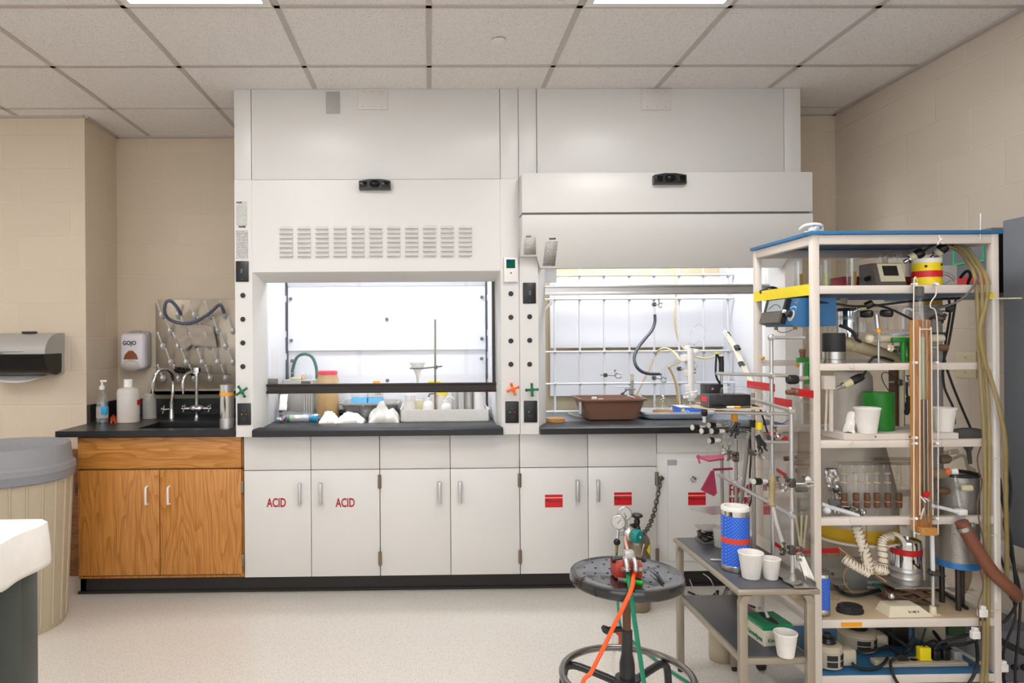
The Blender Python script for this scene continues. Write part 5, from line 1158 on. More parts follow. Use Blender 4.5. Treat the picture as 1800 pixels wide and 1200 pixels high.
def chain(name, label, pts, link=.03, r=.0035):
    P = catmull(pts, 24); L = [0]
    for a_, b_ in zip(P, P[1:]): L.append(L[-1] + (b_ - a_).length)
    n = max(3, int(L[-1] / (link * .72))); b = B(); j = 0
    for i in range(n):
        s = L[-1] * (i + .5) / n
        while j < len(L) - 2 and L[j + 1] < s: j += 1
        c = P[j].lerp(P[j + 1], (s - L[j]) / max(1e-6, L[j + 1] - L[j])); d = (P[j + 1] - P[j]).normalized()
        s1 = d.cross(Vector((0, 1, 0))).normalized(); s2 = d.cross(s1)
        w = (s1 + s2).normalized() if i % 2 else (s1 - s2).normalized()
        hl, hw = link * .5, link * .3
        b.tube([c + d * (hl - hw) * sg + d * hw * math.cos(a) * (1 if sg > 0 else -1) * 1.0 + w * hw * math.sin(a) * (1) for sg, aa in ((1, (-PI / 2, -PI / 4, 0, PI / 4, PI / 2)), (-1, (PI / 2, PI / 4, 0, -PI / 4, -PI / 2))) for a in aa], r, 6, closed=True)
    return tag(b.build(name, M['iron']), label, 'chain')
chain('safety_chain', 'dark link chain hanging from the cabinet edge to the gas cylinder', [at(1161, 842, 3.728), at(1158, 862, 3.715), at(1153, 885, 3.695), at(1149, 903, 3.66), at(1141, 924, 3.57), at(1134, 934, 3.50), at(1126, 941, 3.455)])
hk = at(1161, 840, 3.744)
tag(B().ring(hk + Vector((0, -.008, 0)), .012, .003, (0, -1, 0), 16, 6).cyl(hk + Vector((.012, .005, 0)), hk + Vector((.012, -.012, 0)), .006).build('chain_hook', M['iron']), 'dark eye hook on the white cabinet edge holding the chain', 'hook')
# jar and spout behind the stool post
q = atz(1096, 1182, 0)
t = thing('plastic_jar', 'beige jar with a glass torch tip standing behind the stool post', 'jar', q); r = m(19, q.y)
B().lathe([(0, .001), (r, .001), (r, .075), (r * .8, .09), (r * .8, .095), (0, .095)], q, 24).build('jar_body', M['hdpe'], t)
B().tube([q + Vector((-.03, 0, .09)), q + Vector((-.034, 0, .12)), q + Vector((-.032, 0, .15)), q + Vector((-.012, 0, .17))], [.016, .012, .006], 12, 4).build('glass_tip', M['glass'], t)
note(B().tube([q + Vector((-.012, 0, .09)), q + Vector((-.012, 0, .15)), q + Vector((-.018, 0, .168)), q + Vector((-.028, 0, .16))], .008, 8, 3).build('red_hose_end', M['red_block'], t), 'red hose end')
B().cyl(q + Vector((.0, 0, .09)), q + Vector((.0, 0, .17)), .005).build('brass_tube', M['brass'], t)
# ================================================================= CART
ZC = .551
fl_, fr_, bl_ = atz(1290, 1036, ZC), atz(1440, 1032, ZC), atz(1188, 943, ZC)
cx0, cx1, cy0, cy1 = (fl_.x + bl_.x) / 2, fr_.x, fl_.y, bl_.y
t = thing('metal_cart', 'grey metal two-shelf cart beside the equipment rack', 'cart', ((cx0 + cx1) / 2, (cy0 + cy1) / 2, 0))
def shelf(z, inset, nm, th=.022):
    a, b_, c, d = cx0 + inset, cx1 - inset, cy0 + inset, cy1 - inset
    o = B().box(a, b_, c, d, z - th, z - .003, .006, 3).build(nm, M['cart_metal'], t)
    B().box(a + .012, b_ - .012, c + .012, d - .012, z - .004, z, .002).build('surface', M['cart_top'], o)
    B().box(a - .001, b_ + .001, c - .0015, d + .0015, z - th * .62, z - th * .45, .0).build('edge_line', M['grey_dark'], o) if 0 else None
shelf(ZC, 0, 'top'); ZL = .318; shelf(ZL, .018, 'lower_shelf', .026)
for x, sx in ((cx0 + .022, -1), (cx1 - .03, 1)):
    for y, sy in ((cy0 + .016, -1), (cy1 - .018, 1)):
        b = B(); w = .0135
        b.box(x - w, x + w, y - w * .8, y + w * .8, .018, ZC - .05, .002)
        b.prism([(x - w, ZC - .05), (x + w, ZC - .05), (x + w - sx * .004, ZC - .036), (x + w - sx * .014, ZC - .024), (x - w - sx * .014, ZC - .024), (x - w - sx * .004, ZC - .036)], 'y', y - w * .8, y + w * .8)
        b.build('leg', M['cart_metal'], t)
        B().cyl((x, y, 0), (x, y, .02), .011, n=12).build('foot', M['black_rubber'], t)
# angle tray on the cart
zt = ZC + .001; xa_, xb_ = atz(1386, 1027, zt).x, cx1 - .012
t = thing('steel_angle_tray', 'long steel angle tray lying along the cart top', 'tray', ((xa_ + xb_) / 2, cy0 + .3, zt))
B().box(xa_, xb_, cy0 + .004, cy1 - .02, zt, zt + .003).box(xb_ - .003, xb_, cy0 + .004, cy1 - .02, zt, zt + .018).box(xa_, xa_ + .003, cy0 + .004, cy1 - .02, zt, zt + .008).build('channel', M['steel'], t)
# perforated blue dewar
def bluemesh():
    mt, nt, p, N, L = newmat('blue mesh sleeve'); g = N('ShaderNodeNewGeometry'); sp = N('ShaderNodeSeparateXYZ'); L(g.outputs['Position'], sp.inputs[0])
    def sn(sock, k):
        a = N('ShaderNodeMath'); a.operation = 'MULTIPLY'; a.inputs[1].default_value = k; L(sock, a.inputs[0]); s_ = N('ShaderNodeMath'); s_.operation = 'SINE'; L(a.outputs[0], s_.inputs[0]); return s_.outputs[0]
    pr = N('ShaderNodeMath'); pr.operation = 'MULTIPLY'; L(sn(sp.outputs[0], 560), pr.inputs[0]); L(sn(sp.outputs[2], 520), pr.inputs[1])
    gt = N('ShaderNodeMath'); gt.operation = 'GREATER_THAN'; gt.inputs[1].default_value = .72; L(pr.outputs[0], gt.inputs[0])
    mx = N('ShaderNodeMix'); mx.data_type = 'RGBA'; L(gt.outputs[0], mx.inputs[0]); mx.inputs[6].default_value = lin('#1a5fd6'); mx.inputs[7].default_value = lin('#8fb0e6'); L(mx.outputs[2], p.inputs['Base Color']); p.inputs['Roughness'].default_value = .35
    return mt
M['blue_mesh'] = bluemesh()
def blue_dewar(label, q, r, h, top):
    t = thing('dewar_flask', label, 'flask', q)
    B().lathe([(0, .001), (r * 1.0, .001), (r * 1.02, .006), (r * 1.02, .02), (r * .98, .022), (0, .022)], q, 32).build('base', M['steel'], t)
    B().lathe([(r * .985, .02), (r, .02), (r, h * .86), (r * .985, h * .86)], q, 40).build('mesh_sleeve', M['blue_mesh'], t)
    B().lathe([(0, .02), (r * .97, .02), (r * .97, h * .955), (r * .9, h * .955)], q, 32).build('glass_wall', M['chrome'], t)
    if top == 'white': B().lathe([(r * .97, h * .935), (r * 1.01, h * .94), (r * 1.02, h * .975), (r * .98, h), (r * .8, h), (r * .78, h * .9), (0, h * .88)], q, 36).build('rim', M['white_matte'], t)
    else: B().lathe([(0, h * .93), (r * .98, h * .93), (r * .98, h), (0, h * 1.01)], q, 32).build('lid', M['grey_dark'], t)
    return t
q = atz(1293, 1000, ZC + .001); r = m(23.5, q.y); h = at(1293, 889, q.y).z - ZC
t = blue_dewar('tall blue mesh-sleeved flask with red tape on the cart', q, r, h, 'white')
note(B().lathe([(r * 1.003, h * .44), (r * 1.014, h * .44), (r * 1.014, h * .525), (r * 1.003, h * .525)], q, 36).build('tape', M['red_tape2'] if 'red_tape2' in M else M['red_block'], t), 'red tape band')
# foam cups
def cup_mesh(r, h): return B().lathe([(0, 0), (r * .7, 0), (r * .72, .003), (r * .985, h - .008), (r * 1.02, h - .006), (r * 1.02, h), (r * .96, h), (r * .93, h - .008), (r * .68, .006), (0, .006)], (0, 0, 0), 28)
cup0 = None
def cup(label, q, sc=1.0, group='white foam cups'):
    global cup0
    if cup0 is None:
        cup0 = thing('foam_cup', label, 'cup', (0, 0, 0), group); cup_mesh(.0405, .088).build('wall', M['foam'], cup0)
        B().ring((0, 0, .0865), .0405, .0019, n=28, k=6).build('rim', M['foam'], cup0); cup0.location = q; return cup0
    return dup(cup0, q, random.random() * 6, label, group, (sc, sc, sc))
zc_ = ZC + .0015
cup('foam cup in front of the blue mesh flask on the cart', atz(1320, 1014.5, zc_), .78)
cup('foam cup on the cart beside the steel angle tray', atz(1355, 1016, zc_), .79)
cup('foam cup mostly hidden behind the blue mesh flask', atz(1313, 972, zc_), .85)
q = atz(1268, 960, zc_); t = tag(B().lathe([(0, 0), (.026, 0), (.032, .075), (.030, .075), (.025, .004), (0, .004)], q, 20).build('plastic_cup', M['hdpe_clear']), 'cream plastic cup between the lab jack and the blue mesh flask', 'cup')
# lab jack
def jack(label, q, w, d, h, mt, plate, xl=None):
    t = thing('lab_jack', label, 'lab jack', q)
    z = q.z
    B().box(q.x - w, q.x + w, q.y - d, q.y + d, z + .0005, z + .005).build('base_plate', M[plate], t)
    B().box(q.x - w, q.x + w, q.y - d, q.y + d, z + h - .005, z + h).build('top_plate', M[plate], t)
    for y in (q.y - d * .8, q.y + d * .8):
        for s in (-1, 1):
            zz = z + .006; k = (h - .012) / 2
            for j in (0, 1):
                B().tube([(q.x - s * w * .8, y + .003 * s, zz + k * j), (q.x + s * w * .8, y + .003 * s, zz + k * (j + 1))], .0042, 6).build('scissor_arm', M[mt], t)
    for j in (0, 1, 2): B().cyl((q.x - w * .8, q.y - d * .8, z + .006 + (h - .012) / 2 * j), (q.x - w * .8, q.y + d * .8, z + .006 + (h - .012) / 2 * j), .0045).build('cross_bar', M[mt], t); B().cyl((q.x + w * .8, q.y - d * .8, z + .006 + (h - .012) / 2 * j), (q.x + w * .8, q.y + d * .8, z + .006 + (h - .012) / 2 * j), .0045).build('cross_bar', M[mt], t)
    B().cyl((q.x - w * .8, q.y, z + h / 2), (q.x + w * 1.3, q.y, z + h / 2), .003).disc((q.x - w * 1.2, q.y - d * .3, z + h / 2), .013, .012, (1, 0, 0), 16, .002).build('screw_knob', M[mt], t)
    return t
q = atz(1247, 950, zc_); jack('small black scissor jack at the far end of the cart', q, m(18.5, q.y), .045, at(1247, 927, q.y).z - ZC, 'dark_metal', 'alu_dull')
tag(B().cyl(atz(1249, 983, ZC + .005), atz(1270, 984, ZC + .005), .003).build('glass_rod', M['rod_white']), 'short glass rod lying on the cart top', 'rod')
# rod stand with flange
q = atz(1393, 1022, zt + .004)
t = thing('flange_stand', 'steel rod stand with round flange foot at the cart corner', 'stand', q)
B().lathe([(0, 0), (.029, 0), (.029, .004), (.016, .007), (.0115, .02), (.0115, .03), (0, .03)], q, 28).build('flange', M['alu_dull'], t)
for a in range(4): B().disc(q + Vector((.021 * math.cos(a * PI / 2 + .6), .021 * math.sin(a * PI / 2 + .6), .004)), .003, .0015, n=8).build('screw', M['steel'], t)
B().cyl(q + Vector((0, 0, .025)), Vector((q.x, q.y, at(1391, 722, q.y).z)), .0068, n=14).build('rod', M['alu'], t)
YC0 = q.y; XC0 = q.x
# cloth on the angle tray, clip
tag(B().grid(cloth_fn([at(1402, 978, 2.36), at(1412, 974, 2.36), at(1434, 1022, 2.32), at(1416, 1018, 2.32)], .008, 3, 5), 10, 6).grid(cloth_fn([at(1396, 975, 2.40), at(1402, 980, 2.40), at(1410, 1006, 2.38), at(1396, 1000, 2.40)], .006, 3, 8), 8, 5).build('filter_paper', M['paper'], solid=.001), 'white paper folded in the clamp beside the rack post', 'paper')
clamp('lab clamp low on the flange stand holding paper', at(1391, 968, YC0), at(1409, 980, 2.33), .01, group='clamps beside the rack')
clamp('lab clamp low on the flange stand with open jaws', at(1391, 965, YC0 - .01), at(1372, 970, YC0 - .02), .008, group='clamps beside the rack', grip='dark_metal')
# lower shelf
zl = ZL + .0015
V0, VL = atz(1343, 1136, zl), atz(1311, 1112, zl); VR = atz(1394, 1133, zl)
t = thing('tissue_box', 'green and cream box of wipes on the lower cart shelf', 'tissue box', V0)
e1 = VL - V0; e2 = VR - V0; n2 = Vector((-e1.y, e1.x, 0)).normalized(); 
if n2.dot(e2) < 0: n2 = -n2
e2 = n2 * min(e2.length, .105); hb = at(1343, 1099, V0.y).z - zl
def pbox(o, e1, e2, z0, z1, g=0):
    b = B(); P = [o - e1.normalized() * g - e2.normalized() * g, o + e1 + e1.normalized() * g - e2.normalized() * g, o + e1 + e2 + (e1.normalized() + e2.normalized()) * g, o + e2 + e2.normalized() * g - e1.normalized() * g]
    return b.prism([(p.x, p.y) for p in P], 'z', z0, z1)
pbox(V0, e1, e2, zl, zl + hb * .74).build('box_body', M['tissue_cream'], t)
pbox(V0, e1, e2, zl + hb * .74, zl + hb, .0004).build('box_top', M['tissue_green'], t)
cen = V0 + e1 * .5 + e2 * .5; d1 = e1.normalized()
note(B().prism([(cen.x + d1.x * .055 * math.cos(a) + n2.x * .014 * math.sin(a), cen.y + d1.y * .055 * math.cos(a) + n2.y * .014 * math.sin(a)) for a in [i * PI / 10 for i in range(20)]], 'z', zl + hb, zl + hb + .0008).build('opening', M['ink'], t), 'dark oval opening')
B().grid(lambda u, v: cen + d1 * (.03 - .06 * u + .03) + n2 * (.012 * (v - .5)) + Vector((0, 0, hb + zl - cen.z - .002 + .036 * math.sin(PI * (.15 + u * .85)) * (1 - .3 * v))), 8, 4).build('tissue', M['paper'], t, solid=.001)
ang = math.atan2(-e1.y, -e1.x)
text('lettering', 'Kimwipes', V0 + e1 * .5 - n2 * .0008 + Vector((0, 0, hb * .27)), .024, M['tissue_green'], t, rot=(PI / 2, 0, ang), bold=.0006)
pbox(V0 + e1 * .1, e1 * .8, e2 * .004, zl + hb * .80, zl + hb * .815, .0012).build('white_line_print', M['tissue_cream'], t)
text('lettering', 'Kimwipes', V0 + e2 * .45 - d1 * .0008 + Vector((0, 0, hb * .25)), .017, M['tissue_green'], t, rot=(PI / 2, 0, math.atan2(e2.y, e2.x)), bold=.0004)
cup('foam cup on the lower cart shelf beside the tissue box', atz(1381, 1152, zl), .9)
# floor things by the cart
q = atz(1268, 1158, 0)
t = thing('beige_bucket', 'beige ribbed bucket on the floor under the cart', 'bucket', q); r = m(21, q.y)
B().lathe([(0, .001), (r * .9, .001), (r, .01), (r, .03), (r * 1.02, .032), (r * 1.02, .04), (r, .042), (r * 1.02, .13), (r * .97, .13), (r * .95, .012), (0, .008)], q, 28).build('pail', M['trash_beige'], t)
B().ring(q + Vector((0, 0, .125)), r * 1.02, .004, n=28, k=6).build('rim', M['trash_beige'], t)
t = thing('metal_bar', 'dark metal bar leaning from the floor to the cart', 'bar', atz(1266, 1058, .02))
B().cyl(atz(1266, 1062, .012), at(1280, 1033, 3.05), .011, n=10).build('rod', M['dark_metal'], t); B().sph(atz(1266, 1062, .013), .013, n=10).build('tip', M['black_rubber'], t)
hose('floor_cable', 'black cable curving over the floor behind the cart', [fl(1210, 1040), fl(1225, 1046), fl(1246, 1052), fl(1256, 1044), fl(1262, 1038), fl(1262, 1046), fl(1275, 1052), fl(1300, 1058), fl(1330, 1068)], .0055, M['black_rubber'], cat='cable')
hose('white_wire', 'thin white wire looping on the floor behind the cart legs', [atz(1212, 1018, .12), fl(1228, 1052), fl(1246, 1058), fl(1254, 1068), fl(1258, 1080)], .002, M['wire_white'], 'loose white wires', n=6, cat='wire')
hose('white_wire', 'thin white wire standing against the black cabinet plinth', [atz(1236, 1008, .12), at(1250, 1020, 3.5), fl(1262, 1052), fl(1270, 1062)], .002, M['wire_white'], 'loose white wires', n=6, cat='wire')
# ================================================================= EQUIPMENT RACK
RY0, RY1 = 2.42, 2.87
rx0, rx1 = at(1429, 600, RY0).x, at(1757, 600, RY0).x
W = .0254
zy = lambda y, Y=RY0: at(1600, y, Y).z
rk = thing('equipment_rack', 'beige tube-frame rack with blue top crowded with vacuum glassware', 'rack', ((rx0 + rx1) / 2, (RY0 + RY1) / 2, 0))
ztop = zy(411.5)
for x in (rx0, rx1 - W):
    for y in (RY0, RY1 - W):
        B().box(x, x + W, y, y + W, .075, ztop, .0015).build('post', M['rack_beige'], rk)
        c = B().cyl((x + W / 2, y + W / 2, .03), (x + W / 2, y + W / 2, .08), .012).build('caster', M['iron'], rk)
        B().cyl((x + W / 2 - .01, y + W / 2, .03), (x + W / 2 + .012, y + W / 2, .03), .03, n=20).build('wheel', M['black_rubber'], c)
LV = [(412, 428), (501, 515), (638, 650), (773, 786), (909, 922), (1088, 1102), (1186, 1200)]
for i, (a, c) in enumerate(LV):
    z0, z1 = zy(c), zy(a)
    B().box(rx0 + W, rx1 - W, RY0 + .0005, RY0 + W, z0, z1, .001).build('front_rail', M['rack_beige'], rk)
    B().box(rx0 + W, rx1 - W, RY1 - W, RY1 - .0005, z0, z1, .001).build('back_rail', M['rack_beige'], rk)
    for x in ((rx0, rx1 - W) if i not in (2, 3, 4) else ()): B().box(x + .0005, x + W - .0005, RY0 + W, RY1 - W, z0, z1, .001).build('side_rail', M['rack_beige'], rk)
    for xx in (1497, 1658):
        if i in (2, 3, 4): c_ = at(xx, (a + c) / 2, RY0); B().disc((c_.x, RY0 + .0005, c_.z), .0085, .004, (0, -1, 0), 16, .001).build('bolt', M['rack_beige'], rk)
note(B().box(rx0 - .008, rx1 + .012, RY0 - .008, RY1 + .008, ztop, ztop + .0125, .001).build('top_board', M['rack_blue'], rk), 'blue painted top board')
zs2 = zy(511.5)
note(B().box(rx0 + W, rx1 - W, RY0 + W, RY1 - W, zy(515.5), zs2).build('upper_shelf', M['rack_blue_dark'], rk), 'blue painted upper shelf board')
note(B().box(rx1 - .02, rx1 + .16, RY1 + .004, RY1 + .14, zy(515), zy(509)).build('shelf_extension', M['rack_blue_dark'], rk), 'blue shelf end reaching past the post')
zs6 = zy(1087.5)
B().box(rx0 + W, rx1 - W, RY0 + .004, RY1 - W, zs6 - .012, zs6).build('lower_shelf', M['tan_board'], rk)
zs7 = zy(1185.5)
note(B().box(rx0 + W, rx1 - W, RY0 + .004, RY1 - W, zs7 - .012, zs7).build('bottom_board', M['rack_blue'], rk), 'blue painted bottom board')
note(B().box(rx0 - .0015, rx0, RY0 + W - .004, RY1 - .01, zy(517), zy(497), .0).build('tape_strip', M['yellow'], rk), 'bright yellow tape strip')
a = at(1479, 1096, RY0); note(B().box(a.x - .001, a.x + .073, RY0 - .0008, RY0 + .001, zy(1102) + .004, zy(1092)).build('tape_label', M['yellow_tape'], rk), 'yellow tape label')
note(B().box(rx1 - W + .001, rx1 - W + .010, RY0 - .0008, RY0 + .001, zy(1060), zy(520)).build('scale_tape', M['paper'], rk), 'paper measuring tape strip')
note(B().box(rx1 - .036, rx1 - .018, RY0 - .001, RY0 + .004, zy(527), zy(516)).build('tape_wrap', M['yellow'], rk), 'yellow tape wrap')
zt_ = ztop + .0132
# goggles on top
q = at(1424, 405, RY0 + .04); q.z = zt_
t = thing('safety_goggles', 'white framed safety goggles on the blue rack top', 'goggles', q)
B().tube([q + Vector((-.036 + .0, -.0, .012)), q + Vector((-.03, -.02, .022)), q + Vector((.0, -.028, .026)), q + Vector((.03, -.02, .022)), q + Vector((.038, .01, .014))], .0055, 8, 4).build('brow_bar', M['white_plastic'], t)
B().grid(lambda u, v: q + Vector((-.034 + .068 * u, -.028 * math.sin(PI * u) + .003, .001 + .024 * v)), 10, 3).build('lens', M['clear_plastic'], t, solid=.0015)
B().box(q.x + .018, q.x + .05, q.y - .002, q.y + .05, q.z, q.z + .024, .006).build('side_shield', M['white_plastic'], t)
hose('zip_tie', 'white cable tie end standing up from the rack top rail', [at(1723, 420, RY0 - .004), at(1723, 412, RY0 - .004), at(1723.5, 395, RY0 - .003), at(1723.5, 375, RY0 - .001)], .0016, M['rod_white'], cat='cable tie', n=6)
b = B().tube([at(1650, 413, RY0 - .003), at(1652, 419, RY0 - .005), at(1654, 425, RY0 - .004), at(1658, 428, RY0 - .003)], .0025, 6, 3).tube([at(1656, 421, RY0 - .006), at(1651, 424, RY0 - .005), at(1648, 430, RY0 - .003)], .0022, 6, 3)
tag(b.sph(at(1654, 421, RY0 - .006), .005, n=8).build('knotted_cord', M['white_matte']), 'knotted white cord hanging over the top rail of the rack', 'cord')
# ---- upper shelf things
def on2(x, Y): p = at(x, 480, Y); p.z = zs2 + .0008; return p
for i, (x, Y, yt, r_, wx, wc, lab) in enumerate(((1403, 2.62, 459, 6.6, 3, 'tape_gold', 'open glass cylinder with brown strip at the yellow-taped end of the upper shelf'), (1451, 2.55, 458, 8, -1.5, 'tape_lime', 'open glass cylinder with lime strip on the upper shelf behind the corner post'), (1497, 2.56, 454, 8, 2.5, 'tape_gold', 'tall glass cylinder with thin gold strip near the red box'))):
    q = on2(x, Y); r = m(r_, Y); k = at(x, yt, Y).z - q.z
    t = thing('glass_cylinder', lab, 'glass cylinder', q, 'glass cylinders on the upper shelf')
    B().lathe([(0, .001), (r, .001), (r, k), (r * .9, k), (r * .9, .004), (0, .004)], q, 24).build('tube', M['glass'], t)
    B().box(q.x + m(wx, Y) - .006, q.x + m(wx, Y) + .006, q.y - r * .6, q.y - r * .55, q.z + .002, q.z + k * .62).build('strip', M[wc], t)
q = on2(1356, 2.80)
t = thing('rubber_bulb', 'black rubber bulb behind the yellow tape strip', 'bulb', q)
B().sph(q + Vector((0, 0, .024)), .026, (1.25, 1, .92), 18).build('bulb', M['black_plastic'], t)
B().cyl(q + Vector((-.028, 0, .026)), q + Vector((-.046, 0, .024)), .010, .008).build('nozzle', M['black_plastic'], t)
q = at(1475, 500, 2.66); a, c = on2(1483, 2.66), on2(1552, 2.66); h = at(1500, 485.5, 2.66).z - zs2
tag(B().box(a.x, c.x, 2.66, 2.76, zs2 + .001, zs2 + h, .002).box(c.x - .002, on2(1642, 2.68).x, 2.69, 2.76, zs2 + .001, zs2 + h, .002).build('red_box', M['red_box']), 'long dark red box lying at the back of the upper shelf', 'box')
def on2b(x, Y, dz=0): return on2(x, Y) + Vector((0, 0, dz))
a, c = on2(1550, 2.50), on2(1594, 2.50); h = at(1570, 490, 2.5).z - zs2
t0 = tag(B().box(a.x, c.x, 2.5, 2.6, zs2 + .001, zs2 + .022, .002).build('red_tray', M['red_box']), 'flat red box under the small panel meter', 'box')
# panel meter
zb = zs2 + .0225; a, c = on2(1540, 2.5), on2(1593, 2.5); zt2 = at(1566, 462, 2.52).z
t = thing('panel_meter', 'small grey panel meter with black window on the upper shelf', 'meter', ((a.x + c.x) / 2, 2.53, zb))
B().prism([(2.5, zb), (2.60, zb), (2.60, zt2), (2.525, zt2), (2.5, zb + .014)], 'x', a.x, c.x).build('case', M['meter_grey'], t)
k = (zt2 - zb - .014); f = lambda s: (2.5 + .025 * s - .0015, zb + .014 + k * s)
B().prism([f(.06), f(.97), (f(.97)[0] + .003, f(.97)[1]), (f(.06)[0] + .003, f(.06)[1])], 'x', a.x + .018, c.x - .002).build('face', M['cream'], t)
B().prism([(f(.35)[0] - .001, f(.35)[1]), (f(.86)[0] - .001, f(.86)[1]), (f(.86)[0] + .002, f(.86)[1]), (f(.35)[0] + .002, f(.35)[1])], 'x', a.x + .034, c.x - .022).build('window', M['black_plastic'], t)
B().cyl((a.x, 2.54, zb + .035), (a.x - .014, 2.535, zb + .03), .009).build('side_knob', M['black_plastic'], t)
# yellow can
q = on2(1629, 2.496); r = m(23, 2.496); h = at(1629, 463, 2.496).z - q.z
t = thing('yellow_can', 'yellow ribbed can with red band and white lid', 'can', q)
pr = [(0, 0), (r * .97, 0), (r, .004)]
for kk in range(1, 7): z = h * (.08 + .055 * kk); pr += [(r, z - .002), (r * 1.012, z), (r, z + .002)]
pr += [(r, h * .9), (r * 1.012, h * .92), (r, h * .94), (r, h), (0, h)]
B().lathe(pr, q, 36).build('can_body', M['yellow_can'], t)
note(B().lathe([(r * 1.014, h * .50), (r * 1.02, h * .50), (r * 1.02, h * .72), (r * 1.014, h * .72)], q, 36).build('band', M['red_tape'], t), 'red tape band')
B().lathe([(0, h), (r * .98, h), (r * 1.01, h + .012), (r * 1.0, h + .016), (r * .92, h + .012), (0, h + .01)], q, 32).build('lid', M['white_plastic'], t)
for dx, z in ((-.028, .88), (.022, .93)): B().box(q.x + dx - .005, q.x + dx + .005, q.y - math.sqrt(r * r - dx * dx) - .0012, q.y - math.sqrt(r * r - dx * dx) + .003, q.z + h * z - .005, q.z + h * z + .003).build('stain', M['ink'], t)
# analog meter
a, c = on2(1648, 2.56), on2(1687, 2.56); zt2 = at(1668, 465, 2.56).z
t = thing('analog_meter', 'analog needle meter with white dial behind the yellow can', 'meter', ((a.x + c.x) / 2, 2.57, zs2))
B().box(a.x, c.x + .004, 2.56, 2.63, zs2 + .001, zs2 + .032, .002).box(a.x, c.x, 2.575, 2.62, zs2 + .03, zt2, .002).build('case', M['black_plastic'], t)
B().box(a.x + .001, c.x - .001, 2.572, 2.576, zs2 + .033, zt2 - .001).build('dial', M['gauge_face'], t)
cx_, cz_ = (a.x + c.x) / 2 - .012, zs2 + .026
note(B().tube([(cx_ + .045 * math.cos(th), 2.5715, cz_ + .045 * math.sin(th)) for th in [math.radians(25 + 11 * i) for i in range(11)]], .0012, 5).build('dial_arc', M['red_block'], t), 'red dial arc')
B().tube([(cx_, 2.571, cz_ + .008), (cx_ + .03, 2.571, cz_ + .024)], .0008, 4).build('needle', M['ink'], t)
B().grid(lambda u, v: Vector((cx_ + (.052 + .004 * v) * math.cos(math.radians(30 + 100 * u)), 2.5715, cz_ + (.052 + .004 * v) * math.sin(math.radians(30 + 100 * u)))), 14, 1).build('dial_print', M['print_grey'], t)
hose('meter_cable', 'black cable looping from the analog meter to the wall box', [at(1688, 488, 2.6), at(1697, 478, 2.58), at(1703, 477, 2.57), at(1706, 485, 2.58), at(1702, 496, 2.6), (at(1700, 500, 2.62).x, 2.62, zs2 + .006)], .0055, M['black_rubber'], cat='cable')
# gauge tubes in the upper corner
def gauge_tube(label, p0, p1, group='vacuum gauge tubes', r=.014, lab_m='plate_cream', cable=None):
    p0, p1 = Vector(p0), Vector(p1); d = (p1 - p0); L = d.length; d.normalize()
    t = thing('gauge_tube', label, 'gauge tube', p0, group)
    B().lathe([(0, 0), (r * .45, 0), (r * .5, L * .2), (r * .8, L * .24), (r * .85, L * .34), (0, L * .34)], p0, 16, d).build('metal_tip', M['steel'], t)
    B().lathe([(r * .86, L * .33), (r, L * .36), (r, L * .62), (r * .9, L * .62)], p0, 18, d).build('label_sleeve', M[lab_m], t)
    B().lathe([(0, L * .55), (r * 1.02, L * .6), (r * 1.12, L * .66), (r * 1.12, L * .9), (r * .9, L), (0, L)], p0, 18, d).build('connector', M['black_plastic'], t)
    if cable: B().tube([p1, *cable], .0045, 8, 4).build('lead', M['black_rubber'], t)
    return t
gauge_tube('gauge tube pointing down to the panel meter in the upper rack corner', at(1589, 461, 2.52), at(1622, 442, 2.50), cable=[at(1634, 434, 2.48), at(1648, 428, 2.5)], r=.0165)
gauge_tube('gauge tube over the white lid of the yellow can', at(1637, 454, 2.52), at(1663, 431, 2.49), cable=[at(1672, 430, 2.52), at(1690, 446, 2.54), at(1706, 470, 2.52)], r=.0165)
for i, (x, Y) in enumerate(((1547, 2.6), (1556, 2.62), (1572, 2.60), (1581, 2.63))):
    q = at(x, 462, Y); q.z = zy(462, Y)
    t = thing('glass_bulb', ('clear glass bulb nearest the tall glass cylinder', 'brown glass bulb behind the panel meter', 'small clear glass bulb above the panel meter', 'glass bulb with metal base beside the gauge tube')[i], 'bulb', (q.x, q.y, zs2), 'glass bulbs behind the panel meter')
    z0 = zs2 + .001; z1 = at(x, 446, Y).z
    B().lathe([(.010, z0 - zs2), (.010, z1 - zs2 - .02), (.012, z1 - zs2 - .014), (.008, z1 - zs2), (0, z1 - zs2)], (q.x, q.y, zs2), 14).build('glass_body', M['glass_dark' if i == 1 else 'glass'], t)
    B().cyl((q.x, q.y, z0), (q.x, q.y, z0 + .03), .008).build('base', M['steel'], t)
tag(B().cyl(on2b(1570, 2.455, .006), on2b(1577, 2.455, .006), .005, .006).build('marker_tip', M['white_plastic']), 'white marker cap lying on the shelf rail by the orange pencil', 'pen cap')
tag(B().cyl(on2b(1578, 2.455, .004), on2b(1607, 2.452, .004), .0035, n=6).build('orange_pencil', M['tape_orange']), 'orange pencil lying behind the upper shelf rail', 'pencil')
q = on2(1521, 2.5); tag(B().lathe([(0, 0), (.011, 0), (.011, .016), (.009, .02), (.011, .021), (.011, .026), (0, .026)], q, 16).build('brown_jar', M['rubber_brown']), 'tiny brown jar on the upper shelf in front of the red box', 'jar')
for x in (1507, 1513): q = on2(x, 2.48); tag(B().sph(q + Vector((0, 0, .006)), .008, (1.3, 1, .7), 10).build('rubber_septum', M['black_rubber']), 'small black rubber stoppers beside the tiny brown jar', 'stopper', 'rubber stoppers on the upper shelf')
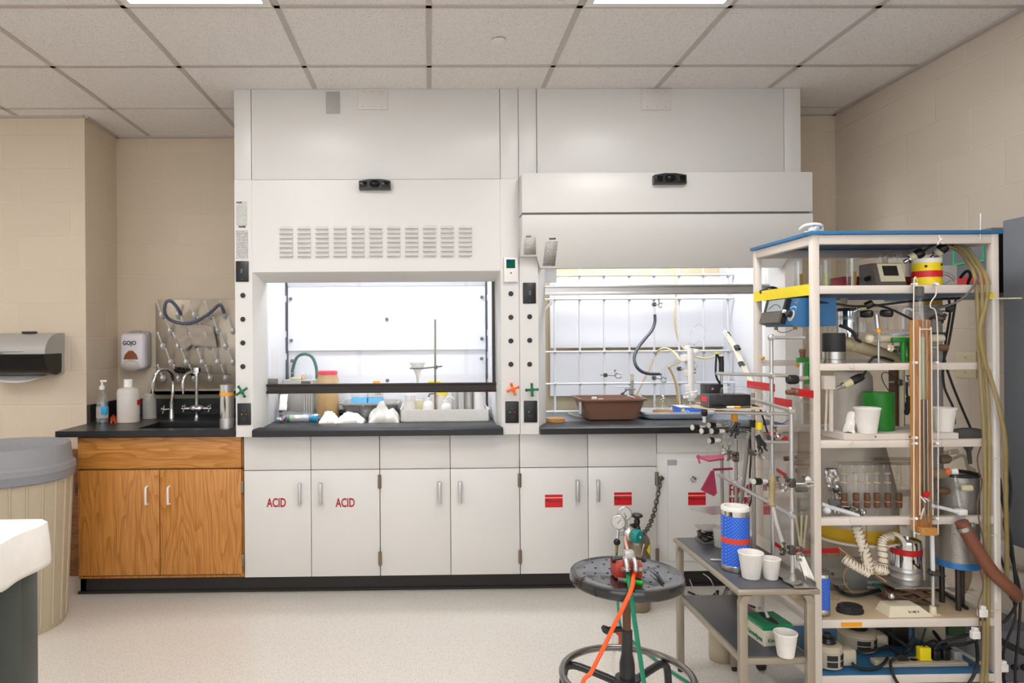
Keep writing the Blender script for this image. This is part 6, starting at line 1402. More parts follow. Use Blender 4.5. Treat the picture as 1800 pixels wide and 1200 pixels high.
# ---- wooden shelf board on the fourth rail
zw1 = zy(762); zw0 = zy(772.6)
ax0, ax1, ax2 = at(1446, 770, 2.55).x, at(1484, 770, RY0).x, at(1686, 770, RY0).x
t = thing('shelf_board', 'white painted board lying on the rack rail under the green can', 'shelf', ((ax1 + ax2) / 2, 2.6, zw0))
B().prism([(ax1, RY0 + .003), (ax2, RY0 + .003), (ax2, 2.56), (ax0 + .002, 2.56), (ax0 + .002, 2.55)], 'z', zw0 + .0005, zw1).build('board', M['rack_beige'], t)
for x in (1540, 1600): c_ = at(x, 767.5, RY0); B().disc((c_.x, RY0 + .003, c_.z), .003, .001, (0, -1, 0), 8).build('screw', M['iron'], t)
ZW1 = zw1 + .0008
def onw(x, Y): p = at(x, 760, Y); p.z = ZW1; return p
q = onw(1544, 2.533); r = m(25, 2.533); h = at(1544, 689, 2.533).z - q.z
t = thing('green_can', 'tall green can standing behind the dented foam cup', 'can', q)
B().lathe([(0, 0), (r * .98, 0), (r, .004), (r, h - .006), (r * 1.01, h - .002), (r * .98, h), (r * .95, h - .003), (r * .95, .01), (0, .01)], q, 40).build('can_body', M['green_can'], t)
B().box(q.x + r + .001, q.x + r + .007, q.y - .003, q.y + .003, q.z, q.z + .04).build('clip', M['glass'], t)
q = onw(1525, 2.455); cup('dented foam cup in front of the green can', onw(1525, 2.443), 1.0) if 0 else cup('dented foam cup in front of the green can', onw(1524.5, 2.444), 1.03)
q = onw(1659, 2.47); cup('foam cup on the rack board behind the manometer', q, .97)
crumple_q = onw(1494, 2.47)
def crf(u, v):
    a = 2 * PI * u; hh = .072 * v; rr = .019 * (1 - v * .45) * (1 + .45 * noise.noise(Vector((math.cos(a) * 1.6, math.sin(a) * 1.6, v * 3))))
    return crumple_q + Vector((rr * math.cos(a) - .004 + .010 * v, rr * math.sin(a), .001 + hh + .008 * noise.noise(Vector((math.cos(a), math.sin(a), 8)))))
tag(B().grid(crf, 18, 8).build('tissue', M['paper'], ang=25), 'crumpled tissue standing beside the dented foam cup', 'tissue')
# black funnel
c_ = at(1699, 764, 2.515)
t = thing('grey_funnel', 'wide grey funnel resting on the rack rail by the tubing', 'funnel', c_)
B().lathe([(a_ * .71, h_ * .85) for a_, h_ in [(.074, .012), (.078, .012), (.078, .008), (.07, .0), (.022, -.055), (.011, -.075), (.009, -.13), (.006, -.13), (.009, -.072), (.02, -.05), (.067, .004)]], c_, 32, (-.2, -.1, 1)).build('cone', M['grey_dark'], t)
# ---- big insulated vessel at the back
Yv = 2.69; vx_ = at(1499, 800, Yv).x; vr = .152
zA, zB_, zC_ = at(1500, 655, Yv - .1).z, at(1500, 933, Yv - vr).z, at(1500, 962, Yv - vr).z
zC_ = max(zC_, .6)
t = thing('insulated_vessel', 'large grey metal vessel with yellow fibre insulation at its base', 'vessel', (vx_, Yv, zC_))
B().lathe([(0, zB_ - .01), (vr, zB_ - .01), (vr, zB_ + .06), (vr * .93, zB_ + .15), (vr * .66, 1.0), (vr * .5, 1.05), (vr * .45, zA - .02), (vr * .38, zA), (0, zA + .004)], (vx_, Yv, 0), 48).build('shell', M['shell'], t)
B().lathe([(0, zC_ + .004), (vr * .93, zC_ + .004), (vr * 1.01, zC_ + .02), (vr * 1.0, zB_ - .004), (vr * .97, zB_), (0, zB_)], (vx_, Yv, 0), 48).build('insulation', M['fibre'], t)
B().lathe([(0, zC_ - .004), (vr * 1.0, zC_ - .004), (vr * 1.02, zC_), (vr * 1.02, zC_ + .005), (0, zC_ + .006)], (vx_, Yv, 0), 48).build('bottom_rim', M['white_plastic'], t)
# ---- level below the upper shelf
Yx = 2.47; q = at(1466, 638, Yx); q.z = zy(638) + .001; r = m(18.5, Yx); h1_, h2_ = at(1466, 618, Yx).z - q.z, at(1466, 585, Yx).z - q.z
t = thing('capped_vessel', 'steel vessel with thick black foam cap inside the rack corner', 'vessel', q)
B().lathe([(0, 0), (r, 0), (r * 1.0, h1_ * .25), (r * .95, h1_ * .3), (r * 1.0, h1_ * .35), (r * 1.0, h1_), (0, h1_)], q, 32).build('steel_body', M['steel'], t)
B().lathe([(0, h1_), (r * .99, h1_), (r * 1.0, h1_ + .002), (r * .99, h2_ - .004), (r * .94, h2_), (0, h2_)], q, 32).build('foam_cap', M['black_rubber'], t)
P = [at(1484, 603, 2.52), at(1510, 610, 2.53), at(1545, 620, 2.55), at(1580, 633, 2.57), at(1600, 640, 2.6)]
PP = catmull(P, 14); t = thing('ribbed_hose', 'tan ribbed flexible hose slanting across behind the rack rail', 'hose', P[0])
B().tube(PP, [.0235 if i % 2 else .0215 for i in range(len(PP))], 16).build('sleeve', M['hose_rib'], t)
B().cyl(P[0] - Vector((.02, 0, 0)), P[0] + Vector((.01, 0, -.003)), .026).build('end_cuff', M['hose_rib'], t)
Yt_ = 2.50; a, c = at(1526, 595, Yt_), at(1606, 595, Yt_)
t = thing('manifold_tube', 'thick white glass manifold tube with ball end', 'glassware', a)
B().cyl(a, c + Vector((.12, .02, 0)), m(7.5, Yt_), n=20).build('barrel', M['cream'], t)
B().sph(a + Vector((0, -.01, 0)), m(8.5, Yt_), n=18).build('ball_end', M['cream'], t)
t = thing('brass_fitting', 'small rod fitting with yellow collar above the white manifold', 'fitting', at(1544, 580, 2.46))
B().cyl(at(1544, 584, 2.46), at(1544, 578, 2.46), .0095).build('yellow_collar', M['yellow_tape'], t)
B().cyl(at(1544, 597, 2.46), at(1544, 584, 2.46), .0075, n=6).cyl(at(1543, 578, 2.46), at(1540, 553, 2.47), .0085).build('body', M['alu'], t)
B().cyl(at(1544.5, 638, 2.46), at(1544, 597, 2.46), .0035).build('stem', M['alu'], t)
def valve_tee(label, x, y, Y, w, h):
    t = thing('valve_handle', label, 'valve', at(x, y + h, Y), 'green valve handles')
    B().box(at(x - w, y, Y).x, at(x + w, y, Y).x, Y - .008, Y + .008, at(x, y + 5, Y).z, at(x, y - 4, Y).z, .002).build('cross_bar', M['green_valve'], t)
    B().lathe([(.009, 0), (.0085, .02), (.0105, .05), (.009, .08), (.0095, (at(x, y, Y) - at(x, y + h, Y)).length)], at(x, y + h, Y), 14).build('stem', M['green_valve'], t)
    return t
valve_tee('green tee valve handle beside the manometer board', 1588, 597, 2.455, 20, 38)
valve_tee('green valve handle partly behind the manometer board', 1600, 603, 2.52, 7, 32)
clamp('white clamp on the white manifold post by the green handle', at(1578, 614, 2.47), at(1563, 611, 2.44), .007, 'alu', 'clamps inside the rack', 'cream')
Yd_ = 2.66; q = at(1492, 580, Yd_); r = m(17, Yd_)
t = thing('steel_flask', 'polished steel flask with flat black lid at the back of the rack', 'flask', at(1492, 590, Yd_))
b0_ = at(1492, 592, Yd_); hh = at(1492, 547, Yd_).z - b0_.z
B().lathe([(0, 0), (r * .93, 0), (r * .95, hh), (0, hh)], b0_, 32).build('body', M['chrome'], t)
B().lathe([(0, hh), (r * 1.08, hh), (r * 1.08, hh + .012), (0, hh + .014)], b0_, 32).build('lid', M['black_rubber'], t)
B().lathe([(.9 * r, hh * .18), (r * 1.25, hh * .18), (r * 1.25, hh * .55), (r * 1.2, hh * .55)], b0_ + Vector((.03, -.03, 0)), 30).build('glass_guard', M['glass'], t)
q = at(1483, 530, 2.7); tag(B().lathe([(0, 0), (.011, 0), (.0135, .022), (0, .022)], at(1483.5, 533, 2.7), 16).cyl(at(1483.5, 541, 2.7), at(1483.5, 533, 2.7), .006).build('rubber_stopper', M['plate_cream']), 'cream rubber stopper above the flat black lid', 'stopper')
# gauge tube near top level and its cable
gauge_tube('gauge tube lying sideways under the upper shelf', at(1500, 548, 2.50), at(1535, 532, 2.47), r=.0125, lab_m='tape_lime2')
hose('rack_cable', 'black cable running under the upper shelf from the corner post to the manometer', [at(1441, 531, 2.46), at(1470, 534, 2.47), at(1500, 538, 2.47), at(1535, 537, 2.47), at(1570, 533, 2.46), at(1604, 529, 2.46), at(1660, 525, 2.47), at(1688, 524, 2.5)], .0042, M['black_rubber'], 'black cables under the upper shelf', cat='cable')
hose('rack_cable', 'black cable slanting down to the top of the manometer board', [at(1535, 535, 2.49), at(1560, 541, 2.48), at(1585, 552, 2.46), at(1604, 562, 2.45)], .0042, M['black_rubber'], 'black cables under the upper shelf', cat='cable')
hose('rack_cable', 'thick black cable bending down onto the ribbed hose', [at(1476, 572, 2.5), at(1490, 577, 2.48), at(1500, 585, 2.48), at(1506, 596, 2.48), at(1512, 600, 2.49)], .0062, M['black_rubber'], 'black cables under the upper shelf', cat='cable')
hose('grey_lead', 'grey lead sagging from the tubing bundle to under the upper shelf', [at(1722, 466, 2.46), at(1720, 485, 2.41), at(1708, 507, 2.40), at(1690, 526, 2.405), at(1660, 539, 2.44), at(1630, 544, 2.47)], .0038, M['grey_dark'], cat='cable')
for i, (x, y, x2, y2, lab) in enumerate(((1514, 552, 1534, 551, 'black stopcock knob under the sideways gauge tube'), (1549, 550, 1568, 552, 'black stopcock knob beside the brass fitting'))):
    p0, p1 = at(x, y, 2.47), at(x2, y2, 2.45); t = thing('stopcock', lab, 'stopcock', p0, 'stopcocks in the rack')
    B().lathe([(0, 0), (.012, 0), (.0135, .01), (.0135, .03), (.011, .036), (0, .037)], p0, 16, (p1 - p0) + Vector((0, -.02, 0))).build('knob', M['black_plastic'], t)
    B().cyl(p0, at((x + x2) / 2, y + 28, 2.48), .0065).cyl(p0, p0 + Vector((.0, .05, .0)), .008).build('glass_stem', M['glass'], t)
# glass manifold under the upper shelf
t = thing('glass_manifold', 'glass manifold with many stems under the upper shelf', 'glassware', at(1520, 545, 2.56))
B().tube([at(1512, 546, 2.53), at(1540, 543, 2.53), at(1590, 542, 2.54), at(1640, 545, 2.56)], .0095, 12, 4).build('header', M['glass'], t)
for x in (1498, 1508, 1518, 1558, 1575, 1590, 1600):
    B().tube([at(x, 541, 2.56), at(x, 560, 2.57), at(x + 1, 584, 2.57)], .0062, 10).build('stem', M['glass'], t)
B().tube([at(1566, 590, 2.5), at(1590, 585, 2.5), at(1606, 584, 2.5)], .008, 10).tube([at(1588, 578, 2.48), at(1588, 548, 2.48), at(1594, 542, 2.48), at(1604, 545, 2.48)], .005, 10, 3).build('white_tube', M['rod_white'], t)
t = thing('glass_coil', 'twisted glass tubing beside the polished steel flask', 'glassware', at(1450, 560, 2.6))
for i in range(4):
    x = 1450 + i * 9
    B().tube([at(x, 585, 2.58), at(x, 566, 2.58), at(x + 3, 558, 2.57), at(x + 10, 556, 2.56), at(x + 22, 560, 2.55), at(x + 40, 554, 2.56)], .0055, 10, 3).build('tube', M['glass'], t)
t = thing('brown_clay_knob', 'brown ribbed knob on a rod behind the manometer tubes', 'knob', at(1660, 612, 2.5))
B().lathe([(0, 0), (.012, 0), (.0125, .02), (.0135, .026), (.0125, .03), (0, .031)], at(1649, 611, 2.5), 18, (1, -.25, 0)).build('knob', M['rubber_brown'], t)
B().cyl(at(1638, 611, 2.51), at(1650, 611, 2.5), .005).build('rod', M['alu_dull'], t)
gauge_tube('black ended gauge tube above the grey pipe behind the manometer', at(1642, 543, 2.5), at(1676, 541, 2.46), r=.0135, lab_m='alu')
t = thing('rack_clamp', 'dark cast clamp below the black ended gauge tube', 'clamp', at(1650, 558, 2.5))
B().tube([at(1635, 561, 2.5), at(1645, 556, 2.48), at(1655, 560, 2.47), at(1662, 552, 2.47)], [.006, .011, .011, .007], 10, 4).build('jaw', M['iron'], t)
B().cyl(at(1655, 560, 2.47), at(1657, 567, 2.46), .004).build('screw', M['iron'], t)
# grey pipe
Yp = 2.7; c_ = at(1641, 700, Yp)
t = thing('grey_pipe', 'tall grey pipe with yellow band behind the manometer', 'pipe', (c_.x, Yp, zs6))
zt3 = at(1641, 522, Yp).z - .012
B().cyl((c_.x, Yp, zs6 + .001), (c_.x, Yp, zt3 - .02), m(14, Yp), n=24).build('pipe', M['pvc'], t)
note(B().cyl((c_.x, Yp, zt3 - .02), (c_.x, Yp, zt3), m(14.5, Yp), n=24).build('band', M['tape_gold'], t), 'yellow brown band')
B().box(c_.x - .03, c_.x + .03, Yp - m(14, Yp) - .004, Yp - m(14, Yp) + .01, at(1641, 592, Yp).z, at(1641, 584, Yp).z).build('strap', M['grey_dark'], t)
Yp = 2.62; c_ = at(1581, 700, Yp)
t = thing('rod_sleeve', 'dark brown hatched column behind the rack rails', 'column', (c_.x, Yp, ZW1))
B().box(c_.x - m(10, Yp), c_.x + m(10, Yp), Yp, Yp + .03, ZW1, zy(648, Yp)).build('slat', M['rubber_brown'], t)
B().cyl((c_.x, Yp - .012, ZW1), (c_.x, Yp - .012, zy(602, Yp)), .009, n=14).build('post', M['cream'], t)
clamp('grey clamp on the cream post above the green can', at(1579, 672, 2.60), at(1607, 673, 2.56), .008, 'alu', 'clamps inside the rack', 'alu_dull')
t = thing('black_bulb', 'limp black rubber bulb hanging behind the manometer board', 'bulb', at(1597, 680, 2.5))
B().tube([at(1594, 676, 2.5), at(1594, 692, 2.5), at(1597, 700, 2.5), at(1597, 712, 2.5), at(1594, 724, 2.5), at(1594, 729, 2.5)], [.004, .004, .009, .012, .009, .006], 10, 4).build('bulb', M['black_rubber'], t)
B().cyl(at(1594, 672, 2.5), at(1594, 678, 2.5), .005).build('neck', M['dark_metal'], t)
# plumbing bracket with gauge tube on the left inside
t = thing('white_bracket', 'white pipe bracket inside the rack corner post', 'bracket', at(1456, 680, 2.47))
B().box(at(1446, 680, 2.47).x, at(1466, 680, 2.47).x, 2.46, 2.48, at(1450, 684, 2.47).z, at(1450, 660, 2.47).z, .002).cyl((at(1461, 770, 2.49).x, 2.49, ZW1 + .001), at(1461, 660, 2.49), m(3.6, 2.49)).cyl((at(1454, 770, 2.49).x, 2.5, ZW1 + .001), at(1454, 660, 2.5), .004).build('frame', M['rack_beige'], t)
gauge_tube('gauge tube with yellow sticker slanting up beside the white bracket', at(1467, 684, 2.47), at(1516, 661, 2.465), r=.0135, cable=[at(1521, 653, 2.465), at(1526, 640, 2.465), at(1536, 628, 2.47), at(1550, 628, 2.5), at(1570, 634, 2.54)])
hose('thin_black_wire', 'thin black wire loop above the green can', [at(1562, 686, 2.5), at(1553, 672, 2.5), at(1550, 660, 2.5), at(1555, 654, 2.5), at(1566, 658, 2.5), at(1572, 664, 2.5)], .0016, M['black_rubber'], cat='wire', n=6)
# ---- manometer
Ym = 2.40
a, c = at(1609, 700, Ym), at(1634, 700, Ym); zt3, zb3 = at(1620, 562, Ym).z, at(1620, 938, Ym).z
xl_, xr_ = at(1606, 700, Ym).x, at(1637, 700, Ym).x
t = thing('manometer', 'tall wooden mercury manometer with glass column on the rack front', 'manometer', ((xl_ + xr_) / 2, Ym, zb3))
B().box(xl_, xr_, Ym, Ym + .014, zb3 + .01, zt3, .001).build('board', M['oak_mano'], t)
B().box(xl_ - .003, xl_, Ym + .0, Ym + .0135, zb3 + .01, zt3).build('lit_side_strip', M['wood_light'], t)  # amber strip: warm light on the board's side, put into its colour
B().box(xl_ + .006, xr_ + .001, Ym - .026, Ym, zb3, at(1620, 925, Ym).z, .002).build('block', M['wood_light'], t)
for x in (1616, 1628): p = at(x, 931, Ym - .026); B().disc((p.x, Ym - .0262, p.z), .004, .002, (0, -1, 0), 10).build('screw', M['steel'], t)
sx0, sx1 = at(1618, 700, Ym).x, at(1625.5, 700, Ym).x
note(B().box(sx0, sx1, Ym - .0015, Ym, at(1620, 702, Ym).z, at(1620, 592, Ym).z).build('scale', M['tape_pale'], t), 'pale green scale strip')
gx = (sx0 + sx1) / 2
B().cyl((gx - .0035, Ym - .009, at(1620, 916, Ym).z), (gx - .0035, Ym - .009, at(1620, 545, Ym).z), .0048, n=12).cyl((gx + .010, Ym - .009, at(1620, 916, Ym).z), (gx + .010, Ym - .009, at(1620, 560, Ym).z), .0042, n=12).build('glass_column', M['glass'], t)
note(B().cyl((gx - .0035, Ym - .009, at(1620, 905, Ym).z), (gx - .0035, Ym - .009, at(1620, 702, Ym).z), .0034, n=10).cyl((gx + .010, Ym - .009, at(1620, 905, Ym).z), (gx + .010, Ym - .009, at(1620, 702, Ym).z), .003, n=10).build('mercury', M['steel'], t), 'silver mercury column')
note(B().box(gx + .001, gx + .003, Ym - .004, Ym - .001, at(1620, 880, Ym).z, at(1620, 702, Ym).z).build('green_line', M['green_valve'], t), 'green scale line')
note(B().box(gx - .011, gx + .011, Ym - .016, Ym - .012, at(1620, 871.5, Ym).z, at(1620, 862.5, Ym).z).build('marker', M['red_tape'], t), 'red marker tab')
for x0, x1, y0, y1 in ((1606, 1649, 500, 937), (1616.5, 1636.5, 580, 930)):
    Yg = Ym - .018
    if y0 == 500: pts = [at(1612, 494, Yg), at(1606.5, 503, Yg), at(1606.5, 700, Yg), at(1606.5, 925, Yg), at(1609, 935, Yg), at(1616, 938, Yg), at(1640, 937, Yg), at(1648, 931, Yg), at(1649, 920, Yg), at(1649, 700, Yg), at(1647, 560, Yg), at(1636, 540, Yg), at(1637, 530, Yg), at(1645, 518, Yg), at(1646, 503, Yg), at(1641, 494, Yg)]
    else: pts = [at(1617, 905, Yg), at(1617, 700, Yg), at(1617, 585, Yg), at(1619, 579, Yg), at(1634, 579, Yg), at(1637, 585, Yg), at(1638, 700, Yg), at(1640, 905, Yg)]
    B().tube(pts, .0022, 7, 4).build('guard_wire', M['rack_beige'], t)
for y in (500, 638, 770, 780, 912):
    for x in (1603, 1640):
        if y == 770 and x > 1620: continue
        p0 = at(x, y, RY0 - .0025); p1 = at(x + 8, y - 1, Ym - .03); B().cyl(p0, p1, .0048).cyl(p1, p1 + (p1 - p0).normalized() * .004, .0038).build('standoff', M['rod_white'], t)
c_ = at(1615.5, 545, Ym)
B().lathe([(.011, -.02), (.0095, 0), (.0095, .04), (.011, .05), (.012, .06)], c_ + Vector((0, -.005, 0)), 16).tube([c_ + Vector((.008, 0, -.03)), c_ + Vector((.012, 0, .01)), c_ + Vector((.022, .01, .022))], .007, 10, 3).build('glass_top', M['glass'], t)
B().lathe([(0, 0), (.0135, 0), (.015, .006), (.015, .03), (.012, .034), (0, .034)], at(1615.5, 520.5, Ym - .005), 18).build('rubber_cap', M['grey_dark'], t)
t2 = thing('manometer_bulb', 'clear glass bulb and side tube in front of the manometer foot', 'glassware', at(1633, 887, 2.38))
B().lathe([(0, 0), (.018, .002), (.019, .02), (.012, .034), (.006, .04), (.006, .05), (0, .05)], at(1630, 888, 2.36), 22, (1, .3, .02)).build('bulb', M['glass'], t2)
B().tube([at(1640, 889, 2.38), at(1655, 892, 2.39), at(1682, 899, 2.40)], .006, 12).build('side_tube', M['rod_white'], t2)
for p0, p1 in ((at(1618, 872, 2.385), at(1627, 883, 2.37)), (at(1618, 912, 2.385), at(1624, 893, 2.37)), (at(1625, 875, 2.385), at(1634, 880, 2.37))): B().cyl(p0, p1, .0028, n=8).build('guide_tube', M['rack_beige'], t2)
B().box(at(1681, 899, 2.4).x, at(1696, 899, 2.4).x, 2.385, 2.415, at(1690, 904, 2.4).z, at(1690, 894, 2.4).z, .003).build('tee_block', M['white_plastic'], t2)
t3 = thing('vent_tube', 'clear glass tube rising to the orange banded valve', 'glassware', at(1690, 900, 2.41))
B().tube([at(1688, 895, 2.41), at(1682, 860, 2.42), at(1678, 832, 2.44)], .0095, 14).build('tube', M['glass'], t3)
# brown hose
t = thing('brown_hose', 'thick brown hose bending from the glass tee to beyond the rack post', 'hose', at(1690, 920, 2.4))
B().tube([at(1690, 917, 2.385), at(1697, 930, 2.383), at(1715, 962, 2.38), at(1745, 1005, 2.378), at(1768, 1027, 2.378), at(1784, 1042, 2.42), at(1786, 1048, 2.5)], .0215, 18, 5).build('hose_body', M['brown_hose'], t)
d = (at(1715, 962, 2.385) - at(1690, 917, 2.40)).normalized()
B().lathe([(.0215, 0), (.023, 0), (.023, .014), (.0215, .014)], at(1693, 925, 2.384), 22, d).cbox(at(1709, 922, 2.386), (.016, .014, .014), .002).build('hose_clamp', M['steel'], t)
B().tube([at(1689, 904, 2.40), at(1690, 918, 2.40)], .0125, 14).build('glass_inlet', M['glass'], t)
# ---- corked tubes
Yk_ = 2.50
xs_ = (1484, 1502.5, 1522, 1540, 1559, 1579); xs_ = [1400 + (x_ / 1333 * 200 + 30) for x_ in (360, 497, 627, 742, 870, 1002)]
t = thing('glass_header', 'horizontal glass header feeding the corked tubes', 'glassware', at(xs_[0], 815, Yk_))
B().tube([at(1472, 814, Yk_), at(1600, 814, Yk_), at(1608, 812, Yk_), at(1606, 806, Yk_)], .0062, 12, 3).tube([at(1534, 806, Yk_ + .02), at(1604, 807, Yk_ + .02)], .007, 12).build('header', M['glass_dark'], t)
for i, x in enumerate(xs_): B().tube([at(x, 815, Yk_), at(x, 830, Yk_)], .0055, 10).tube([at(x - 6, 816, Yk_), at(x - 8, 824, Yk_), at(x - 3, 831, Yk_)], .003, 8, 3).build('drop_tube', M['glass'], t)
tube0 = None
wh = ('nearest the corner post', 'second from the corner post', 'third from the corner post', 'third from the manometer', 'second from the manometer', 'nearest the manometer')
for i, x in enumerate(xs_):
    q = at(x, 868, Yk_); r = m(4.6, Yk_); k = at(x, 831, Yk_).z - q.z
    lab = 'glass tube with brown rubber sleeve, ' + wh[i] + ' of six'
    if tube0 is None:
        tube0 = t = thing('sample_tube', lab, 'glass tube', q, 'six sleeved glass tubes')
        B().lathe([(r * .8, -.01), (r * .8, k * .5), (r * 1.08, k * .52), (r * 1.08, k * .57), (r * .95, k * .6), (r * .95, k), (r * .5, k)], q, 18).build('glass_body', M['glass'], t)
        note(B().ring(q + Vector((0, 0, k * .55)), r * 1.08, .0016, n=18, k=6).ring(q + Vector((0, 0, k * .98)), r * .96, .0012, n=18, k=6).build('grease_line', M['latex_pale'], t), 'tan grease line')
        B().lathe([(0, -.05), (r * .95, -.05), (r * 1.12, -.042), (r * 1.1, -.034), (r * .85, -.029), (r * .85, -.026), (r * 1.1, -.021), (r * 1.14, -.006), (r * 1.05, .003), (0, .003)], q, 18).build('rubber_sleeve', M['rubber_brown'], t)
        B().ring(q + Vector((0, 0, -.0275)), r * .92, .0016, n=18, k=6).build('wire_tie', M['wire_tan'], t)
        B().lathe([(r * .7, -.05), (r * .75, -.085), (r * .5, -.09)], q, 14).build('glass_tail', M['glass'], t)
    else: dup(tube0, q, 0, lab)
# foil
fo = at(1468, 850, 2.52)
def foilf(u, v):
    a = 2 * PI * u; z = at(1470, 826 + 78 * v, 2.52).z; rr = .022 * (1 + .55 * noise.noise(Vector((math.cos(a) * 2.2, math.sin(a) * 2.2, v * 6))))
    return (at(1466 + 16 * v, 850, 2.53).x + rr * math.cos(a), 2.55 + rr * math.sin(a) * .7, z)
tag(B().grid(foilf, 22, 22).build('foil_wrap', M['foil'], ang=10), 'crumpled aluminium foil wrapped behind the sleeved tubes', 'foil')
def foil2(u, v):
    return at(1478 + 45 * u, 888 + 14 * v + 6 * u + 3 * noise.noise(Vector((u * 9, v * 9, 3))), 2.47 + .05 * v + .016 * noise.noise(Vector((u * 8, v * 8, 1))))
tag(B().grid(foil2, 20, 10).build('foil_sheet', M['foil'], solid=.0006, ang=10), 'crumpled foil sheet spilling over the rack rail', 'foil')
# black clip, rod across, pale tubing
tag(B().box(at(1468, 880, 2.48).x, at(1486, 880, 2.48).x, 2.47, 2.485, at(1468, 887, 2.48).z, at(1468, 876, 2.48).z, .003).build('black_knob', M['grey_dark']) if 0 else B().cyl(at(1457, 882, 2.475), at(1475, 882, 2.47), m(5.2, 2.47)).build('dark_stopper', M['grey_dark']), 'dark stopper beside the sleeved tube nearest the corner post', 'stopper')
t = thing('cross_rod', 'white rod slanting from the corner post to the lower rail', 'rod', at(1445, 887, 2.46))
B().cyl(at(1445, 886, 2.49), at(1510, 907, 2.456), .0078).build('rod', M['rod_white'], t)
B().sph(at(1454, 897, 2.47), .0135, n=14).build('ball_joint', M['rod_white'], t)
# valve group at right of manometer
t = thing('glass_valve', 'brown smoked glass valve with orange banded end behind the manometer', 'valve', at(1655, 832, 2.52))
B().lathe([(0, 0), (.02, .004), (.021, .04), (.017, .055), (0, .056)], at(1634, 832, 2.45), 20, (1, -.2, .03)).build('barrel', M['smoked'], t)
B().lathe([(0, 0), (.016, .004), (.017, .03), (.010, .04), (0, .04)], at(1650, 808, 2.54), 18, (1, -.2, .15)).build('barrel', M['smoked'], t)
note(B().lathe([(.0135, 0), (.0135, .014), (0, .014)], at(1660, 829.5, 2.435), 16, (1, -.2, .08)).build('orange_band', M['tape_orange'], t), 'orange striped band')
B().lathe([(0, 0), (.0095, 0), (.011, .02), (0, .021)], at(1671, 828.5, 2.425), 16, (1, -.2, .05)).build('white_tip', M['white_plastic'], t)
B().tube([at(1662, 792, 2.56), at(1664, 800, 2.56), at(1674, 806, 2.56), at(1690, 800, 2.56), at(1698, 806, 2.56), at(1701, 820, 2.56), at(1712, 828, 2.56)], [.009, .008, .006, .006, .006, .01], 12, 4).tube([at(1668, 795, 2.57), at(1683, 793, 2.57)], .0105, 12).build('glass_arm', M['glass_dark'], t)
t = thing('glass_stopcock', 'brown and cream stopcock lying in front of the aluminium dewar', 'stopcock', at(1670, 862, 2.46))
B().lathe([(0, 0), (.010, 0), (.0125, .012), (.0125, .03), (.008, .04), (0, .04)], at(1649, 863, 2.47), 16, (1, -.1, .04)).build('brown_handle', M['rubber_brown'], t)
B().lathe([(0, 0), (.010, 0), (.012, .02), (.011, .038), (0, .04)], at(1688, 858, 2.46), 16, (1, -.1, .04)).build('cream_end', M['plate_cream'], t)
B().cyl(at(1665, 862, 2.465), at(1690, 858, 2.46), .008).build('glass_barrel', M['glass'], t)
# ---- big aluminium dewar
Yd_ = 2.53; c_ = at(1683, 900, Yd_); r = m(31.5, Yd_) * 1.02; zb4 = at(1684, 1003, Yd_ - r).z; zt4 = at(1684, 832, Yd_).z
t = thing('aluminium_dewar', 'large hammered aluminium dewar with blue bottom ring', 'dewar', (c_.x, Yd_, zb4))
B().lathe([(0, .01), (r, .01), (r, zt4 - zb4), (r * .93, zt4 - zb4), (r * .93, .03), (0, .03)], (c_.x, Yd_, zb4), 48).build('shell', M['steel_texture'], t)
note(B().lathe([(r * .7, .004), (r * 1.06, .0), (r * 1.07, .012), (r * 1.0, .022), (r * 1.0, .012)], (c_.x, Yd_, zb4), 48).build('ring', M['rack_blue2'], t), 'blue bottom ring')
B().ring((c_.x, Yd_, zt4), r * .98, .006, n=40).build('rim', M['black_rubber'], t)
for dx, dy in ((-.03, -.04), (.03, .02), (-.03, .04)): B().cyl((c_.x + dx, Yd_ + dy, zs6 + .0005), (c_.x + dx, Yd_ + dy, zb4 + .012), .009).build('support_post', M['dark_metal'], t)
# ---- silver dewar on lab jack
Yj = 2.582; q = at(1592, 1055, Yj); q.z = zs6 + .0008; zp = at(1592, 1022, Yj).z
jack('lab jack with wide grey plate lifting the silver red-taped dewar', q, m(38, Yj), .062, zp - q.z, 'rubber_brown', 'alu_dull')
r = m(24.5, Yj); q2 = Vector((at(1593, 1000, Yj).x, Yj, zp + .001)); h = at(1593, 948, Yj).z - q2.z; hm = at(1593, 993, Yj).z - q2.z
t = thing('dewar_flask', 'silver dewar with red tape on the lab jack inside the rack', 'flask', q2)
B().lathe([(0, 0), (r, 0), (r, hm * .3), (r * 1.02, hm * .33), (r, hm * .36), (r, hm * .72), (r * 1.02, hm * .75), (r, hm * .78), (r, hm), (0, hm)], q2, 36).build('base', M['alu'], t)
B().lathe([(0, hm), (r * .98, hm), (r * .98, h - .012), (r * .93, h), (r * .85, h - .01), (0, h - .03)], q2, 36).build('body', M['chrome'], t)
note(B().lathe([(r * .985, h * .68), (r * 1.0, h * .68), (r * 1.0, h * .82), (r * .985, h * .82)], q2, 36).build('tape', M['red_tape'], t), 'red tape band')
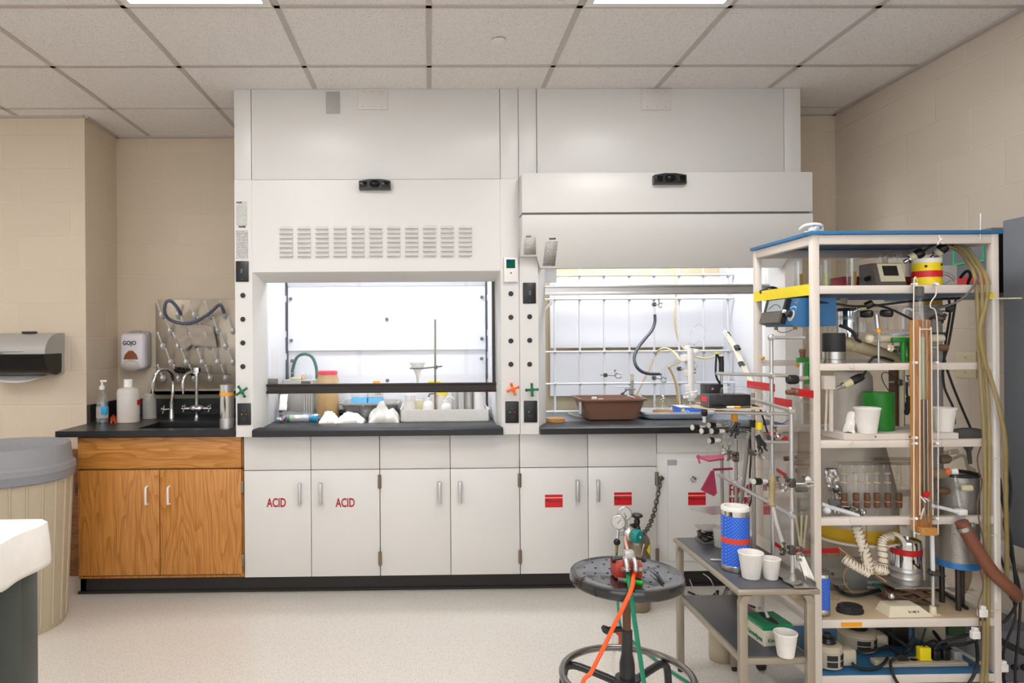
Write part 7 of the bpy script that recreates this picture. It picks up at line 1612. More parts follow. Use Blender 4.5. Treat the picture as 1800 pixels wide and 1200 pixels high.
# heating-tape wrapped tubes
def wrapped(label, pts, r):
    t = thing('wrapped_tube', label, 'wrapped tube', pts[0], 'white wrapped tubes')
    P = catmull(pts, 10); B().tube(P, [r * (1.1 if i % 3 else .86) for i in range(len(P))], 14).build('wrapping', M['wrap'], t, ang=60)
    b = B(); L = 0
    for i in range(0, len(P) - 1, 3):
        d = (P[i + 1] - P[i]).normalized(); b.ring(P[i], r * 1.06, .0011, d + Vector((.25, .2, .1)), 14, 5)
    b.build('wire_print', M['rubber_brown'], t); return t
wrapped('wrapped tube hanging from the foil down to its open end', [at(1505, 925, 2.50), at(1513, 948, 2.49), at(1521, 975, 2.48), at(1527, 1000, 2.47), at(1527, 1006, 2.47)], .0165)
wrapped('wrapped tube lying level below the insulated vessel', [at(1484, 982, 2.50), at(1497, 991, 2.48), at(1513, 1000, 2.47), at(1529, 1008, 2.46)], .0155)
wrapped('thick coil wrapped tube rising to the silver dewar', [at(1556, 1004, 2.49), at(1551, 1000, 2.48), at(1541, 998, 2.48), at(1536, 992, 2.5), at(1546, 1004, 2.5), at(1552, 992, 2.5), at(1551, 960, 2.5), at(1553, 948, 2.5), at(1562, 943, 2.5), at(1568, 942, 2.5)], .0145)
hose('white_tube', 'white tube arching from the wrapped coil into the silver dewar', [at(1566, 942, 2.5), at(1572, 938, 2.51), at(1580, 941, 2.52), at(1588, 950, 2.525), at(1590, 958, 2.53)], .0075, M['white_matte'])
# grey power supply and other lower shelf things
def on6(x, Y): p = at(x, 1080, Y); p.z = zs6 + .0008; return p
a, c = on6(1447, 2.70), on6(1565, 2.70); h = at(1500, 998, 2.70).z - zs6
t = thing('power_supply', 'grey power supply box at the back of the lower rack shelf', 'instrument', ((a.x + c.x) / 2, 2.76, zs6))
B().box(a.x, c.x, 2.70, RY1 - W - .002, zs6 + .001, zs6 + h, .003).build('case', M['grey_ps'], t)
B().disc((at(1463, 1008, 2.7).x, 2.6995, at(1463, 1008, 2.7).z), .006, .004, (0, -1, 0), 12).build('screw', M['iron'], t)
for y in (1023, 1032): B().box(at(1525, y, 2.7).x, at(1550, y, 2.7).x, 2.696, 2.7, at(1530, y + 2, 2.7).z, at(1530, y - 2, 2.7).z).build('terminal', M['grey_light'], t)
q = on6(1452, 2.45); q.x = at(1452, 1050, 2.45).x - .006
blue_dewar('small blue mesh-sleeved flask with dark lid just inside the rack post', Vector((max(q.x, rx0 + W + .03), 2.475, zs6 + .001)), .027, at(1452, 1002, 2.475).z - zs6, 'dark')
q = on6(1494, 2.49)
t = thing('rubber_disc', 'black rubber disc with raised centre on the lower rack shelf', 'disc', q)
B().lathe([(0, 0), (.047, 0), (.047, .01), (.043, .012), (.043, .022), (.036, .026), (0, .026)], q, 36, sq=(1, .75)).build('disc', M['black_rubber'], t)
B().box(q.x - .012, q.x - .008, q.y - .036, q.y - .028, q.z + .01, q.z + .026).build('notch', M['ink'], t)
tag(B().prism([(on6(1450, 2.45).x, 2.45), (on6(1533, 2.45).x, 2.45), (on6(1480, 2.6).x, 2.6), (on6(1447, 2.6).x, 2.6)], 'z', zs6 + .0006, zs6 + .0055).build('glass_plate', M['smoky_sheet'])if 0 else B().prism([(on6(1458, 2.66).x, 2.62), (on6(1480, 2.66).x, 2.62), (on6(1490, 2.66).x, 2.68), (on6(1458, 2.66).x, 2.68)], 'z', zs6 + .05, zs6 + .053).build('metal_plate', M['alu_dull']), 'small metal plate resting behind the small blue flask', 'plate')
a, c = on6(1556, 2.452), on6(1640, 2.452); zc = zs6 + .0008
t = thing('control_box', 'cream wedge-shaped control box lettered 0-140 V', 'control box', ((a.x + c.x) / 2, 2.47, zs6))
y0, y1 = 2.432, 2.512; h = .03
v = [(a.x + .002, y0, zc), (c.x - .01, y0, zc), (c.x - .01, y1, zc), (a.x + .002, y1, zc), (a.x + .022, y0 + .026, zc + h), (c.x - .045, y0 + .026, zc + h), (c.x - .045, y1, zc + h), (a.x + .022, y1, zc + h)]
b = B(); vv = [b.bm.verts.new(p) for p in v]
for f in ((0, 1, 2, 3), (4, 5, 6, 7), (0, 1, 5, 4), (1, 2, 6, 5), (2, 3, 7, 6), (3, 0, 4, 7)): b.bm.faces.new([vv[i] for i in f])
b.build('case', M['cream'], t)
text('lettering', '0-140 V', ((a.x + c.x) / 2 + .012, y0 + .012, zc + .014), .012, M['ink'], t, rot=(PI / 4, 0, 0), bold=.0004)
q = on6(1640, 2.455)
t = thing('rod_stand', 'steel rod in a cream foot on the lower rack shelf', 'stand', q)
B().lathe([(0, 0), (.012, 0), (.010, .03), (0, .03)], q, 16).box(q.x - .02, q.x + .02, q.y - .012, q.y + .012, q.z, q.z + .004).build('foot', M['cream'], t)
B().cyl(q + Vector((0, 0, .028)), at(1640, 1005, 2.455), .0058).build('rod', M['alu'], t)
B().cyl(at(1640, 1005, 2.455), at(1638, 930, 2.455), .0072).build('sleeve', M['rod_white'], t)
B().cbox(at(1641, 1006, 2.46), (.03, .03, .02), .004).cyl(at(1636, 1006, 2.45), at(1660, 1012, 2.52), .005).build('boss_head', M['iron'], t)
hose('power_cable', 'thick black cable snaking across the lower rack shelf', [on6(1468, 2.68) + Vector((0, 0, .03)), on6(1480, 2.64) + Vector((0, 0, .014)), at(1510, 1046, 2.60), on6(1560, 2.68) + Vector((0, 0, .014)), on6(1600, 2.69) + Vector((0, 0, .014)), on6(1640, 2.68) + Vector((0, 0, .014)), on6(1675, 2.57) + Vector((0, 0, .012)), on6(1700, 2.49) + Vector((0, 0, .006))], .0068, M['black_rubber'], cat='cable')
hose('tan_wire', 'tan wire hanging in a loop over the grey power supply', [at(1474, 962, 2.5), at(1490, 975, 2.5), at(1505, 988, 2.5), at(1487, 1000, 2.6), at(1483, 1015, 2.62), at(1488, 1030, 2.62), at(1500, 1042, 2.62)], .0022, M['wire_tan'], 'tan heater wires', cat='wire', n=6)
hose('tan_wire', 'tan wire running from the wrapped tube end to the lab jack', [at(1530, 1000, 2.47), at(1540, 1010, 2.47), at(1550, 1016, 2.47), at(1558, 1022, 2.465)], .0022, M['wire_tan'], 'tan heater wires', cat='wire', n=6)
hose('tan_wire', 'thin dark wire hanging beside the wrapped tube', [at(1523, 922, 2.47), at(1523, 945, 2.47), at(1520, 962, 2.47), at(1516, 975, 2.47), at(1519, 995, 2.47)], .0013, M['rubber_brown'], 'tan heater wires', cat='wire', n=6)
hose('green_lead', 'dark green lead with clip lying below the lab jack plate', [at(1535, 1027, 2.62), at(1545, 1030, 2.6), at(1553, 1038, 2.58), at(1560, 1048, 2.57)], .0055, M['teal_dark'], cat='lead')
tag(B().sph(at(1567, 1047, 2.49), .012, n=14).build('steel_ball_knob', M['chrome']), 'shiny round knob beside the lab jack scissor', 'knob')
crq = on6(1690, 2.66)
tag(B().grid(lambda u, v: crq + Vector((-.05 + .1 * u, -.02 + .05 * v, .002 + .008 * (1 + noise.noise(Vector((u * 6, v * 5, 2)))))), 10, 6).build('paper_scrap', M['paper'], solid=.0008), 'crumpled white paper scrap at the back of the lower rack shelf', 'paper')
# ---- bottom board
def on7(x, Y): p = at(x, 1150, Y); p.z = zs7 + .0008; return p
def variac(label, x, y_top, Y, rpx, boxw, label2=None):
    q = on7(x, Y); r = m(rpx, Y); h = at(x, y_top, Y).z - q.z
    t = thing('variable_transformer', label, 'transformer', q, 'variable transformers on the bottom board')
    B().lathe([(0, .004), (r, .004), (r, h * .72), (r * 1.03, h * .76), (r, h * .8), (r * .97, h * .84), (r, h * .88), (r * .9, h * .97), (r * .75, h), (0, h)], q, 40).build('housing', M['variac'], t)
    b = B()
    for kz in [.16 + .045 * i for i in range(5)] + [.44 + .045 * i for i in range(5)]:
        for a0 in (-120, -62): b.tube([q + Vector((r * 1.003 * math.cos(math.radians(a0 + da)), r * 1.003 * math.sin(math.radians(a0 + da)), h * kz)) for da in range(0, 47, 6)], .0022, 5)
    b.build('louver_print', M['ink'], t)
    B().lathe([(0, h), (r * .55, h), (r * .6, h + .004), (r * .45, h + .018), (r * .3, h + .02), (r * .26, h + .034), (0, h + .036)], q, 24).build('dial_knob', M['black_plastic'], t)
    B().box(q.x + r * .72, q.x + r * .72 + boxw, q.y - r * .5, q.y + r * .5, q.z + .002, q.z + h * .76, .012, 3).build('terminal_box', M['variac'], t)
    return t
variac('beige variable transformer nearest the rack corner post', 1454, 1128, 2.50, 24, .062)
variac('taller beige variable transformer behind the first one', 1506, 1103, 2.64, 30, .06)
YS_ = 2.47; a, c = on7(1552, YS_), on7(1703, YS_); h = at(1620, 1166, YS_).z - zs7
t = thing('power_strip', 'beige power strip full of plugs on the bottom board', 'power strip', ((a.x + c.x) / 2, YS_ + .03, zs7))
B().box(a.x, c.x, YS_, YS_ + .058, zs7 + .001, zs7 + h, .004).box(a.x - .02, a.x, YS_ + .015, YS_ + .045, zs7 + .001, zs7 + .02, .004).build('housing', M['power_strip'], t)
B().box(a.x + .002, c.x - .002, YS_ - .0008, YS_ + .001, zs7 + h * .72, zs7 + h * .75).build('seam', M['grey_dark'], t)
for x in (1606, 1627, 1645, 1662, 1681): p = at(x, 1165, YS_ + .03); B().lathe([(0, 0), (.014, 0), (.014, .0015), (0, .0015)], (p.x, YS_ + .03, zs7 + h), 18, sq=(1, .7)).build('outlet', M['black_plastic'], t)
zo = zs7 + h + .0018
def plugc(label, x, mt, w, hh, nm='plug', cable=None, group='plugs in the power strip'):
    p = at(x, 1160, YS_ + .03); p = Vector((p.x, YS_ + .03, zo))
    t = thing('power_plug', label, 'plug', p, group)
    B().box(p.x - w / 2, p.x + w / 2, p.y - .013, p.y + .013, zo, zo + hh, .005, 3).box(p.x - w / 2 - .001, p.x + w / 2 + .001, p.y - .014, p.y + .014, zo, zo + .006, .002).build('body', mt, t)
    if cable: B().tube([p + Vector((0, 0, hh - .004)), *cable], .0056, 8, 5).build('lead', M['black_rubber'], t)
    return t
zt5 = lambda x, y, Y=2.5: at(x, y, Y)
plugc('bright yellow adapter plug in the power strip', 1623.5, M['yellow'], .042, .046, cable=[zt5(1628, 1134, 2.52), zt5(1640, 1126, 2.56), zt5(1650, 1130, 2.62)])
plugc('black plug next to the yellow adapter', 1644, M['plug_black'], .026, .036, cable=[zt5(1643, 1140), zt5(1650, 1130, 2.51), zt5(1675, 1123), zt5(1703, 1115, 2.49)])
plugc('black plug in the middle of the free end of the power strip', 1660.5, M['plug_black'], .026, .036, cable=[zt5(1658, 1140), zt5(1668, 1134, 2.52), zt5(1695, 1132), zt5(1714, 1128, 2.48), zt5(1718, 1145, 2.46), zt5(1718, 1162, 2.43), zt5(1716, 1174, 2.41), zt5(1711, 1188, 2.403), zt5(1700, 1205, 2.40)])
plugc('clear grey plug at the end of the power strip', 1681, M['grey_clear'], .03, .03)
plugc('black round plug at the transformer end of the power strip', 1585, M['plug_black'], .036, .022, cable=[zt5(1575, 1156, 2.46), zt5(1566, 1162, 2.46), zt5(1566, 1172, 2.43), zt5(1568, 1180, 2.41), zt5(1573, 1192, 2.403), zt5(1582, 1206, 2.40)])
hose('transformer_cord', 'black cord curving from the first transformer box to the power strip', [at(1497, 1164, 2.46), at(1506, 1172, 2.45), at(1522, 1176, 2.45), at(1540, 1174, 2.45), at(1553, 1166, 2.46), at(1560, 1156, 2.5)], .0056, M['black_rubber'], 'black cords on the bottom board', cat='cord')
hose('transformer_cord', 'black cord lying across the second transformer', [at(1503, 1145, 2.53), at(1525, 1144, 2.53), at(1550, 1139, 2.55), at(1563, 1136, 2.58), at(1585, 1150, 2.56), at(1600, 1140, 2.54), at(1610, 1130, 2.56)], .0056, M['black_rubber'], 'black cords on the bottom board', cat='cord')
for i, P in enumerate(([(1562, 1110, 2.6), (1575, 1122, 2.58), (1592, 1134, 2.56), (1606, 1146, 2.54)], [(1605, 1104, 2.58), (1606, 1115, 2.57), (1598, 1130, 2.57), (1590, 1140, 2.57)], [(1627, 1104, 2.57), (1622, 1120, 2.57), (1618, 1134, 2.56)], [(1640, 1108, 2.66), (1665, 1140, 2.6), (1690, 1160, 2.54), (1708, 1172, 2.48)], [(1655, 1120, 2.7), (1670, 1140, 2.62), (1684, 1158, 2.56)])):
    hose('tangled_cord', ('cord crossing behind the yellow adapter', 'short cord hanging under the shelf above the black round plug', 'thin cord dropping to the yellow adapter', 'thick cord slanting from the back down to the rack post', 'second slanted cord behind the plugs')[i], [at(*p) for p in P], (.006, .0035, .003, .0065, .006)[i], M['black_rubber'], 'tangle of cords on the bottom board', cat='cord')
a, c = on7(1562, 2.66), on7(1592, 2.66)
tag(B().box(a.x, c.x, 2.64, 2.74, zs7 + .001, zs7 + .10, .003).build('dark_box', M['dark_metal']), 'dark metal box behind the cords on the bottom board', 'box')
tag(B().lathe([(0, 0), (.07, 0), (.075, .02), (.07, .03), (0, .03)], (at(1635, 1108, 2.7).x, 2.70, zs7 + .115), 28).cyl((at(1635, 1108, 2.7).x, 2.7, zs7 + .001), (at(1635, 1108, 2.7).x, 2.7, zs7 + .12), .05).build('drum', M['variac']), 'cream drum at the back of the bottom board', 'drum')
tag(B().box(on7(1675, 2.7).x, on7(1705, 2.7).x, 2.72, 2.8, zs7 + .001, zs7 + .12, .004).build('green_case', M['green_dk']), 'dark green case at the back of the bottom board', 'box')
# ---- tubing bundle and cables at the right end
def vtube(label, pts, r, mt, grp='amber tubes hanging down the rack end', sm=6): return hose('amber_tube', label, [at(*p) for p in pts], r, M[mt], grp, sm, 10, 'tube')
vtube('innermost amber tube hanging along the rack post', [(1664, 432, 2.5), (1684, 440, 2.49), (1700, 460, 2.46), (1714, 488, 2.412), (1719, 560, 2.405), (1722, 640, 2.405), (1731, 800, 2.405), (1731, 960, 2.405), (1730, 1080, 2.405), (1729, 1160, 2.405), (1724, 1205, 2.405)], .0064, 'amber_tube')
vtube('middle amber tube hanging along the rack post', [(1676, 432, 2.5), (1694, 438, 2.48), (1710, 462, 2.45), (1725, 490, 2.402), (1727, 570, 2.40), (1733, 660, 2.40), (1739, 760, 2.40), (1738, 900, 2.40), (1737, 1060, 2.40), (1734, 1205, 2.40)], .0064, 'amber_tube')
vtube('amber tube swinging outside the rack post to the floor', [(1688, 433, 2.5), (1703, 440, 2.48), (1720, 464, 2.44), (1735, 492, 2.39), (1734, 530, 2.395), (1723, 580, 2.385), (1730, 630, 2.385), (1746, 680, 2.385), (1757, 720, 2.39), (1767, 780, 2.40), (1768, 880, 2.41), (1770, 960, 2.42), (1768, 1030, 2.44)], .0076, 'amber_tube')
vtube('short thick amber tube curving behind the aluminium dewar', [(1702, 1000, 2.66), (1701, 1016, 2.66), (1696, 1030, 2.66), (1690, 1040, 2.65), (1686, 1045, 2.64)], .0135, 'amber_tube')
hose('brown_wire', 'thin brown cord hanging beside the amber tubes', [at(1724, 785, 2.44), at(1718, 806, 2.43), at(1722, 832, 2.43), at(1726, 850, 2.43), at(1718, 885, 2.41), at(1722, 920, 2.40), at(1730, 960, 2.398), at(1724, 1000, 2.398), at(1728, 1030, 2.398), at(1720, 1060, 2.398), at(1721, 1085, 2.398), at(1722, 1106, 2.398)], .0022, M['rubber_brown'], cat='wire', n=6)
for x, y, Y, lab in ((1727, 1076, 2.40, 'white plug tied to the rack post'), (1714, 1114, 2.41, 'white plug hanging in front of the bottom board'), (1763, 1172, 2.43, 'white plug hanging outside the rack post near the floor')):
    c_ = at(x, y, Y); t = thing('white_plug', lab, 'plug', c_, 'white mains plugs')
    B().box(c_.x - .015, c_.x + .015, c_.y - .009, c_.y + .009, c_.z - .016, c_.z + .012, .004, 3).box(c_.x - .009, c_.x + .009, c_.y - .008, c_.y + .008, c_.z + .01, c_.z + .024, .003).build('body', M['white_plastic'], t)
    for s in (-1, 1): B().box(c_.x + s * .007 - .0012, c_.x + s * .007 + .0012, c_.y - .003, c_.y + .003, c_.z - .03, c_.z - .016).build('prong', M['dark_metal'], t)
for y in (804, 940, 1072):
    c_ = at(1736, y, 2.42); tag(B().tube([at(1725, y, 2.414), at(1738, y + 1, 2.412), at(1757, y + .5, 2.414), at(1757, y + .5, 2.43)], .0017, 6, 3).build('cable_tie', M['cream']), {804: 'upper', 940: 'middle', 1072: 'lowest'}[y] + ' cream tie holding the amber tubes to the rack post', 'cable tie', 'cream cable ties')
hose('wood_skewer', 'cream rod sticking out past the rack post at the yellow tape', [at(1724, 525, 2.405), at(1760, 524.5, 2.40), at(1796, 524, 2.39)], .0022, M['cream'], cat='rod', n=6)
KG = 'black cables at the rack end'
hose('hanging_cable', 'black cable hanging beside the grey pipe to the funnel', [at(1668, 527, 2.6), at(1670, 550, 2.6), at(1663, 595, 2.6), at(1660, 630, 2.6), at(1672, 670, 2.6), at(1690, 715, 2.6), at(1706, 752, 2.6)], .0042, M['black_rubber'], KG, cat='cable')
hose('hanging_cable', 'black cable crossing the brown ribbed knob behind the manometer', [at(1680, 526, 2.56), at(1675, 560, 2.56), at(1667, 605, 2.56), at(1658, 640, 2.56), at(1660, 680, 2.56), at(1676, 718, 2.56), at(1678, 745, 2.57)], .0042, M['black_rubber'], KG, cat='cable')
hose('hanging_cable', 'heavy black cable dropping outside the rack post behind the brown hose', [at(1757, 840, 2.46), at(1762, 880, 2.46), at(1775, 940, 2.48), at(1783, 1000, 2.5), at(1786, 1060, 2.5), at(1768, 1090, 2.5), at(1755, 1108, 2.52), (at(1750, 1160, 2.6).x + .04, 2.6, .01)], .0052, M['black_rubber'], KG, cat='cable')
hose('hanging_cable', 'black cable looping close to the large grey wall cabinet', [at(1766, 800, 2.52), at(1776, 850, 2.52), at(1774, 890, 2.52), at(1765, 920, 2.52), at(1778, 980, 2.52), at(1793, 1040, 2.52), at(1790, 1120, 2.52), at(1785, 1170, 2.52), (at(1785, 1190, 2.52).x, 2.52, .02)], .0045, M['black_rubber'], KG, cat='cable')
hose('hanging_cable', 'black cable swinging from the large grey cabinet toward the floor box', [at(1757, 975, 2.5), at(1775, 1030, 2.52), at(1785, 1080, 2.5), at(1772, 1120, 2.48), at(1764, 1145, 2.46), at(1764, 1160, 2.44)], .0042, M['black_rubber'], KG, cat='cable')
# things outside the rack at the right
t = thing('pump_box', 'grey floor box with black knobs beyond the rack post', 'instrument', (2.28, 2.78, 0))
B().box(2.12, 2.42, 2.72, 2.98, .002, .205, .006).build('case', M['wall_box'], t)
for x, y in ((1781, 1172), (1798, 1172)): c_ = at(x, y, 2.72); B().disc((c_.x, 2.72, c_.z), .012, .012, (0, -1, 0), 16, .002).build('knob', M['black_plastic'], t)
hose('black_pipe', 'thick black hose slanting from the rack post to the grey floor box', [at(1752, 1122, 2.56), at(1775, 1135, 2.58), at(1802, 1148, 2.6), at(1830, 1160, 2.62)], .0125, M['black_rubber'])
# ================================================================= GLASSWARE LATTICE BESIDE THE RACK
XC = XC0; zb = zt_cart = ZC + .0045
def ax_(x, y, dX=0): return atx(x, y, XC + dX)
t = thing('support_lattice', 'lattice of grey support rods standing on the cart beside the rack', 'lattice', (XC, 2.6, zb))
def up(x, y0, r=.0068, dX=0, nm='upright_rod', mt='alu_dull'):
    p = ax_(x, y0, dX); return B().cyl((p.x, p.y, zb), p, r, n=14).build(nm, M[mt], t)
YB_ = ax_(1355, 700).y
up(1355.5, 590, mt='alu'); up(1323.5, 690); up(1293.5, 772); up(1268.5, 781)
for p0, p1 in ((ax_(1262, 833, -.014), ax_(1390, 905, -.014)), (ax_(1322, 701, -.014), ax_(1391, 722, -.014))): B().cyl(p0, p1, .0066, n=14).build('depth_rod', M['alu'], t)
for (x0, y0), (x1, y1), Y in (((1259, 656), (1384, 660), YB_ - .014), ((1257, 724.5), (1390, 727), YB_ - .014), ((1343, 776), (1387, 777.5), YB_ - .014), ((1357, 593), (1414, 593), YB_ - .0)):
    B().cyl(at(x0, y0, Y), at(x1, y1, Y), .0062, n=14).build('cross_rod', M['alu'], t)
for p in (ax_(1390, 721, -.007), ax_(1390, 905, -.007), ax_(1355.5, 593), at(1356, 660, YB_ - .007), at(1350, 726.5, YB_ - .007), ax_(1322, 845, -.01), ax_(1293, 850, -.01), ax_(1268, 836, -.01), ax_(1355, 882, -.01)):
    B().sph(p, .0125, (1, 1, 1), 14).cyl(p + Vector((0, -.012, 0)), p + Vector((0, -.018, 0)), .0055).build('rod_joint', M['alu'], t)
B().cyl(ax_(1317, 760), ax_(1300, 905), .0075, n=12).build('brace_rod', M['alu_dull'], t)
p = ax_(1323, 745); B().cyl(p + Vector((0, 0, -.012)), p + Vector((0, 0, .016)), .011, n=18).build('rubber_collar', M['black_rubber'], t)
# meter plate
Yq = 2.47; a, c = at(1222, 718, Yq), at(1346, 722, 2.43)
zpl = at(1300, 720, 2.43).z
t = thing('meter_plate', 'pale plate on the lattice carrying the black digital meter', 'plate', ((a.x + c.x) / 2, Yq, zpl))
B().prism([(at(1258, 722, 2.43).x, 2.43), (c.x, 2.43), (c.x, 2.56), (a.x + .01, 2.56), (a.x + .01, 2.50)], 'z', zpl, zpl + .004).build('plate', M['tan_board'], t)
zpl += .0048
x0, x1 = at(1247.5, 700, 2.45).x, at(1320, 700, 2.45).x; zt9 = at(1280, 693.5, 2.45).z
t = thing('digital_meter', 'black digital meter with red display on the lattice plate', 'meter', ((x0 + x1) / 2, 2.485, zpl))
B().box(x0, x1, 2.45, 2.525, zpl, zt9, .003).build('case', M['black_plastic'], t)
B().box(x0 - .004, x0, 2.451, 2.524, zpl + .001, zt9 - .001, .001).build('front_bezel', M['grey_dark'], t)
B().box(x0 - .0052, x0 - .004, 2.468, 2.512, zpl + .022, zt9 - .01).build('display', M['led_digits'], t)
b = B()
for k in range(5): b.disc((x0 + .07 + .012 * k, 2.45, zpl + .012), .002, .0008, (0, -1, 0), 8)
b.build('vent_print', M['ink'], t)
t = thing('side_cutter', 'pliers with yellow and white grips lying in front of the digital meter', 'pliers', Vector((at(1290, 718, 2.44).x, 2.44, zpl)))
Z = lambda x, dy=0: Vector((at(x, 716, 2.44 + dy).x, 2.44 + dy, zpl + .004))
B().tube([Z(1254), Z(1266), Z(1276, .004)], [.003, .005, .004], 8).tube([Z(1258, .01), Z(1268, .004), Z(1277)], .0035, 8).build('jaw', M['black_plastic'], t)
B().tube([Z(1277), Z(1290)], .0035, 8).build('white_grip', M['white_plastic'], t)
note(B().tube([Z(1290), Z(1301)], .0042, 8).build('yellow_grip', M['yellow_tape'], t), 'yellow grip')
B().tube([Z(1301), Z(1310, .004), Z(1319, .004)], [.003, .0042, .003], 8).build('handle', M['grey_dark'], t)
x0, x1 = at(1241, 680, 2.60).x, at(1272, 680, 2.60).x; zl_, zh_ = at(1256, 692, 2.60).z, at(1256, 675, 2.60).z
t = thing('stirrer_box', 'small black box behind the digital meter', 'box', ((x0 + x1) / 2, 2.63, zl_))
B().box(x0, x1, 2.60, 2.66, zpl, zh_, .004).build('case', M['black_plastic'], t)
B().prism([(x0 + .02, zl_ + .016), (x0 + .03, zl_ + .016), (x0 + .025, zl_ + .025)], 'y', 2.599, 2.6).build('triangle_mark', M['grey_plastic'], t)
B().box(x0 - .01, at(1346, 722, 2.62).x - .12, 2.58, 2.68, zpl - .0045, zpl - .0005).build('foot_plate', M['tan_board'], t)
t = thing('probe_holder', 'black cylindrical probe standing above the small black box', 'probe', at(1266, 672, 2.62))
B().cyl(at(1268, 655, 2.62), at(1268, 634, 2.62), .0095).cyl(at(1268, 634, 2.62), at(1268, 626, 2.62), .0085).build('barrel', M['black_plastic'], t)
B().tube([at(1266, 674, 2.62), at(1260, 664, 2.61), at(1258, 650, 2.6), at(1259, 630, 2.6), at(1260, 622, 2.6), at(1264, 630, 2.61), at(1266, 640, 2.62)], .004, 8, 4).build('cable', M['black_rubber'], t)
B().sph(at(1259.5, 621, 2.6), .005, n=8).build('yellow_tip', M['yellow'], t)
B().cyl((at(1268, 674, 2.62).x, 2.62, zh_ + .001), at(1268, 655, 2.62), .005).build('stem', M['steel'], t)
# acrylic shield with red taped edge
XS = XC + .085
t = thing('acrylic_shield', 'clear acrylic shield with red taped edges between lattice and rack', 'shield', (XS, 2.5, ZC))
def seg(x0, x1, y0t, y1t, yb):
    p0, p1 = atx(x0, y0t, XS), atx(x1, y1t, XS); zt_ = (p0.z + p1.z) / 2; q = atx(x1, yb, XS)
    B().box(XS - .0015, XS + .0015, p1.y, p0.y, max(q.z, ZC + .012), zt_).build('sheet', M['acrylic'], t)
    o = B().box(XS - .0024, XS + .0024, p1.y, p0.y, zt_ - m(13, (p0.y + p1.y) / 2), zt_ + .0006).build('red_tape', M['red_tape'], t)
seg(1314, 1361, 666, 678, 955); seg(1361.5, 1391, 695, 706, 955); seg(1391.5, 1429, 678, 690, 955)
for pts in ([(1347, 762), (1386, 778), (1386, 768), (1358, 757)], [(1366, 822), (1384, 833), (1383, 839), (1366, 828)], [(1360, 949), (1378, 962), (1378, 968), (1360, 957)]):
    B().prism([(atx(x, y, XS).y, atx(x, y, XS).z) for x, y in pts], 'x', XS - .0026, XS - .0016).build('red_tape', M['red_tape'], t)
Yr = 2.60; a, c = at(1396, 968, Yr), at(1476, 968, Yr)
t = thing('lower_shield', 'low acrylic sheet with red taped top edge inside the rack', 'shield', ((a.x + c.x) / 2, Yr, .5))
B().box(rx0 + .03, c.x, Yr, Yr + .004, zs6 + .001, at(1450, 971, Yr).z).build('sheet', M['acrylic'], t)
note(B().box(rx0 + .03, c.x, Yr - .001, Yr + .005, at(1450, 972, Yr).z, at(1450, 964, Yr).z).build('tape', M['red_tape'], t), 'red tape edge')
# pink paddles and small steel plate
t = thing('pink_paddle', 'pink plate sticking out flat from the lattice by the stopcocks', 'paddle', ax_(1268, 808))
Yk = ax_(1268, 808).y
P = [at(1224, 801, Yk - .05), at(1246, 809, Yk - .08), at(1288, 803, Yk - .02), at(1288, 800, Yk), at(1262, 799, Yk)]
b = B(); lo = [b.bm.verts.new(p - Vector((0, 0, .006))) for p in P]; hi = [b.bm.verts.new(p) for p in P]
b.bm.faces.new(hi); b.bm.faces.new(lo[::-1])
for i in range(5): b.bm.faces.new((lo[i], lo[(i + 1) % 5], hi[(i + 1) % 5], hi[i]))
b.build('plate', M['flag_pink'], t)
B().tube([at(1226, 802, Yk - .05), at(1229, 810, Yk - .06), at(1230, 814, Yk - .06)], .004, 8).sph(at(1227, 801, Yk - .05), .006, n=10).build('lug', M['flag_pink'], t)
t = thing('pink_paddle', 'pink folded plate hanging below the flat pink one', 'paddle', ax_(1266, 826))
Y2_ = Yk - .03
B().prism([(at(1255, 826, Y2_).x, at(1255, 826, Y2_).z), (at(1260, 866, Y2_).x, at(1260, 866, Y2_).z), (at(1255, 872, Y2_).x, at(1255, 872, Y2_).z), (at(1232, 861, Y2_).x, at(1232, 861, Y2_).z), (at(1250, 828, Y2_).x, at(1250, 828, Y2_).z)], 'y', Y2_ - .002, Y2_ + .006).build('plate', M['flag_pink'], t)
B().cyl(at(1254, 825, Y2_), at(1287, 823.5, Y2_ + .02), .005).build('arm', M['flag_pink'], t)
t = thing('support_plate', 'thin steel plate held level beside the blue mesh flask', 'plate', ax_(1268, 898))
b = B(); P = [at(1213, 893, 2.78), at(1252, 904, 2.6), at(1290, 899, 2.62), at(1268, 888, 2.84)]
zc_p = sum(p.z for p in P) / 4
P = [atz(x, y, zc_p) for x, y in ((1213, 893), (1251, 904), (1288, 899), (1268, 888))]
b.prism([(p.x, p.y) for p in P], 'z', zc_p - .003, zc_p).build('plate', M['alu'], t)
# stopcocks with black knobs
def stopcock(label, k, d, Yd, arm, r=.0125, L=.026, knob='black_plastic', end='grey_light', nm='glass_stopcock', cat='stopcock', grp='stopcocks on the lattice'):
    p = at(k[0], k[1], Yd); q = at(k[0] + d[0], k[1] + d[1], Yd + .012); ax = (q - p).normalized()
    t = thing(nm, label, cat, p, grp)
    B().lathe([(0, -L / 2), (r * .88, -L / 2), (r, -L / 2 + .003), (r, L / 2 - .002), (r * .9, L / 2), (0, L / 2)], p, 20, ax).build('knob', M[knob], t)
    B().lathe([(0, -L / 2 - .0012), (r * .8, -L / 2 - .0012), (r * .8, -L / 2 + .001)], p, 18, ax).build('end_face', M[end], t)
    B().lathe([(0, L / 2), (r * .55, L / 2), (r * .6, L / 2 + .012), (r * .5, L / 2 + .03), (0, L / 2 + .032)], p, 14, ax).build('white_plug', M['white_plastic'], t)
    if arm: B().tube([p + ax * (L / 2 + .01), q, *[at(x, y, Yd + .02) for x, y in arm]], .0062, 10, 3).build('glass_arm', M['glass'], t)
    return t
YL2 = 2.52
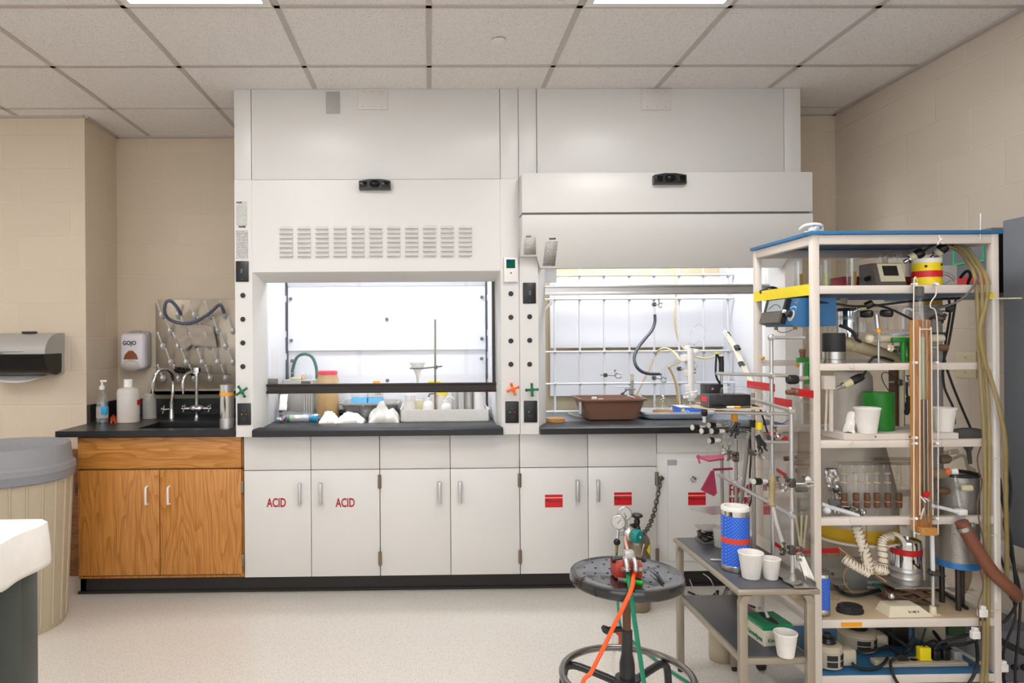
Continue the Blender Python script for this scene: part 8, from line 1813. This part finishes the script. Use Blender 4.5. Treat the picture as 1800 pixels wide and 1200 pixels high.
stopcock('black stopcock knob at the tip of the glass lattice', (1222, 751), (12, 0), YL2, [(1250, 752), (1262, 752)])
stopcock('black stopcock knob with pale end face below the meter plate', (1238, 757), (12, -1), 2.49, [(1262, 758), (1275, 760)])
stopcock('black stopcock knob tucked behind two others', (1251, 747.5), (12, 0), 2.54, [(1270, 748), (1282, 744)])
stopcock('black stopcock knob nearest the black spring clip', (1256, 757.5), (13, 0), 2.48, [(1272, 757), (1280, 768)])
stopcock('flat black stopcock knob with ringed white plug', (1250, 774), (16, -1), 2.50, [(1278, 773), (1284, 774), (1280, 786), (1274, 794)], L=.016)
stopcock('square black and steel stopcock standing under the meter plate', (1238, 725), (0, 12), 2.5, [(1239, 740), (1241, 748)], r=.011, L=.02, end='steel')
stopcock('black stopcock knob in front of the lattice below the black clip', (1331, 846), (13, 0), 2.42, [(1349, 845), (1356, 838)], L=.03)
for i, (x, y, Yx, mt, lab) in enumerate(((1291, 734, 2.5, 'yellow_tape', 'orange screw cap hanging under the meter plate'), (1334, 748, 2.46, 'yellow', 'bright yellow screw cap on the glass lattice'))):
    p = at(x, y, Yx); t = thing('screw_cap_joint', lab, 'glass joint', p, 'screw cap joints on the lattice')
    B().cyl(p + Vector((0, 0, -.013)), p + Vector((0, 0, .013)), .0115, n=20).build('cap', M[mt], t)
    B().cyl(p + Vector((0, 0, -.014)), p + Vector((0, 0, -.024)), .007).build('steel_ring', M['steel'], t)
    B().cyl(p + Vector((0, 0, -.02)), p + Vector((0, 0, -.06)), .0085).build('glass_stem', M['glass'], t)
def clip(label, x0, y0, x1, y1, Y, flip=1):
    p, q = at(x0, y0, Y), at(x1, y1, Y); d = (q - p).normalized(); s = d.cross(Vector((0, 1, 0))).normalized(); L = (q - p).length
    t = thing('spring_clip', label, 'clip', p, 'black spring clips')
    for sg, off in ((1, .0), (-1, .0)):
        B().tube([p + s * sg * .0035, p + d * L * .5 + s * sg * .008, p + d * L * .62 + s * sg * .012, p + d * L * .8 + s * sg * .006, q + s * sg * .010], [.0055, .006, .006, .004, .003], 8, 4).build('jaw', M['black_plastic'], t)
    B().cyl(p + d * L * .5 - Vector((0, .006, 0)), p + d * L * .5 + Vector((0, .006, 0)), .008).build('pivot', M['black_plastic'], t)
clip('black spring clip under the orange cap', 1297, 742, 1288, 769, 2.46); clip('black spring clip holding the glass joint below the yellow cap', 1331, 765, 1344, 794, 2.43)
# glass tubes of the lattice
def glassware(label, runs, r=.006, mt='glass', nm='lattice_glassware'):
    t = thing(nm, label, 'glassware', at(*runs[0][0]), 'glassware on the lattice')
    for R in runs: B().tube([at(*p) for p in R], r, 10, 4).build('tube', M[mt], t)
    return t
glassware('glass U-tube hanging from the black clip on the lattice', [[(1297, 768, 2.47), (1304, 768, 2.47), (1306, 780, 2.47), (1306, 830, 2.47), (1302, 842, 2.47), (1296, 846, 2.47)], [(1300, 775, 2.48), (1299, 828, 2.48), (1296, 840, 2.48)]], .0062)
glassware('glass manifold between the stopcocks and the yellow cap', [[(1262, 752, 2.52), (1290, 754, 2.52), (1318, 758, 2.5), (1334, 757, 2.47)], [(1275, 762, 2.5), (1272, 772, 2.5), (1276, 782, 2.5)], [(1282, 760, 2.5), (1296, 764, 2.5), (1312, 768, 2.5), (1330, 764, 2.48)]], .0078)
glassware('slim glass dropper hanging below the pale ended knob', [[(1241, 761, 2.5), (1242, 780, 2.5), (1243.5, 800, 2.5)], [(1248, 782, 2.51), (1248.5, 792, 2.51)]], .0035)
glassware('tall glass tube below the second black clip', [[(1346, 794, 2.43), (1349, 800, 2.43), (1349, 830, 2.43), (1348, 840, 2.43)], [(1353, 796, 2.43), (1354, 832, 2.43), (1350, 842, 2.42)]], .005)
glassware('curved glass arm beneath the meter plate', [[(1258, 752, 2.53), (1262, 744, 2.53), (1268, 738, 2.53), (1278, 734, 2.53)], [(1282, 735, 2.53), (1287, 748, 2.53), (1283, 755, 2.53)]], .0062)
glassware('pair of looped glass tubes above the digital meter', [[(1268, 696, 2.42), (1268, 686, 2.42), (1275, 681, 2.42), (1320, 684, 2.40), (1338, 690, 2.40), (1345, 700, 2.40), (1347, 706, 2.40)], [(1318, 680, 2.41), (1340, 684, 2.41), (1350, 694, 2.41), (1352, 704, 2.41)]], .0045)
glassware('long glass hooks hanging in the rack corner above the green valve', [[(1403, 575, 2.5), (1410, 574, 2.5), (1415, 580, 2.5), (1415, 605, 2.5), (1418, 614, 2.5), (1422, 606, 2.5), (1422, 566, 2.5), (1424, 556, 2.5)]], .0055)
glassware('glass valve body beside the red taped shield', [[(1394, 690, 2.44), (1412, 691, 2.44), (1424, 700, 2.44), (1424, 730, 2.44)], [(1400, 706, 2.43), (1404, 716, 2.43), (1404, 742, 2.43)], [(1408, 704, 2.45), (1418, 707, 2.45)]], .006)
t = thing('pale_tube', 'pale yellow plastic tube running from the stopcock down to the cart stand', 'tube', at(1357, 840, 2.33))
B().tube([at(1359, 838, 2.34), at(1357, 850, 2.33), at(1357, 880, 2.32), at(1359, 890, 2.31)], .0095, 12, 4).build('joint', M['amber_tube'], t)
B().tube([at(1359, 890, 2.31), at(1362, 905, 2.31), at(1366, 922, 2.31), at(1374, 948, 2.31), at(1378, 965, 2.30)], .0058, 10, 4).build('tail', M['hdpe_clear'], t)
CL = 'clamps on the support lattice'
clamp('lab clamp with long jaws below the flat black stopcock', ax_(1293, 798), at(1272, 793, 2.5), .008, group=CL)
clamp('lab clamp gripping glass below the U-tube bend', ax_(1293, 806, -.01), at(1276, 803, 2.52), .007, group=CL)
clamp('lab clamp behind the second black spring clip', ax_(1323, 795), at(1342, 801, 2.45), .008, group=CL)
clamp('cast clamp head under the red wedge of the shield', ax_(1355, 770), at(1374, 762, 2.40), .010, group=CL, grip='alu')
clamp('lab clamp holding the stopcock in front of the cart stand', ax_(1355, 850), at(1376, 853, 2.36), .008, group=CL)
clamp('cast clamp hooked on the flange stand above the round end cap', ax_(1391, 846), at(1376, 858, 2.27), .010, group=CL, grip='alu_dull')
clamp('lab clamp reaching from the flange stand to the rack post', ax_(1391, 850), at(1430, 850, 2.30), .006, group=CL)
# white disc stopper, glass traps between lattice and rack
tag(B().lathe([(0, 0), (.011, 0), (.0115, .004), (.010, .006), (0, .006)], at(1419, 843, 2.36), 20, (0, -1, .3)).build('white_disc', M['white_plastic']), 'white round disc stopper next to the rack post', 'stopper')
t = thing('glass_trap', 'large clear glass trap with steel foot behind the cart stand', 'glassware', at(1412, 960, 2.62))
q = at(1412, 965, 2.62); zq_ = lambda y: at(1412, y, 2.62).z - q.z
B().lathe([(.03, zq_(905)), (.036, zq_(900)), (.037, zq_(850)), (.03, zq_(842)), (.02, zq_(836)), (.02, zq_(826))], q, 26).build('upper_glass', M['glass'], t)
B().lathe([(0, 0), (.034, 0), (.034, zq_(905)), (0, zq_(905))], q, 26).build('steel_foot', M['glass_dark'], t)
for x0, x1 in ((1398, 1407), (1409, 1408), (1418, 1412)): B().cyl(at(x0, 905, 2.57), at(x1, 962, 2.57), .004).build('inner_tube', M['plate_cream'], t)
for y, x, mt in ((804, 1410, 'glass_dark'), (813, 1405, 'smoked'), (827, 1410, 'smoked'), (861, 1410, 'grey_dark')):
    B().cyl(at(x - 11, y, 2.56), at(x + 9, y - 1, 2.56), .0085, n=16).build('cross_joint', M[mt], t)
t = thing('glass_tee', 'brown tipped glass tee behind the flange stand', 'glassware', at(1386, 806, 2.6))
B().cyl(at(1379, 806, 2.6), at(1388, 805, 2.6), .009).build('brown_tip', M['rubber_brown'], t)
B().tube([at(1388, 806, 2.6), at(1405, 801, 2.6), at(1424, 800, 2.6)], .007, 10).build('glass_body', M['glass_dark'], t)
# knob valve, brown knobs, green valve in the rack corner
t = thing('knob_valve', 'fat black valve knob on the lattice rod beside the rack post', 'valve', at(1393, 667, 2.44))
B().lathe([(0, 0), (.014, 0), (.0165, .006), (.0165, .03), (.014, .036), (0, .036)], at(1384, 667, 2.44), 22, (1, 0, 0)).build('knob', M['black_plastic'], t)
B().cyl(at(1402, 666, 2.44), at(1410, 665.5, 2.44), .009).cyl(at(1410, 665.5, 2.44), at(1420, 664, 2.44), .007).build('collar', M['alu_dull'], t)
for i, (x0, x1, y, mt, lab) in enumerate(((1380, 1396, 689, 'rubber_brown', 'brown ribbed stopper above the notch of the red taped shield'),)):
    t = thing('ribbed_stopper', lab, 'stopper', at(x0, y, 2.43)); B().lathe([(0, 0), (.008, .004), (.0105, .02), (.009, .03), (0, .03)], at(x0, y, 2.43), 16, (1, 0, 0)).build('knob', M[mt], t); B().cyl(at(x1, y, 2.43), at(x1 + 14, y, 2.43), .009).build('barrel', M['smoked'], t)
Yg = 2.50
t = thing('valve_handle', 'green tee valve handle in the rack corner above the fat black knob', 'valve', at(1418, 676, Yg), 'green valve handles')
B().box(at(1401, 632, Yg).x, at(1426, 632, Yg).x, Yg - .008, Yg + .008, at(1410, 637, Yg).z, at(1410, 628, Yg).z, .002).build('cross_bar', M['green_valve'], t)
B().lathe([(.009, 0), (.0085, .03), (.0095, .05), (.008, .075)], at(1419, 674, Yg), 14).build('stem', M['green_valve'], t)
B().cyl(at(1408, 700, Yg), at(1408, 637, Yg), .005).build('white_rod', M['rod_white'], t)
tag(B().lathe([(0, 0), (.009, 0), (.009, .016), (.0115, .02), (.010, .03), (0, .03)], at(1410.5, 628, 2.5), 16).build('brown_stopper', M['rubber_brown']), 'brown stopper standing on the green tee handle', 'stopper')
for x, y, lab in ((1341, 629, 'orange bead on the back rail of the rack'), (1402, 642, 'orange bead behind the green tee handle')):
    tag(B().sph(at(x, y, 2.84), .008, n=12).build('orange_bead', M['yellow_tape']), lab, 'bead')
# blue panel meter: sloping panel turned towards the aisle
Yn, Yfar = 2.462, 2.665
bl, tl_ = at(1393, 573, Yn), at(1406, 523.5, Yn); XRt = 1.455
t = thing('blue_meter', 'blue sloped meter with grey dial window inside the rack behind the yellow strip', 'meter', ((bl.x + XRt) / 2, 2.56, bl.z))
B().prism([(bl.x + .004, bl.z), (bl.x, bl.z + .006), (tl_.x, tl_.z), (XRt, tl_.z), (XRt, bl.z)], 'y', Yn, Yfar).build('case', M['meter_blue'], t)
nn = Vector((-(tl_.z - bl.z), 0, tl_.x - bl.x)).normalized(); sv = Vector((tl_.x - bl.x, 0, tl_.z - bl.z))
def S(y, s_, o=0): return Vector((bl.x, y, bl.z)) + sv * s_ + nn * o
def slab(nm, mt, y0, y1, s0, s1, o0, o1):
    b_ = B(); v_ = [b_.bm.verts.new(S(*p)) for p in ((y0, s0, o0), (y1, s0, o0), (y1, s1, o0), (y0, s1, o0), (y0, s0, o1), (y1, s0, o1), (y1, s1, o1), (y0, s1, o1))]
    for f in ((0, 1, 2, 3), (4, 5, 6, 7), (0, 1, 5, 4), (1, 2, 6, 5), (2, 3, 7, 6), (3, 0, 4, 7)): b_.bm.faces.new([v_[q] for q in f])
    return b_.build(nm, M[mt], t)
slab('bezel', 'black_plastic', 2.515, Yfar + .006, .06, .98, 0, .018)
slab('bezel_lip', 'meter_grey', 2.52, Yfar + .002, .08, .48, .018, .026)
slab('dial_window', 'lcd_grey', 2.528, Yfar - .02, .52, .95, .018, .0195)
B().tube([S(2.54 + .09 * k, .62 + .16 * math.sin(PI * k), .0205) for k in [i / 8 for i in range(9)]], .0008, 4).build('scale_print', M['ink'], t)
B().disc(S(2.512, .5, .014), .007, .008, nn, 14).build('white_button', M['white_plastic'], t)
B().disc(S(2.488, .38), .021, .002, nn, 24).build('knob_scale', M['grey_light'], t)
B().disc(S(2.488, .42, .002), .0125, .016, nn, 18, .002).build('selector_knob', M['black_plastic'], t)
B().disc(S(2.478, .84), .004, .003, nn, 10).build('lamp_button', M['tape_orange'], t)
b = B()
for k in range(6): b.disc(S(2.47 + .007 * k, .66 + .05 * math.sin(k * .62)), .0026, .001, nn, 8)
b.build('scale_dot_print', M['white_plastic'], t)
for x in (1364, 1398): p = at(x, 577, 2.5 if x > 1380 else 2.63); p.x = max(p.x, bl.x + .01); B().cyl(Vector((p.x, p.y, bl.z - .012)), Vector((p.x, p.y, bl.z + .001)), .007).build('foot', M['tape_gold'], t)
hose('meter_wire', 'thin grey wire drooping below the blue sloped meter', [at(1365, 579, 2.58), at(1372, 584, 2.58), at(1384, 583, 2.58), at(1396, 578, 2.58)], .0013, M['grey_dark'], cat='wire', n=6)
hose('blue_wire', 'blue wire sagging behind the lattice rods', [at(1350, 744, 2.6), at(1360, 745, 2.6), at(1372, 745, 2.6), at(1382, 741, 2.6), at(1389, 736, 2.55)], .0018, M['blue_box'], cat='wire', n=6)
hose('black_lead', 'black cable dropping from the meter plate past the lattice to the cart', [at(1322, 712, 2.5), at(1334, 716, 2.5), at(1340, 730, 2.5), at(1349, 760, 2.5)], .0035, M['black_rubber'], 'black cables on the lattice', cat='cable')
hose('black_lead', 'black cable curling behind the tall lattice rod', [at(1318, 765, 2.62), at(1320, 800, 2.62), at(1318, 840, 2.62), at(1322, 868, 2.62), at(1316, 892, 2.62), at(1308, 897, 2.6), at(1303, 892, 2.6)], .0035, M['black_rubber'], 'black cables on the lattice', cat='cable')
# ================================================================= CAMERA, WORLD
cd = bpy.data.cameras.new('camera'); cam = bpy.data.objects.new('camera', cd); COL.objects.link(cam)
c, s = math.cos(YAW), math.sin(YAW); cr, sr = math.cos(ROLL), math.sin(ROLL)
R0, U0, FW = Vector((c, -s, 0)), Vector((0, 0, 1)), Vector((s, c, 0))
Ri, Ui = R0 * cr + U0 * sr, U0 * cr - R0 * sr
cam.matrix_world = Matrix(((Ri.x, Ui.x, -FW.x, 0), (Ri.y, Ui.y, -FW.y, 0), (Ri.z, Ui.z, -FW.z, H), (0, 0, 0, 1)))
cd.sensor_fit = 'HORIZONTAL'; cd.sensor_width = 36; cd.lens = F / 1800 * 36; cd.clip_start = .05
cd.shift_x = (900 - CX) / 1800; cd.shift_y = (CY - 600) / 1800
SC.camera = cam
w = bpy.data.worlds.new('world'); SC.world = w; w.use_nodes = True
w.node_tree.nodes['Background'].inputs[0].default_value = (.9, .93, 1, 1); w.node_tree.nodes['Background'].inputs[1].default_value = 4.0
vs = SC.view_settings; vs.view_transform = 'Standard'; vs.look = 'None'; vs.gamma = 1; vs.use_curve_mapping = False; vs.exposure = -.45
SC.cycles.use_denoising = True
SC.cycles.max_bounces = 10; SC.cycles.transparent_max_bounces = 32; SC.cycles.diffuse_bounces = 6; SC.cycles.glossy_bounces = 4
SC.cycles.caustics_reflective = False; SC.cycles.caustics_refractive = False; SC.cycles.sample_clamp_indirect = 6
